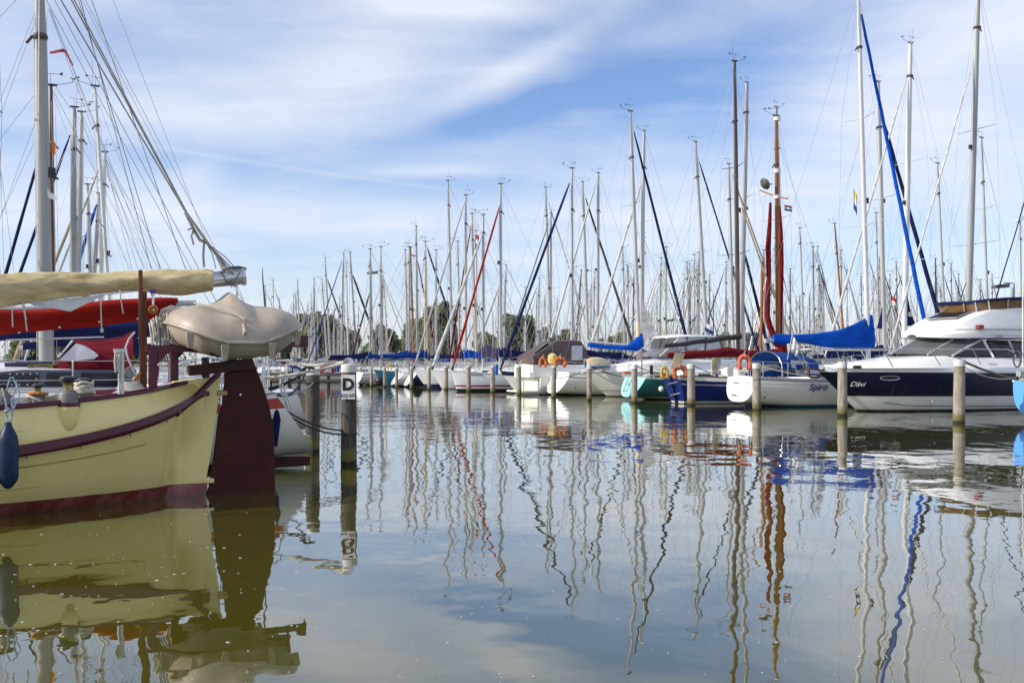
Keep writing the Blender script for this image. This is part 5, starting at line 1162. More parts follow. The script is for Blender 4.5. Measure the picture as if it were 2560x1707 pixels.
# flags
def pole_flag(px, py, Y, cols, label, W_=.55, Hh=.36, s=1, droop=.08):
    t = thing('flag', label, 'flag', at(px, py, Y)); n = len(cols)
    for i, c in enumerate(cols):
        b = MB(); rr = [[Vector((s * W_ * k / 6, .03 * math.sin(k * 1.3), -Hh * (i + j) / n - droop * k / 6)) for j in (0, 1)] for k in range(7)]; b.loft(rr, close=False); b.build('stripe', mat('flag_%s' % ('red' if c[0] > .3 and c[1] < .2 else 'white' if c[1] > .5 else 'blue' if c[2] > .1 else 'yellow'), c, .8), t)
RED_, WHT_, BLU_, YEL_ = (.42, .03, .04), (.7, .7, .7), (.02, .05, .20), (.65, .5, .05)
pole_flag(1961, 512, 46, (RED_, WHT_, BLU_), 'small red white and blue flag flying right of the wooden mast', .36, .26)
pole_flag(2134, 470, 42, (YEL_, WHT_, BLU_), 'narrow yellow white and blue pennant left of the white mast', .16, .85, droop=.35)
pole_flag(1188, 586, 80, (RED_, WHT_, (.05, .2, .5)), 'tall narrow pennant on the slim white mast', .3, 1.1)
pole_flag(1027, 636, 90, (RED_,), 'tiny red pennant at a silver masthead', .42, .12)
pole_flag(893, 812, 98, (RED_, WHT_), 'small red and white flag behind the D sign masts', .4, .3)
pole_flag(1762, 806, 60, (WHT_, BLU_), 'pale blue flag behind the hard top', .5, .5, droop=.3)
pole_flag(2227, 738, 50, (RED_, WHT_), 'small pale pink flag on the maroon stay', .3, .4, droop=.2)
# navy jib bags hoisted as triangles beside the tall masts
for px_, pt, pb, w, Y, lab in ((2206, 768, 822, 14, 50, 'dark navy triangular sail left of the tall white mast'), (2268, 738, 815, 22, 48, 'dark navy triangular sail with a pale disc right of the tall white mast')):
    t = thing('anchor_riding_sail', lab, 'sail', at(px_, pb, Y)); s_ = Y / FPX
    b = MB(); h_ = (pb - pt) * s_; w2 = w * s_; sg = -1 if px_ < 2230 else 1
    b.loft([[Vector((0, 0, h_)), Vector((.02 * sg, .03, h_))], [Vector((0, 0, h_ * .5)), Vector((w2 * .45 * sg, .06, h_ * .5))], [Vector((0, 0, 0)), Vector((w2 * sg, .02, .03))]], close=False); b.build('cloth', NAVY, t)
    if sg > 0: b = MB(); b.lathe([(.001, 0), (.12, 0), (.12, .004), (.001, .005)], (.14, -.01, h_ * .38), 14, Matrix.Rotation(R(90), 3, 'X')); b.build('disc', ALU2, t)
t = thing('triangular_sail', 'pale grey triangular sail beside the bright blue bundle', 'sail', at(1604, 845, 60)); b = MB()
b.loft([[Vector((0, 0, 2.4)), Vector((.05, .02, 2.4))], [Vector((0, 0, 1.2)), Vector((.5, .1, 1.1))], [Vector((0, 0, 0)), Vector((1.15, .02, 0))]], close=False); b.build('cloth', WHITEC, t)

# -- the forest of small masts far away: a few yachts built once, then copied
protos = []
FARL = ['small far yacht with a grey mast and pale furled sail', 'small far yacht with a silver mast and navy furled sail', 'small far yacht with a white mast and white boom cover', 'small far yacht with a grey mast and dark furled sail', 'small far yacht with a buff coloured mast', 'small far yacht with a silver mast and navy boom cover', 'small far yacht with a dark mast and no furled sail', 'small far yacht with a short grey mast and sand furled sail']
for i in range(8):
    mm = (ALU, ALU2, MASTW, ALU, BEIGE, ALU2, DARKM, ALU)[i]
    Yp = 200; L = (9, 10.5, 8.4, 11, 9.6, 10, 9.2, 8)[i]; Hm = 12.0
    root = thing('distant_yacht', 'x', 'sailing yacht', (0, 0, -50), 0); H = Hull(L=L, B=L * .31, fs=.95, fm=.92, fb=1.28, tw=.6)
    build_hull(root, H, PW[i % 5], WHITE, None, None, n=5); build_cabin(root, H, WHITE, L * .26, L * .74, .42, win=False)
    rig(root, H, L * .62, 1.1, (L * .62 - (.1, .2, 0, .15, .1, .3, 0, .1)[i], 0, Hm), .095, mm, (.5,), (.07, (WHITEC, NAVY, ALU, DGREYC, WHITEC, ALU, NAVY, SANDC)[i], .04, .93, None) if i != 6 else None,
        (L * .62 - 3.3, 2.2, 2.15, .3, .7, (NAVY, ROYAL, WHITEC, BLUE, GREYC, NAVY, MAROON, TAN)[i]), True, i, True, .017)
    protos.append(root)
r_ = random.Random(21); DG = 'far yachts with small bare masts along the distant jetties'; used = [False] * 8
spots = []
def scatter(x0, x1, n, t0, t1):
    for k in range(n): spots.append((x0 + (x1 - x0) * (k + r_.uniform(.1, .9)) / n, r_.uniform(t0, t1)))
scatter(700, 1000, 15, 735, 830); scatter(1000, 1330, 16, 690, 815); scatter(1330, 1760, 34, 640, 800); scatter(1740, 2130, 46, 600, 800); scatter(2110, 2560, 44, 640, 800); scatter(0, 690, 16, 690, 800)
spots.sort()
for px_, ty in spots:
    i = r_.randrange(8); i = r_.choice((0, 1, 2, 3, 5, 7)) if i in (4, 6) and r_.random() < .5 else i
    Y = min(235, max(96, D(ty, 12.0) * r_.uniform(.95, 1.05))); s = (CAM_H + (HY - ty) / FPX * Y) / 12.0
    if used[i]: o = copy_tree(protos[i])
    else: o = protos[i]; used[i] = True
    o.location = ((px_ - CX) / FPX * Y, Y, 0); o.scale = (s, s, s); o.rotation_euler = (0, 0, UA + (math.pi if r_.random() < .5 else 0) + R(r_.uniform(-4, 4)))
    o['label'] = FARL[i]; o['group'] = FARL[i]
for i in range(8):
    if not used[i]: protos[i].location = ((1500 - CX) / FPX * 180, 180, 0); protos[i]['label'] = FARL[i]; protos[i]['group'] = FARL[i]

# far sheds and moored clutter behind the posts: boats lying along the distant jetties, seen end on
for k, (px_, Y, cv, lab) in enumerate([(705, 96, NAVY, 'white day boat under a navy cover beyond the pier, left'), (760, 100, WHITEC, 'white day boat under a pale cover beyond the pier'), (822, 104, BLUE, 'white day boat under a blue cover beyond the pier'), (845, 98, REDC, 'white day boat with a red cover right behind the D sign')]):
    t = thing('day_boat', lab, 'motor boat', at(px_, HY, Y).xy.to_3d(), (STERN, BOW)[k % 2]); H = Hull(L=6.5, B=2.4, fs=.8, fm=.8, fb=1.05, tw=.85, ks=-.2); build_hull(t, H, PW[k], WHITE, WHITE, WHITE, .03, n=7)
    build_cabin(t, H, WHITE, 2.0, 5.0, .6, .7, nwin=2); hood(t, .6, 2.4, 1.0, .85, .8, cv, n=8)
# ------------------------------------------------------------------ the yellow boat on the left
YA = math.atan2(-.43, -.9)
yb = thing('yellow_sailing_boat', 'pale yellow round stern sailing boat with maroon rub rail and outboard rudder', 'sailing boat', (-4.04, 13.1, 0), YA)
FY = Frame(yb.location, YA)
YP = lambda px, py, w=0.0: FY.px(px, py, w)
LY = 9.6
RAILW = [(.20, .0), (.32, .16), (.5, .40), (.8, .70), (1.2, .95), (1.7, 1.16), (2.4, 1.36), (3.4, 1.5), (5, 1.52), (6.8, 1.25), (8.3, .7), (9.3, .18), (9.6, .02)]
RUBW = [(.0, .05), (.12, .18), (.3, .40), (.5, .60), (.8, .82), (1.2, 1.03), (1.7, 1.22), (2.4, 1.42), (3.4, 1.56), (5, 1.58), (6.8, 1.28), (8.3, .7), (9.3, .16), (9.6, .02)]
MIDW = [(.34, .035), (.36, .15), (.42, .27), (.55, .43), (.8, .63), (1.2, .84), (1.7, 1.06), (2.4, 1.30), (3.4, 1.46), (5, 1.48), (6.8, 1.12), (8.3, .52), (9.2, .06), (9.6, .01)]
BOTW = [(.48, .035), (.50, .13), (.58, .25), (.8, .40), (1.1, .59), (1.5, .76), (2.0, 1.0), (2.6, 1.18), (3.4, 1.30), (5, 1.32), (6.8, .92), (8.3, .34), (9.0, .03), (9.6, .01)]
WLW = [(.60, .035), (.62, .12), (.72, .22), (.9, .33), (1.1, .44), (1.5, .64), (2.0, .84), (2.6, 1.04), (3.4, 1.18), (5, 1.2), (6.8, .8), (8.3, .26), (8.9, .02), (9.6, .01)]
RAILZ = [(0, 1.49), (.3, 1.45), (.8, 1.37), (1.5, 1.29), (2.4, 1.22), (4, 1.17), (6, 1.22), (9.6, 1.6)]
RUBZ = [(0, 1.33), (.15, 1.27), (.3, 1.19), (.5, 1.10), (.8, 1.00), (1.2, .90), (1.7, .81), (2.4, .73), (4, .66), (6, .74), (9.6, 1.2)]
def ysec(s):
    zr, zb = tab(s, RAILZ), tab(s, RUBZ); m = lambda T: tab(s, T) if s > T[0][0] else .03
    wr, wb, wm, wo, ww = m(RAILW), m(RUBW), m(MIDW), m(BOTW), m(WLW)
    if s < .25: wr = min(wr, wb * .6)
    zm = .155 + (zb - .155) * .5
    return [(wr, zr), ((wr + wb) / 2 + .015, (zr + zb) / 2), (wb, zb), (wb * .55 + wm * .45, zb + (zm - zb) * .45), (wm, zm), (wm * .5 + wo * .5 + .02, (zm + .155) / 2), (wo, .155), (ww, 0), (ww * .7, -.35), (.03, -.7)]
YPAINT = bpy.data.materials.new('hull_pale_yellow'); YPAINT.use_nodes = True
q = NG(YPAINT.node_tree); b_ = YPAINT.node_tree.nodes['Principled BSDF']
oc = q.n('ShaderNodeTexCoord').outputs['Object']; s_ = q.n('ShaderNodeSeparateXYZ'); q.put(s_.inputs[0], oc); z_ = s_.outputs[2]
cc = q.mix(q.ramp(q.noise(oc, 1.3, 6), .3, .7), (.85, .69, .255, 1), (.89, .755, .325, 1))
stk = q.m('MULTIPLY', q.ramp(q.noise(q.mapping(oc, scale=(1, 1, .06)), 7, 6, .7), .55, .82), .22); cc = q.mix(stk, cc, (.36, .27, .11, 1))
zz = q.m('ADD', z_, q.m('MULTIPLY', q.m('SUBTRACT', q.noise(oc, 2.0, 3), .5), .012))
red = q.mix(q.ramp(q.noise(q.mapping(oc, scale=(1, 1, .5)), 5, 7, .65), .42, .66), (.20, .028, .030, 1), (.29, .10, .085, 1))
cc = q.mix(q.m('LESS_THAN', zz, .155), cc, red)
cc = q.mix(q.m('MULTIPLY', q.m('SUBTRACT', 1.0, q.ramp(q.m('ADD', z_, q.m('MULTIPLY', q.noise(oc, 6, 6), .1)), .02, .13)), .8), cc, (.10, .05, .025, 1))
q.put(b_.inputs['Base Color'], cc); q.put(b_.inputs['Roughness'], q.m('ADD', .20, q.m('MULTIPLY', q.noise(oc, 5, 5), .16))); b_.inputs['Coat Weight'].default_value = .35; b_.inputs['Coat Roughness'].default_value = .06
bp = q.n('ShaderNodeBump'); bp.inputs['Strength'].default_value = .25; bp.inputs['Distance'].default_value = .02; q.put(bp.inputs['Height'], q.noise(oc, 1.7, 3)); q.put(b_.inputs['Normal'], bp.outputs[0])
MARP = mat('maroon_gloss', (.085, .005, .022), .20, 0, var=.10, scale=5, coat=.0, bump=.08, bscale=12, spec=.35)
SS = [.02, .06, .12, .2, .27, .32, .345, .37, .40, .44, .475, .50, .54, .585, .62, .67, .75, .9, 1.05, 1.25, 1.5, 1.8, 2.1, 2.5, 3, 3.6, 4.5, 5.5, 6.5, 7.4, 8.2, 8.8, 9.2, 9.5, 9.6]
b = MB(); rings = []
for s in SS:
    p = ysec(s); rings.append([Vector((s, w, z)) for w, z in p] + [Vector((s, -w, z)) for w, z in reversed(p)])
b.loft(rings, close=False); ho = b.build('hull', YPAINT, yb, sharp=75)
sb = ho.modifiers.new('fair', 'SUBSURF'); sb.levels = 1; sb.render_levels = 2
def yside(s, f, sg=1, out=0.0):
    """point of the side: f 0 rail, 1 rub rail, 2 boot top"""
    p = ysec(s); k = {0: p[0], 1: p[2], 2: p[6]}[f]; return Vector((s, sg * (k[0] + out), k[1]))
for sg in (1, -1):
    b = MB(); rings = []
    for s in [.22, .27] + [s for s in SS if s >= .3]:
        p = yside(s, 0, sg); c = p + Vector((0, 0, .012)); o = Vector((0, sg, 0))
        rings.append([c + o * .028 + Vector((0, 0, -.028)), c + o * .034, c + o * .022 + Vector((0, 0, .026)), c - o * .05 + Vector((0, 0, .03)), c - o * .07, c - o * .06 + Vector((0, 0, -.03))])
    b.loft(rings); b.build('cap_rail', MARP, yb, sharp=50)
    b = MB(); rings = []; ss = [-.03, .02, .06, .12, .2] + [s for s in SS if s >= .3]
    for s in ss:
        p = yside(max(s, .02), 1, sg); p.x = s; k = min(1, (s + .05) / .5); o = Vector((0, sg, 0)) if s > .5 else Vector((-.5 * (1 - s / .5), sg, 0)).normalized(); h = .072 * (.45 + .55 * k) ; w = .05 * (.6 + .4 * k)
        rings.append([p + o * -.02 + Vector((0, 0, h)), p + o * w * .75 + Vector((0, 0, h * .95)), p + o * w * 1.0 + Vector((0, 0, h * .45)), p + o * w * .92 + Vector((0, 0, h * .18)), p + o * w * 1.02 + Vector((0, 0, 0)), p + o * w * .95 + Vector((0, 0, -h * .55)), p + o * w * .5 + Vector((0, 0, -h * .85)), p + o * -.02 + Vector((0, 0, -h * .8))])
    b.loft(rings); b.build('rub_rail', MARP, yb, sharp=38)
# plank seams showing as fine dark lines
SEAM = mat('seam_dark', (.20, .15, .06), .6, 0, var=.1)
for f in (.36, .72, 1.4):
    b = MB(); pts = []
    for s in [x * .1 for x in range(4, 40)]:
        p = ysec(s); A, B_ = Vector((p[2][0], p[2][1])), Vector((p[4][0], p[4][1])); C_ = Vector((p[6][0], p[6][1]))
        v = A.lerp(B_, .62) if f < .5 else B_.lerp(C_, .45) if f < 1 else A.lerp(Vector((p[0][0], p[0][1])), .45); pts.append(Vector((s, v.x + .003, v.y)))
    b.tube(pts[4:], .0045 if f < 1 else .0022, 5); b.build('plank_seam', SEAM, yb)
for s in (.55, 1.0, 1.55, 2.1):
    p = yside(s, 1); b = MB(); b.box(p + Vector((0, .03, -.075)), (.02, .02, .03)); b.build('scupper', SEAM, yb)
# stern post and deadwood: the flat fin the rudder hangs on
b = MB(); fin = [YP(430, 953), YP(551, 940), YP(545, 1000), YP(527, 1130), YP(513, 1206), YP(511, 1236)]; fin += [Vector((fin[-1].x, 0, -.8)), Vector((1.6, 0, -.8)), Vector((1.0, 0, .0)), Vector((.6, 0, .5)), Vector((.40, 0, 1.0))]
b.prism(fin, (0, .085, 0)); b.build('stern_post', YPAINT, yb, bevel=.012)
# rudder
RUD = mat('rudder_maroon', (.060, .007, .005), .42, 0, var=.18, scale=3, coat=.0, bump=.10, bscale=5, spec=.22)
rp = [(561, 948), (560, 932), (638, 921), (646, 935), (656, 962), (671, 1008), (681, 1056), (684.5, 1110), (686, 1180), (687, 1224), (686, 1290), (520, 1300), (514, 1236), (527, 1195), (536, 1120), (545, 1040), (556, 1002)]
b = MB(); b.prism([YP(*p) for p in rp], (0, .075, 0)); b.build('rudder', RUD, yb, bevel=.012)
b = MB(); b.prism([YP(467, 914), YP(628, 895), YP(641, 923), YP(472, 940)], (0, .15, 0)); b.build('rudder_head', wood('rudder_wood', (.045, .014, .009), (.075, .024, .014), .35, 8), yb, bevel=.015)
b = MB(); dv = Vector((0, .042, 0)); pts = [YP(560, 962), YP(580, 959), YP(605, 959), YP(622, 967), YP(634, 985), YP(642, 1008), YP(653, 1030), YP(668, 1044), YP(680, 1049)]
b.tube([p + dv for p in pts], .007, 5); b.build('rudder_seam', BLACK, yb)
b = MB(); b.tube([YP(600, 986) + Vector((0, .03, 0)), YP(600, 986) + Vector((0, .041, 0))], .014, 10); b.build('bolt', STEEL, yb)
BRASS = mat('old_brass', (.42, .33, .12), .4, .6, var=.2)
for py_ in (982, 1201):
    b = MB(); p = YP(554 if py_ < 1000 else 521, py_); b.box(p, (.13, .12, .07)); b.build('pintle', BRASS if py_ < 1000 else YPAINT, yb, bevel=.008)
    b = MB(); b.tube([p + Vector((-.0, 0, -.16)), p + Vector((0, 0, .05))], .022, 8); b.build('hinge_pin', STEEL, yb)
b = MB(); b.tube([YP(442, 1035, .55), YP(470, 1010, .30), YP(548, 932, .09)], .035, 8); b.build('quarter_brace', MARP, yb)
# deck with its grey bulwark side
b = MB(); rings = [[Vector((s, w * tab(s, RAILW) * .93, tab(s, RAILZ) - .10 + .05 * (1 - w * w) + (0.09 if s < 1.1 else 0))) for w in (1, .5, 0, -.5, -1)] for s in SS if s >= .3]
b.loft(rings, close=False); b.build('deck', WHITE, yb)
b = MB(); rings = [[Vector((s, w, z)) for w, z in ((1.0, 1.15), (.95, 1.33), (0, 1.39), (-.95, 1.33), (-1.0, 1.15))] for s in (1.75, 2.2, 3.2, 5.0)]; b.loft(rings, close=False); b.poly(rings[0]); b.build('cockpit_coaming', GREYD, yb)
b = MB(); rings = [[Vector((s, w * k, z)) for w, z in ((1.0, 1.2), (.92, 1.5), (.5, 1.6), (-.5, 1.6), (-.92, 1.5), (-1, 1.2))] for s, k in ((4.9, .95), (6.0, .95), (7.6, .7))]; b.loft(rings); b.build('cabin', CREAM, yb)
# winches on the rail
WD = mat('winch_black', (.022, .026, .028), .35, .2, var=.15); BRZ = mat('winch_bronze', (.30, .22, .09), .28, .85, var=.25, scale=14); WG = mat('winch_base_grey', (.17, .165, .15), .5, .2, var=.12)
def winch(px, pyb, pyt, w, wpx, label, drum=True, rope=None):
    pyb -= 7; pyt -= 4; p = YP(px, pyb, w); Yd = FY.o.y + p.x * FY.e1.y + w * FY.e2.y; s = wpx / FPX * Yd / 2; h = (pyb - pyt) / FPX * Yd
    wpos = FY.o + FY.e1 * p.x + FY.e2 * p.y; wpos.z = p.z
    t = tag(bpy.data.objects.new('winch', None), None); col.objects.link(t); t.parent = yb; t.location = p; t['label'] = label
    b = MB(); b.lathe([(s, -.08), (s, h * .30), (s * .92, h * .36), (s * .60, h * .46)], (0, 0, 0), 22); b.build('base', WG, t)
    b = MB(); b.lathe([(s * .56, h * .42), (s * .50, h * .50), (s * .48, h * .66), (s * .56, h * .76)], (0, 0, 0), 22); b.build('drum', BRZ, t)
    b = MB(); b.lathe([(s * .6, h * .74), (s * .78, h * .77), (s * .80, h * .81), (s * .62, h * .825), (s * .62, h * .87), (s * .84, h * .885), (s * .80, h * .95), (s * .45, h * .985), (s * .1, h)], (0, 0, 0), 22); b.box((-s * .62, -.02, h * .90), (s * .5, .04, .03)); b.build('cap', WD, t)
    if rope:
        b = MB(); n = 60; T = rope; rad = s * 1.02
        b.tube([Vector(((rad + .012 * math.sin(i * .9)) * math.cos(6.2832 * T * i / n), (rad + .012 * math.sin(i * .7)) * math.sin(6.2832 * T * i / n), h * (.30 + .46 * i / n) + .012 * math.sin(i * 1.7))) for i in range(n + 1)], .019, 7)
        b.tube([Vector((rad * 1.12 * math.cos(a), rad * 1.1 * math.sin(a), h * (.34 + .08 * math.sin(a * 1.5)))) for a in [6.2832 * i / 30 * 1.6 for i in range(31)]], .020, 7)
        b.tube([Vector((s, 0, h * .45)), Vector((s * 1.7, .02, h * .34)), Vector((s * 2.0, .03, h * .12)), Vector((s * 1.6, .05, h * .02))], .018, 7); b.build('rope_turns', ROPE, t)
    return t
winch(170, 1012, 943, 1.12, 49, 'largest winch, bronze drum, standing on the bulging yellow pod')
winch(210, 1000, 948, .80, 42, 'winch buried in turns of thick white rope', rope=4.5)
winch(94, 1006, 963, .95, 32, 'small winch with an orange turn of line', rope=None)
winch(8, 1010, 962, 1.18, 42, 'winch at the left edge above the blue fender')
b = MB(); c = YP(94, 985, .95); b.tube([c + Vector((.10 * math.cos(a), .10 * math.sin(a), .012 * math.sin(a))) for a in [6.2832 * k / 16 for k in range(17)]], .018, 6, False); b.build('orange_turn', ROPEO, yb)
b = MB(); c = YP(94, 998, .95); b.tube([c + Vector((.115 * math.cos(a), .115 * math.sin(a), .05 * math.cos(a))) for a in [6.2832 * k / 16 for k in range(17)]], .014, 6, False); b.tube(sag(YP(145, 986, 1.0), YP(110, 993, .95), .01), .016, 6); b.tube(sag(YP(80, 998, .95), YP(28, 1004, 1.1), .02), .016, 6); b.tube(sag(YP(80, 992, .95), YP(24, 996, 1.1), .04), .009, 5); b.build('sheet_line', ROPE, yb)
b = MB()      # moulded pod carrying the big winch, swelling out of the topside
pc = YP(171, 1016, 1.12)
for k in range(1):
    rings = []
    for f in (0, .12, .3, .5, .7, .85, .95, 1.0):
        z = pc.z - .28 * f; s = pc.x; rr = .118 * math.sqrt(max(0, 1 - f ** 2.2)) + .004
        pz = ysec(s); wall = pz[0][0] + (pz[2][0] - pz[0][0]) * min(1, max(0, (pz[0][1] - z) / (pz[0][1] - pz[2][1])))
        rings.append([Vector((s + rr * math.cos(a), wall - .03 + (rr * .95 + .03) * math.sin(a) * (1 - .35 * f), z)) for a in [math.pi * i / 12 for i in range(13)]])
    b.loft(rings, close=False)
b.build('winch_pod', YPAINT, yb)
b = MB(); b.lathe([(.122, -.07), (.128, -.02), (.126, .01), (.08, .012)], YP(171, 1008, 1.13), 22); b.build('pod_rim', MARP, yb)
# boom with its cream cover, crutch post
def yb_(px, py, w=0.0): return FY.px(px, py, w)
b = MB(); pA, pB = yb_(609, 691), yb_(-420, 800); b.tube([pA, pA.lerp(pB, .12), pA.lerp(pB, .125), pB], [.105, .105, .05, .05], 20); b.build('boom', mat('boom_steel', (.52, .53, .56), .24, .9, var=.10, scale=4), yb)
b = MB(); d_ = (pB - pA).normalized(); b.tube([pA - d_ * .012, pA + d_ * .03], .122, 20); b.build('boom_end_ring', STEEL, yb)
b = MB(); rr = random.Random(6); rings = []
tops = [(531, 674), (500, 673), (470, 672.5), (430, 672), (390, 673), (362, 672), (340, 675), (300, 676), (250, 677), (200, 678), (150, 679), (100, 681), (60, 683), (20, 686), (-20, 688), (-120, 694), (-300, 700), (-420, 704)]
bots = [731, 736, 739, 737, 732, 726, 726, 731, 739, 746, 751, 757, 762, 768, 774, 786, 800, 806]
m_ = 20
for i, ((x_, t_), u_) in enumerate(zip(tops, bots)):
    A, B_ = yb_(x_, t_), yb_(x_, u_); hgt = A.z - B_.z; wd = .14 if i else .135; ring = []
    for k in range(m_):
        a = 2 * math.pi * k / m_; cz = .5 + .5 * math.cos(a); cy = math.sin(a)
        nar = (1.0 if cz > .35 else .55 + .45 * (cz / .35)) * (1 - .45 * max(0, (cz - .55) / .45) ** 1.2)
        ring.append(Vector((A.x, cy * wd * nar * (1 + .06 * math.sin(i * 1.7 + k)), B_.z + hgt * (1 - (1 - cz) ** (1.0)) + .006 * math.sin(i * 2.1 + k * 1.3))))
    rings.append(ring)
from mathutils import noise as nz
fine = []; K_ = 7
def cr(p0, p1, p2, p3, t): return .5 * ((2 * p1) + (p2 - p0) * t + (2 * p0 - 5 * p1 + 4 * p2 - p3) * t * t + (3 * p1 - p0 - 3 * p2 + p3) * t ** 3)
for i in range(len(rings) - 1):
    for j in range(K_):
        t = j / K_; fine.append([cr(rings[max(i - 1, 0)][k], rings[i][k], rings[i + 1][k], rings[min(i + 2, len(rings) - 1)][k], t) for k in range(m_)])
fine.append(rings[-1]); M2 = 3; f2 = []
for ring in fine:
    rr2 = []
    for k in range(m_):
        for j in range(M2): rr2.append(cr(ring[k - 1], ring[k], ring[(k + 1) % m_], ring[(k + 2) % m_], j / M2))
    cen = sum(rr2, Vector()) / len(rr2); out = []
    for p in rr2:
        d = (p - cen); d.x = 0; d.normalize()
        fold = nz.noise(Vector((p.x * 1.5 + p.z * 3.2, p.y * 2, p.z * 2.0 + 3))) * .026 + abs(nz.noise(Vector((p.x * 3.4 - p.z * 7.5, 5 + p.y * 3, p.z * 3)))) * .026 + nz.noise(Vector((p.x * 9 + p.z * 12, p.y * 6, p.z * 9))) * .006
        sg_ = max(0, 1 - abs(p.x - .74) / .5) * (-.02) * (1 if p.z < cen.z else 0)
        out.append(p + d * (fold - .012) + Vector((0, 0, sg_)))
    f2.append(out)
b.loft(f2, caps=False); co = b.build('boom_cover', CREAMC, yb, sharp=80)
b = MB(); fl_ = [yb_(262, 738, .11), yb_(225, 755, .12), yb_(176, 779, .13), yb_(140, 772, .13), yb_(85, 764, .12), yb_(70, 758, .11)]; tp_ = [yb_(258, 735, .10), yb_(220, 742, .10), yb_(176, 748, .10), yb_(140, 751, .10), yb_(85, 756, .10), yb_(68, 756, .10)]
b.loft([fl_, tp_], close=False); b.build('loose_sail', WHITEC, yb)
for x_, y0, y1, dx in ((30, 762, 818, 2), (57, 757, 800, 9), (60, 757, 828, 8), (252, 752, 832, 3), (300, 725, 784, 8)):
    b = MB(); b.tube([yb_(x_, y0, .15), yb_(x_ + dx * .4, (y0 + y1) / 2, .17), yb_(x_ + dx, y1, .16)], .0085, 5); 
    if x_ == 252: b.lathe([(.004, 0), (.022, .02), (.018, .05), (.006, .06)], yb_(255, 832, .16), 8)
    b.build('cover_tie', ROPE, yb)
SEAMC = mat('cover_stitch', (.25, .19, .10), .9, 0, var=.1)
b = MB(); b.tube([yb_(x, u - 6, .135) for (x, t), u in list(zip(tops, bots))[:14]], .004, 4); b.build('stitch_line', SEAMC, yb)
CRW = wood('crutch_wood', (.10, .035, .018), (.20, .075, .035), .5, 10)
b = MB(); b.bar(yb_(351, 675, .17), yb_(352, 862, .17), .05, .055, (0, 1, 0)); b.bar(yb_(358, 731, .12), yb_(358, 975, .14), .085, .085, (0, 1, 0)); b.bar(yb_(362, 716, -.17), yb_(362, 862, -.17), .05, .055, (0, 1, 0)); b.build('boom_crutch', CRW, yb, bevel=.006)
# davits
for w, x1, py_ in ((.42, 728, 876), (-.40, 768, 862)):
    p0 = yb_(365 if w > 0 else 420, 868 if w > 0 else 856, w); p1 = yb_(x1, py_, w); p0.z = p1.z = (p0.z + p1.z) / 2
    b = MB(); b.bar(p0, p1, .075, .085); b.box(p1 + Vector((.06, 0, .05)), (.13, .085, .14)); b.build('davit_arm', MARP, yb, bevel=.006)
    b = MB(); b.tube([p1 + Vector((.03, .025 * math.cos(a), -.09 + .035 * math.sin(a))) for a in [6.2832 * k / 12 for k in range(13)]], .010, 5, False); b.build('davit_ring', BLACK, yb)
    q_ = yb_(378, 972, w); b = MB(); b.bar((p0.x - .08, w, p0.z - .03), (p0.x - .08, w, q_.z - .08), .10, .10, (0, 1, 0)); b.prism([(p0.x - .13, w, p0.z), (p0.x - .30, w, p0.z), (p0.x - .13, w, p0.z - .2)], (0, .07, 0)); b.build('davit_post', MARP, yb, bevel=.006)
b = MB(); b.bar(yb_(393, 915, .36), yb_(389, 950, .38), .045, .05, (0, 1, 0)); b.build('cleat_horn', MARP, yb)
b = MB(); b.tube([yb_(513, 893), yb_(515, 945)], .05, 10); b.build('outboard_stem', mat('navy_gloss', (.006, .008, .03), .3), yb)
# blocks, purple strap, hanging coils
BLK = wood('block_wood', (.26, .09, .02), (.38, .15, .04), .35, 14)
for px_, py_, s in ((383, 774, .062), (386, 839, .056)):
    c = yb_(px_, py_, .30); b = MB(); b.lathe([(.01, -.045), (s * .9, -.04), (s, 0), (s * .9, .04), (.01, .045)], c, 16, Matrix.Rotation(R(78), 3, 'X')); b.build('pulley_block', BLK, yb)
    b = MB(); b.lathe([(.005, -.06), (.014, -.055), (.014, .055), (.005, .06)], c, 8, Matrix.Rotation(R(78), 3, 'X')); b.tube([c + Vector((0, 0, s)), c + Vector((0, 0, s + .14))], .014, 6); b.build('block_pin', STEEL, yb)
b = MB(); b.prism([yb_(373, 724, .13), yb_(390, 724, .13), yb_(384, 744, .2), yb_(381, 744, .2)], (0, .02, 0)); b.build('purple_strap', mat('purple_web', (.07, .02, .28), .7), yb)
rr = random.Random(12); b = MB()
for k in range(16):
    x0 = 372 + rr.uniform(0, 50); top_ = 776 + abs(x0 - 410) * .5 + rr.uniform(0, 18); lo = rr.uniform(845, 905); wv = rr.uniform(6, 16)
    w = .30 + rr.uniform(-.12, .14)
    P0 = [yb_(x0 + wv * (.5 - .5 * math.cos(6.2832 * t)) * .9, top_ + (lo - top_) * (.5 - .5 * math.cos(6.2832 * t)), w + .05 * math.sin(6.2832 * t)) for t in [i / 16 for i in range(17)]]
    b.tube(P0, .0105, 6, False)
for k in range(5):
    x0 = 404 + k * 6; b.tube([yb_(x0 + 26, 764 + k, .25), yb_(x0, 775 + 3 * k, .3), yb_(x0 - 12, 805 + 4 * k, .3), yb_(x0 - 14, 850 + 6 * k, .3), yb_(x0 - 8, 905, .3)], .0105, 6)
b.build('rope_coil', ROPE, yb)
b = MB(); 
for k in range(5): b.tube([yb_(408 + k * 3, 850, .42), yb_(406 + k * 4, 868, .44), yb_(409 + k * 3, 884, .43), yb_(414, 876 + k, .44)], .014, 6)
b.build('grey_hitch', mat('grey_rope', (.28, .31, .32), .9, 0, var=.2, bump=.5, bscale=120), yb)
b = MB(); rr = random.Random(3)
for k in range(12): b.tube([yb_(352 - k * .3 + rr.uniform(-2, 2), 930, .2), yb_(345 - k * .9 + rr.uniform(-2, 2), 950, .22), yb_(335 + k * 2.6, 972, .25)], .011, 6)
b.build('orange_coil', ROPEO, yb)
b = MB(); c = yb_(326, 971, .35)
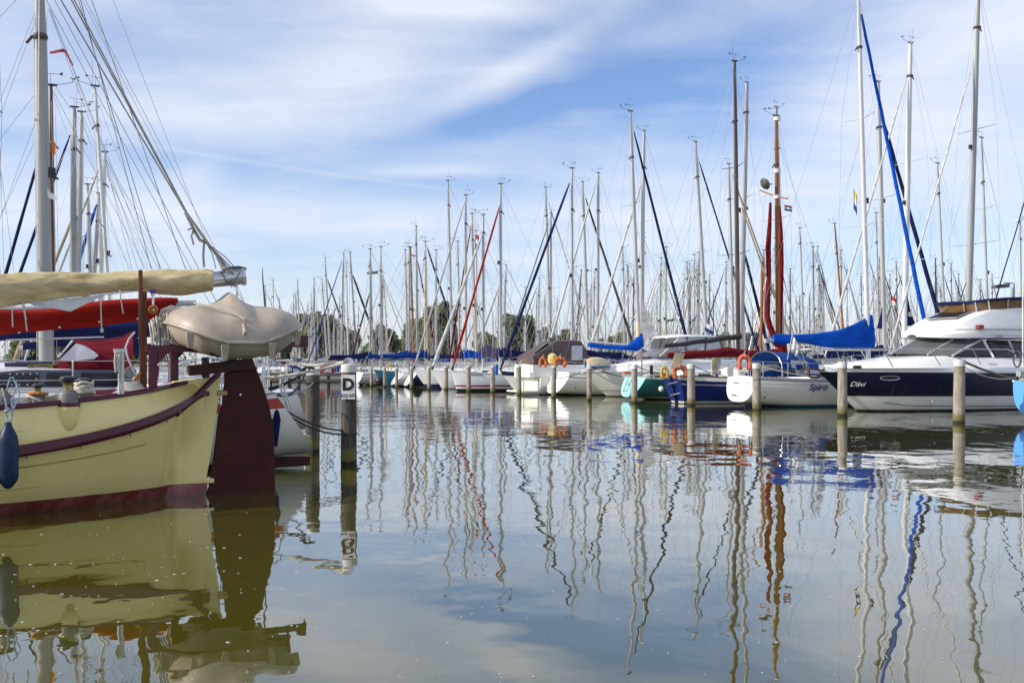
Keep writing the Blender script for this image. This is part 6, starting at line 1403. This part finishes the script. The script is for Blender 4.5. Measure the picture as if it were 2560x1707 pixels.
for k in range(4): b.tube([c + Vector(((.16 - .02 * k) * math.cos(a), (.14 - .02 * k) * math.sin(a), .022 * k + .01 * math.sin(a * 3))) for a in [6.2832 * i / 18 for i in range(19)]], .015, 6, False)
b.build('deck_coil', ROPE, yb)
b = MB(); b.tube([yb_(298, 985, .95), yb_(299, 875, .95)], .014, 10); b.tube([yb_(306, 985, .95), yb_(307, 878, .95)], .018, 10); b.box(yb_(299, 876, .95), (.13, .06, .04)); b.build('stanchion', MASTW, yb)
b = MB(); b.tube([yb_(290, 880, 1.0), yb_(287, 905, 1.0), yb_(290, 930, 1.0), yb_(295, 928, 1.0), yb_(293, 900, 1.0), yb_(292, 880, 1.0)], .013, 6); b.tube([yb_(299, 890, 1.0), yb_(297, 930, 1.0), yb_(298, 955, 1.0)], .012, 6); b.build('stanchion_rope', ROPE, yb)
# fender at the left edge with its blue white lanyard (hangs on the boat: a thing of its own)
fy = YP(20, 1140, 1.62); fpos = FY.o + FY.e1 * fy.x + FY.e2 * fy.y; fpos.z = fy.z
fe = thing('fender', 'dark blue cylindrical fender hanging on the yellow topside at the left edge', 'fender', fpos, 0)
FEN = mat('fender_slate', (.009, .026, .075), .45, 0, var=.25, scale=7, bump=.15, bscale=30, dirt=.08, spec=.3)
Yf_ = fpos.y; k_ = Yf_ / FPX; rF = 24 * k_; hF = 162 * k_
b = MB(); b.lathe([(.02, -hF * .50), (rF * .35, -hF * .49), (rF * .50, -hF * .46), (rF * .9, -hF * .38), (rF, -hF * .32), (rF, hF * .22), (rF * .92, hF * .30), (rF * .55, hF * .42), (rF * .38, hF * .47), (rF * .34, hF * .52), (.02, hF * .525)], (0, 0, 0), 28); b.build('body', FEN, fe)
LAN = mat('lanyard', (.30, .38, .47), .9, 0, var=.4, scale=40, bump=.5, bscale=90)
b = MB(); T = Vector((0, 0, hF * .5)); 
b.tube([T, T + Vector((-.02, 0, .10)), T + Vector((-.03, .02, .22)), T + Vector((-.09, .05, .38))], .011, 6); b.tube([T + Vector((.02, 0, 0)), T + Vector((.05, 0, .12)), T + Vector((.03, .02, .26)), T + Vector((.07, .05, .40)), T + Vector((.02, .06, .5))], .011, 6)
b.tube([T + Vector((-.03, -.01, .13)), T + Vector((.03, -.02, .15)), T + Vector((-.02, -.02, .18))], .018, 6); b.tube([T + Vector((.06, 0, .16)), T + Vector((.11, .02, .3)), T + Vector((.07, .04, .44)), T + Vector((.0, .05, .5)), T + Vector((-.03, .03, .36))], .009, 6)
b.build('lanyard', LAN, fe)
# running rigging gathered at the boom end and going up to the left
b = MB()
def line(pts, w=0.0, r=.007): b.tube([yb_(x, y, w) for x, y in pts], r, 5)
k1, k2, k3 = (464, 531), (516, 607), (595, 690)
for off, a0 in ((0, (40, -190)), (5, (75, -190)), (10, (105, -150))):
    line([a0, (k1[0] + off * .3, k1[1]), (k2[0] + off * .5, k2[1]), (k3[0] - off * 2.2, k3[1] - 4)], 0.02 * off, .010)
line([k1, (482, 570), (500, 600), k2], .03, .022)
for e in ((540, 672), (556, 676), (568, 690), (583, 700), (602, 684)): line([k2, ((k2[0] + e[0]) / 2 + 3, (k2[1] + e[1]) / 2 - 4), e], .04, .007)
line([(510, 606), (508, 640), (510, 668)], .05, .016); line([(485, 575), (478, 590), (484, 612)], .05, .014); line([(470, 575), (480, 570), (490, 578)], .05, .012)
b.build('topping_lift', mat('old_rope', (.26, .25, .23), .9, 0, var=.25), yb)
b = MB()
for i in range(7): line([(548 + i * 5, 678), (560 + i * 5, 690 + (i % 3) * 5), (566 + i * 4, 705), (575 + i * 3, 714 + (i % 2) * 4), (588, 700), (600 + i, 680)], .12 - .04 * i, .008)
for i in range(5): line([(555, 676), (575, 668 + i), (596, 666 + i * 1.5), (606, 668 + i * 2), (616, 671 + (i % 2) * 3)], .1 - .05 * i, .009)
b.build('boom_lashing', mat('old_rope_grey', (.17, .17, .16), .9, 0, var=.25), yb)
b = MB()
for a0, e0 in (((196, -20), (378, 673)), ((222, -20), (464, 673)), ((150, -150), (400, 673))):
    line([a0, e0], -.3, .006)
b.build('mizzen_stay', WIRE, yb)

# -- upturned dinghy on the davits
dd = FY.o + FY.e1 * -.30 + Vector((0, 0, 0))
dg = thing('upturned_dinghy', 'beige moulded dinghy stowed upside down on maroon davits', 'dinghy', dd, YA)
DING = mat('dinghy_beige', (.40, .335, .265), .48, 0, var=.10, scale=3, coat=.05, spec=.4, dirt=.15, bump=.06, bscale=9)
NB = 72; Aw = .86; Bl = 1.15
def dpl(a, f=1.0):
    c, s = math.cos(a), math.sin(a); x = Aw * (abs(c) ** .62) * (1 if c >= 0 else -1); y = Bl * (abs(s) ** .80) * (1 if s >= 0 else -1); return x * f, y * f
def rimz(x, y): return 1.970 + .27 * max(0, (abs(x) - .22) / (Aw - .22)) ** 1.15 - .00 + (.06 if y < 0 else 0) * (abs(y) / Bl)
b = MB(); rings = []
for f, h in ((1.0, 0), (.995, .05), (.975, .12), (.935, .20), (.87, .275), (.78, .34), (.66, .395), (.52, .435), (.36, .46), (.20, .475), (.08, .48), (.01, .48)):
    ring = []
    for k in range(NB):
        x, y = dpl(2 * math.pi * k / NB, f); z = rimz(x / f * f, y) * (f) + (1 - f) * 2.10 + h * (1 - .28 * (abs(x) / Aw) ** 1.5)
        z += .085 * math.exp(-(x / .085) ** 2) * (1 - f ** 8) + .018 * math.exp(-((abs(x) - .55) / .18) ** 2) * (1 - f ** 4)
        z -= .020 * math.exp(-((abs(x) - .27) / .11) ** 2) * (1 - f ** 6)
        ring.append(Vector((x, y, z)))
    rings.append(ring)
b.loft(rings); do = b.build('shell', DING, dg, sharp=70)
b = MB(); b.tube([Vector((dpl(a)[0] * 1.004, dpl(a)[1] * 1.004, rimz(*dpl(a)))) for a in [2 * math.pi * k / 60 for k in range(61)]], .022, 8, False); b.build('rim', DING, dg)
b = MB(); rings = []
for f, d in ((.985, -.005), (.95, -.07), (.90, -.13), (.82, -.175), (.6, -.19)):
    ring = []
    for k in range(NB):
        a = 2 * math.pi * k / NB; x, y = dpl(a); z = rimz(x, y) + d * (1 + .25 * (abs(x) / Aw)) * (1.25 if abs(x) > .5 else 1); ring.append(Vector((x * f, y * f, z)))
    rings.append(ring)
b.loft(rings, caps=False); b.poly(list(reversed(rings[-1]))); b.build('rim_skirt', DING, dg, sharp=60)
for x, y in ((.62, 1.02), (.24, 1.2), (-.33, 1.19), (-.72, .86), (.62, -1.0), (-.62, -1.0)):
    b = MB(); z = rimz(x, y) - .035; o = Vector((x, y, z)); b.prism([o + Vector((-.05, 0, 0)), o + Vector((.05, 0, 0)), o + Vector((.030, -.03, -.19)), o + Vector((-.028, -.03, -.19))], (0, .03, 0)); b.build('foot', DING, dg, bevel=.006)
DP = Frame(dg.location, YA)
b = MB(); skz = lambda y: 2.46 - .30 * max(0, y - .25) ** 1.2
b.prism([(0, 1.20, 2.10), (0, .98, 2.30), (0, .6, 2.48), (0, .6, 2.30), (0, 1.10, 2.02)], (.035, 0, 0)); b.build('skeg', DING, dg, bevel=.008)
for dy in (0, .035):
    b = MB(); b.tube([Vector((.52, .55 + dy, 2.475)), Vector((.36, .80 + dy, 2.44)), Vector((.15, 1.0 + dy, 2.36)), Vector((.0, 1.12 + dy, 2.26)), Vector((-.06, 1.13, 2.22))], .0085, 5); b.build('lashing', ROPE, dg)
b = MB(); b.tube([Vector((dpl(a)[0] * .80, dpl(a)[1] * .80, rimz(*dpl(a)) - .215)) for a in [.35 + 1.0 * k / 14 for k in range(15)]], .012, 5); b.build('bumper_cord', BLACK, dg)

# ------------------------------------------------------------------ the white sloop behind it, stern toward us
wb = thing('sailing_yacht', 'white sloop with maroon spray hood and red boom cover behind the yellow boat', 'sailing yacht', (-3.60, 17.65, 0), BOW, 'sailing yachts berthed in rows')
FW = Frame(wb.location, BOW); wp = lambda px, py, w=0.0: FW.px(px, py, w)
HW = Hull(L=11.2, B=3.6, fs=1.24, fm=1.14, fb=1.45, tw=.62, ks=.16, rake=.74, e=.62, f=.95)
PWB = paint('hull_behind', (.80, .79, .72), bands=((-2, .10, (.16, .015, .02)),), vbands=((.80, .935, (.40, .03, .015)), (.935, 1.2, (.74, .73, .70))))
build_hull(wb, HW, PWB, GREYD, WHITE, ALU, .02, n=14)
b = MB(); b.prism([(-.02, 0, .08), (.7, 0, .10), (.8, 0, -.6), (.05, 0, -.6)], (0, .07, 0)); b.build('rudder', mat('antifoul_maroon', (.12, .010, .022), .5, 0, var=.2), wb)
# long cabin with dark windows
CABG = mat('cabin_side_grey', (.13, .155, .21), .35, 0, var=.08)
b = MB(); rings = []
for x in (3.2, 4.0, 6.0, 8.2, 9.2, 9.7):
    k = 1 if x < 8.3 else max(.05, (9.8 - x) / 1.6); w = 1.12 * (1 if x < 6 else 1 - .12 * (x - 6)); zb = HW.zs(x / 11.2) - .02
    rings.append([Vector((x, w, zb)), Vector((x, w * .93, zb + .44 * k)), Vector((x, w * .88, zb + .52 * k)), Vector((x, w * .5, zb + .60 * k)), Vector((x, 0, zb + .62 * k)), Vector((x, -w * .5, zb + .60 * k)), Vector((x, -w * .88, zb + .52 * k)), Vector((x, -w * .93, zb + .44 * k)), Vector((x, -w, zb))])
b.loft(rings, close=False); b.poly(rings[0]); b.build('cabin', WHITE, wb, sharp=28)
cside = lambda px, py: wp(px, py, 1.075)
b = MB(); o_ = [cside(-60, 935), cside(-60, 972), cside(330, 972), cside(330, 925), cside(60, 924)]; b.prism([v + Vector((0, .085, 0)) for v in o_], (0, .03, 0)); b.build('cabin_band', CABG, wb, smooth=False)
for pts in ([(-40, 940), (-40, 964), (94, 964), (98, 933), (28, 933)], [(112, 964), (182, 964), (185, 931), (119, 931)], [(198, 965), (292, 965), (302, 931), (204, 931)]):
    b = MB(); b.prism([cside(*p) + Vector((0, .12, 0)) for p in pts], (0, .03, 0)); b.build('cabin_window', glass_mat('smoked_window', (.006, .008, .022), .12), wb, smooth=False)
for p in ((27, 935), (44, 935), (60, 935), (77, 935), (94, 934), (92, 947), (12, 961), (31, 961), (50, 961), (70, 961), (89, 960)):
    b = MB(); c = cside(*p) + Vector((0, .145, 0)); b.lathe([(.016, -.01), (.014, .008), (.004, .012)], c, 8, Matrix.Rotation(R(-90), 3, 'X')); b.build('window_screw', STEEL, wb)
b = MB(); b.bar(wp(72, 913, .9), wp(170, 909, .9), .05, .03); 
for x in (76, 125, 165): b.bar(wp(x, 920, .9), wp(x, 912, .9), .05, .08)
b.build('hand_rail', wood('weathered_teak', (.22, .20, .07), (.34, .31, .13), .8, 12), wb)
b = MB(); b.bar(wp(14, 911, .6), wp(130, 907, .6), .45, .05); b.build('hatch_cover', mat('navy_hatch', (.035, .045, .12), .5), wb)
b = MB(); b.tube([wp(x, 973, 1.45) for x in (-60, 100, 330)], .03, 6); b.tube([wp(x, 980, 1.5) for x in (-60, 100, 330)], .022, 6); b.build('track', ALU2, wb)
b = MB()
for z in (.62, .34): b.tube([HW.sheer(t, 1, -.05, z) for t in (.10, .2, .3, .4, .5, .65, .8)], .0055, 4)
for t in (.10, .22, .34, .46, .58, .70, .82): b.tube([HW.sheer(t, 1, -.05, 0), HW.sheer(t, 1, -.05, .63)], .013, 6)
b.build('life_line', STEEL, wb)
# maroon spray hood with windows
HOODM = cloth('hood_maroon', (.15, .008, .018))
b = MB(); rings = []; sh_ = [(345, 966, 1.0), (332, 940, 1.02), (318, 905, 1.02), (312, 885, 1.0), (318, 866, .95), (334, 832, .85)]
xr, xm_, xf = wp(322, 850, 1.0).x, wp(240, 850, 1.0).x, wp(130, 900, 1.0).x
for i in range(13):
    an = math.pi * i / 12; y = math.cos(an); zz = math.sin(an) ** .55
    zc = lambda py, px: wp(px, py, .9).z
    ztop_a, ztop_m, ztop_f = zc(838, 325), zc(846, 250), zc(845, 181)
    base = zc(925, 250)
    rings.append([Vector((wp(333, 850, 1).x, y * 1.10, base + (ztop_a + .08 - base) * zz)), Vector((wp(308, 850, 1).x, y * 1.05, base + (ztop_a - base) * zz)), Vector((wp(250, 850, 1).x, y * 1.05, base + (ztop_m - base) * zz)), Vector((wp(184, 850, 1).x, y * 1.0, base + (ztop_f - base) * zz)), Vector((wp(132, 900, 1).x, y * .95, base + (zc(908, 130) - base) * zz))])
b.loft(rings, close=False); b.build('spray_hood', HOODM, wb, sharp=50)
b = MB(); b.prism([wp(180, 922, 1.12), wp(345, 965, 1.16), wp(350, 968, 1.16), wp(308, 968, 1.16), wp(306, 950, 1.14), wp(300, 930, 1.12)], (0, .03, 0)); b.build('hood_skirt', HOODM, wb, smooth=False)
pane('hood_window', [wp(148, 900, 1.075), wp(190, 902, 1.085), wp(236, 897, 1.09), wp(247, 889, 1.08), wp(236, 879, 1.06), wp(213, 865, 1.0), wp(190, 858, .96)], mat('hood_vinyl', (.50, .50, .56), .3), .02, (0, 1, 0), wb)
pane('hood_window', [wp(146, 895, .98), wp(183, 852, .86), wp(181, 850, .4), wp(146, 897, .4)], mat('hood_vinyl', (.50, .50, .56), .3), .02, (1, 0, .5), wb)
b = MB(); b.tube([wp(336, 831, .86), wp(322, 848, 1.1), wp(314, 868, 1.16), wp(318, 890, 1.18), wp(333, 925, 1.2), wp(347, 955, 1.2)], .018, 6); b.build('hood_edge', WHITEC, wb)
b = MB(); c = wp(326, 931, 1.2); b.lathe([(.09, -.006), (.085, .006), (.02, .008)], c, 18, Matrix.Rotation(R(-90), 3, 'X')); b.build('hood_badge', mat('badge_grey', (.25, .25, .26), .5), wb)
# sugar scoop details: pushpit, flagstaff, ropes
guard(wb, HW, .66, lines=False, bow=True)
b = MB(); rr = random.Random(5)
for k in range(9):
    x_ = 630 + k * 5.5; b.tube([wp(x_, 975, 1.2 - .2 * k), wp(x_ + rr.uniform(-6, 6), 890 + rr.uniform(0, 20), 1.1 - .2 * k)], .012, 5)
b.tube([wp(618, 905, .9), wp(700, 912, .2), wp(705, 912, -.9)], .014, 6); b.tube([wp(618, 940, .9), wp(700, 945, .2)], .011, 6)
b.build('stern_rail', STEEL, wb)
b = MB(); b.tube([wp(698, 960, .6), wp(716, 1010, .5), wp(738, 1078, .4)], .016, 6); b.tube([wp(705, 960, .35), wp(724, 1010, .3), wp(745, 1078, .2)], .016, 6); b.tube([wp(742, 1082, .45), wp(775, 1092, .3)], .014, 6); b.build('boarding_ladder', STEEL, wb)
b = MB(); b.tube([wp(662, 760, .0), wp(657, 700, .0), wp(656, 668, .0)], [.016, .012, .004], 6); b.tube([wp(662, 900, 0), wp(662, 760, 0)], .016, 6); b.build('aerial', DARKM, wb)
b = MB(); b.tube([wp(684, 1000, 1.05), wp(689, 1050, 1.12), wp(686, 1115, 1.1)], [.07, .085, .05], 10); b.build('stern_fender', NAVY, wb)
cw = MB(); pA, pB = wp(490, 757), wp(-700, 800); cw.tube([pA, pB], .05, 12); cw.build('boom', ALU2, wb)
b = MB(); rings = []; rr = random.Random(8)
for i, (x_, t_, u_) in enumerate([(444, 745, 762), (436, 744, 778), (400, 743, 795), (350, 746, 803), (300, 748, 808), (250, 752, 816), (180, 762, 822), (120, 772, 826), (60, 774, 831), (0, 772, 838), (-120, 760, 850), (-350, 735, 860), (-650, 700, 865)]):
    A, B_ = wp(x_, t_), wp(x_, u_); wd = .14 + .04 * (i > 5)
    rings.append([Vector((A.x, wd * cy * (1 + .08 * rr.uniform(-1, 1)), B_.z + (A.z - B_.z) * cz)) for cy, cz in ((.12, 0), (.16, .12), (.30, .32), (.62, .52), (.95, .74), (.7, .93), (0, 1), (-.7, .93), (-.95, .74), (-.62, .52), (-.30, .32), (-.16, .12), (-.12, 0))])
b.loft(rings); b.build('sail_cover', REDC, wb, sharp=80)
for p in ((48, 831), (149, 818), (248, 805), (344, 797), (415, 788)):
    b = MB(); b.lathe([(.018, -.01), (.015, .008), (.003, .012)], wp(p[0], p[1], .17), 8, Matrix.Rotation(R(-90), 3, 'X')); b.build('eyelet', STEEL, wb)
rig(wb, HW, 7.9, 1.3, (7.7, 0, 14.5), .11, ALU2, (.36, .64), None, None, True, 44, True, .006)

# ------------------------------------------------------------------ more yachts behind on the left
bl = thing('sailing_yacht', 'yacht with a long navy boom cover under the red one', 'sailing yacht', (-4.9, 23.2, 0), BOW, 'sailing yachts berthed in rows')
HB = Hull(L=10.6, B=3.4, fs=1.1, fm=1.05, fb=1.4, tw=.62); build_hull(bl, HB, PW[0], WHITE, WHITE, ALU, .02); build_cabin(bl, HB, WHITE, 3, 8, .42); guard(bl, HB)
FB2 = Frame(bl.location, BOW); bp_ = lambda px, py, w=0.0: FB2.px(px, py, w)
rig(bl, HB, 6.6, 1.2, (6.5, 0, 13.2), .10, ALU, (.5,), None, None, True, 45, True)
b = MB(); b.tube([bp_(560, 800), bp_(-250, 830)], .07, 8); b.build('boom', ALU, bl)
b = MB(); rings = []; rr = random.Random(18)
for i, (x_, t_, u_) in enumerate([(440, 796, 822), (420, 793, 838), (350, 795, 845), (280, 800, 850), (200, 804, 852), (130, 808, 850), (60, 812, 852), (0, 812, 852), (-150, 800, 850), (-250, 780, 850)]):
    A, B_ = bp_(x_, t_), bp_(x_, u_); rings.append([Vector((A.x, .17 * cy * (1 + .1 * rr.uniform(-1, 1)), B_.z + (A.z - B_.z) * cz)) for cy, cz in ((0, 0), (.7, .08), (1, .35), (.9, .65), (.45, .94), (0, 1), (-.45, .94), (-.9, .65), (-1, .35), (-.7, .08))])
b.loft(rings); b.build('sail_cover', NAVY, bl, sharp=80)
b = MB(); b.tube([bp_(5, 870, .8), bp_(15, 850, .8), bp_(260, 842, .8)], .015, 6); b.tube([bp_(395, 960, 1.2), bp_(400, 860, 1.2), bp_(480, 850, .9)], .015, 6); b.build('steel_arch', STEEL, bl)
DARKW = wood('dark_varnish', (.11, .045, .018), (.20, .085, .035), .4, 9)
LM = [((101, -60), (112, 680), 20.5, ALU, None, 1, NAVY, {'r': .122, 'spread': (), 'deckz': 1.25, 'boom': False, 'J': 4.2}, 'yacht with the thick pale mast nearest the left edge'),
 ((129, 215), (133, 678), 31, DARKW, (165, 308, 29, 683, .055, NAVY), -1, NAVY, {'r': .06, 'spread': ()}, 'yacht with a brown wooden mast just right of the thick pale mast'),
 ((185, 268), (182, 678), 40, ALU, (178, 330, 47, 683, .07, NAVY), -1, NAVY, {'r': .105}, 'yacht with the left one of two thick silver masts above the cream boom'),
 ((202, 279), (195, 678), 42, ALU2, (174, 522, 120, 665, .09, SANDC), -1, NAVY, {'r': .10}, 'yacht with the right one of two thick silver masts above the cream boom'),
 ((244.6, 221), (270, 674), 39, MASTW, None, 1, NAVY, {'r': .065}, 'yacht with a slender white mast and long wind vane arm, tapering to the top'),
 ((259, 379), (250, 674), 49, MASTW, (248, 395, 143, 674, .08, WHITEC), -1, NAVY, {'r': .11}, 'yacht with a white furled sail falling left behind the silver pair'),
 ((221, 462), (226, 676), 56, ALU2, None, -1, NAVY, {'r': .10}, 'yacht with a short silver mast left of the white ones'),
 ((244, 482), (234, 674), 58, ALU2, (237, 504, 180, 690, .13, ROYAL), -1, ROYAL, {'r': .10}, 'yacht with a bright blue furled sail hanging left among the left masts')]
for (tp, bt, Y, mm, jib, bow, cv, ex, lab) in LM: bgboat(lab, tp, bt, Y, bow, ex.pop('J', None), jib, mm, cover=cv, **ex)
b = MB()      # halyards and shrouds of the thick mast
for a_, e_ in (((86, 35), (-30, 330)), ((86, 60), (-40, 400)), ((92, 230), (-10, 362)), ((90, 300), (-5, 560)), ((93, 340), (-20, 590)), ((122, 20), (262, 380)), ((126, 25), (380, 673)), ((200, -10), (420, 420)), ((122, 24), (230, 320)), ((282, 0), (512, 590)), ((262, 395), (395, 673)), ((262, 395), (425, 673)), ((268, 430), (345, 673)), ((265, 410), (330, 673)), ((262, 400), (360, 673)), ((136, 210), (175, 272)), ((0, 370), (10, 690)), ((3, 430), (36, 690))):
    b.tube([at(a_[0], a_[1], 20.6), at(e_[0], e_[1], 20.6)], .0045, 4)
tag(b.build('rigging_wires', WIRE), 'thin wire stays fanning out from the thick pale mast over the cream boom', 'rigging')
pn = thing('pennant', 'long red white and blue pennant blown right of the thick pale mast', 'flag', at(124, 132, 20.4))
PN = mat('pennant_red', (.34, .03, .05), .8, 0, var=.5, scale=20)
b = MB(); b.loft([[at(x, y, 20.4) - Vector(pn.location) for x, y in pr_] for pr_ in [((124, 130), (126, 136)), ((140, 126), (142, 133)), ((158, 122), (160, 131)), ((166, 126), (162, 132)), ((176, 148), (172, 150)), ((184, 163), (181, 166))]], close=False); b.build('cloth', PN, pn)
of = thing('flag', 'small orange flag on the wooden mast beside the thick pale one', 'flag', at(128, 345, 30)); b = MB(); b.loft([[Vector((0, 0, 0)), Vector((0, .02, -.45))], [Vector((.07, .05, -.1)), Vector((.09, .04, -.5))], [Vector((.15, 0, -.3)), Vector((.15, .02, -.5))]], close=False); b.build('cloth', mat('flag_orange', (.65, .2, .05), .8), of)
wf = thing('flag', 'white ragged flag low on the thick pale mast', 'flag', at(118, 470, 20.2)); b = MB(); b.loft([[Vector((0, 0, 0)), Vector((.01, 0, -.2))], [Vector((.06, .02, -.09)), Vector((.08, .02, -.22))], [Vector((.16, 0, -.14)), Vector((.19, .02, -.26))]], close=False); b.build('cloth', WHITEC, wf)

# ------------------------------------------------------------------ mooring lines between boats and posts
def rope(label, pts, r, m, name='mooring_rope'):
    b = MB(); b.tube(pts, r, 6); return tag(b.build(name, m), label, 'rope', 'mooring lines')
def P2(k): p, h, r = POSTS[k][1], POSTS[k][2], POSTS[k][3]; return p, h, r
pn_, hn, rn = P2('near'); pm_, hm_, rm = P2('mid')
rope('thick white mooring line running left from the top of the D sign post', sag(at(640, 946, 17.0), at(872, 904, 16.9), .05), .028, ROPE)
rope('second white line lying over the top of the D sign post', sag(at(752, 912, 17.2), at(868, 903, 16.9), .03), .026, ROPE)
b = MB(); b.lathe([(.02, 0), (.09, .01), (.09, .07), (.02, .08)], at(872, 907, 16.9), 12, Matrix.Rotation(R(90), 3, 'X')); tag(b.build('mooring_eye', STEEL), 'round metal eye on top of the D sign post', 'fitting')
rope('upper black mooring line from the white stern to the D sign post', sag(at(686, 1006, 17.0), at(856, 1076, 16.75), .10), .015, ROPEB)
rope('lower black mooring line from the white stern round the D sign post', sag(at(686, 1010, 17.0), at(866, 1086, 16.73), .14) + [at(893, 1083, 16.75)], .015, ROPEB)
rope('blue looped mooring line hanging under the white banded post', sag(at(765, 930, 18.5), at(694, 986, 17.5), .18), .018, ROPEN)
for k, (a_, e_) in enumerate([((772, 925), (660, 972)), ((768, 926), (664, 975)), ((764, 928), (668, 978))]):
    rope('dark mooring line, %s of three, from the white banded post to the white stern' % ('upper', 'middle', 'lower')[k], sag(at(*a_, 18.7), at(*e_, 17.6), .05), .014, ROPEB)
rope('grey line from the white stern to the side of the white banded post', sag(at(684, 988, 17.5), at(784, 957, 19.1), .10), .013, mat('grey_rope', (.28, .31, .32), .9))
b = MB(); b.tube([Vector((pm_.x + (rm + .012) * math.cos(a), pm_.y + (rm + .012) * math.sin(a), 1.36 + .015 * math.sin(a))) for a in [6.2832 * k / 20 for k in range(21)]], .015, 6, False); tag(b.build('rope_turn', ROPEB), 'dark rope turn tied round the white banded post', 'rope', 'mooring lines')
b = MB(); rr = random.Random(1)
for k in range(7): b.tube([at(752 + rr.uniform(-4, 8), 925 + rr.uniform(-3, 5), 18.6), at(768 + rr.uniform(-4, 8), 918 + rr.uniform(-3, 3), 18.55), at(780 + rr.uniform(-8, 8), 920 + rr.uniform(-4, 6), 18.6)], .016, 5)
tag(b.build('rope_hitch', ROPEB), 'tangle of dark rope on top of the white banded post', 'rope', 'mooring lines')
def wpt(F_, v): return F_.o + F_.e1 * v.x + F_.e2 * v.y + Vector((0, 0, v.z))
pa, ha_, ra = P2('A'); pb_, hb_, rb_ = P2('B'); pc_, hc_, rc_ = P2('C'); pd_, hd_, rd_ = P2('D'); pe_, he_, re_ = P2('E')
top_ = lambda k: P2(k)[0] + Vector((0, 0, P2(k)[1]))
rope('thick grey mooring line from the nearest right post to the light blue boat', sag(top_('A') + Vector((0, 0, .02)), at(2536, 946, 29.6), .06), .035, mat('grey_warp', (.13, .12, .10), .9, 0, var=.2))
rope('thin mooring line from the nearest right post to the light blue boat', sag(top_('A') + Vector((.1, -.12, -.2)), at(2540, 944, 29.6), .16), .013, ROPE)
rope('dark line from the white sloop post to its winch', sag(top_('C') + Vector((0, 0, -.02)), at(1965, 922, 39.5), .05), .016, mat('grey_warp', (.13, .12, .10), .9))
rope('thin line from the white sloop post to the motor yacht bow', sag(top_('C') + Vector((0, 0, -.02)), at(2042, 940, 36.3), .10), .010, ROPE)
rope('navy line from the blue boat post to the white sloop stern rail', sag(top_('D') + Vector((0, 0, -.02)), at(1814, 940, 40.5), .06), .018, ROPEN)
rope('dark line from the turquoise boat post to the dark blue stern', sag(top_('E') + Vector((0, 0, -.02)), at(1652, 934, 44.6), .05), .018, ROPEB)
rope('dark line from the white capped post to the turquoise stern', sag(top_('F') + Vector((0, 0, -.02)), at(1556, 941, 48.8), .08), .022, ROPEB)
rope('dark line between the ladder post and the flared white bow', sag(top_('G') + Vector((.1, -.1, -.62)), at(1455, 928, 53), .12), .018, ROPEB)
rope('dark line sagging in front of the gothic lettered bow', sag(top_('K') + Vector((.1, -.1, -.1)), at(1200, 922, 63), .35), .02, ROPEB)
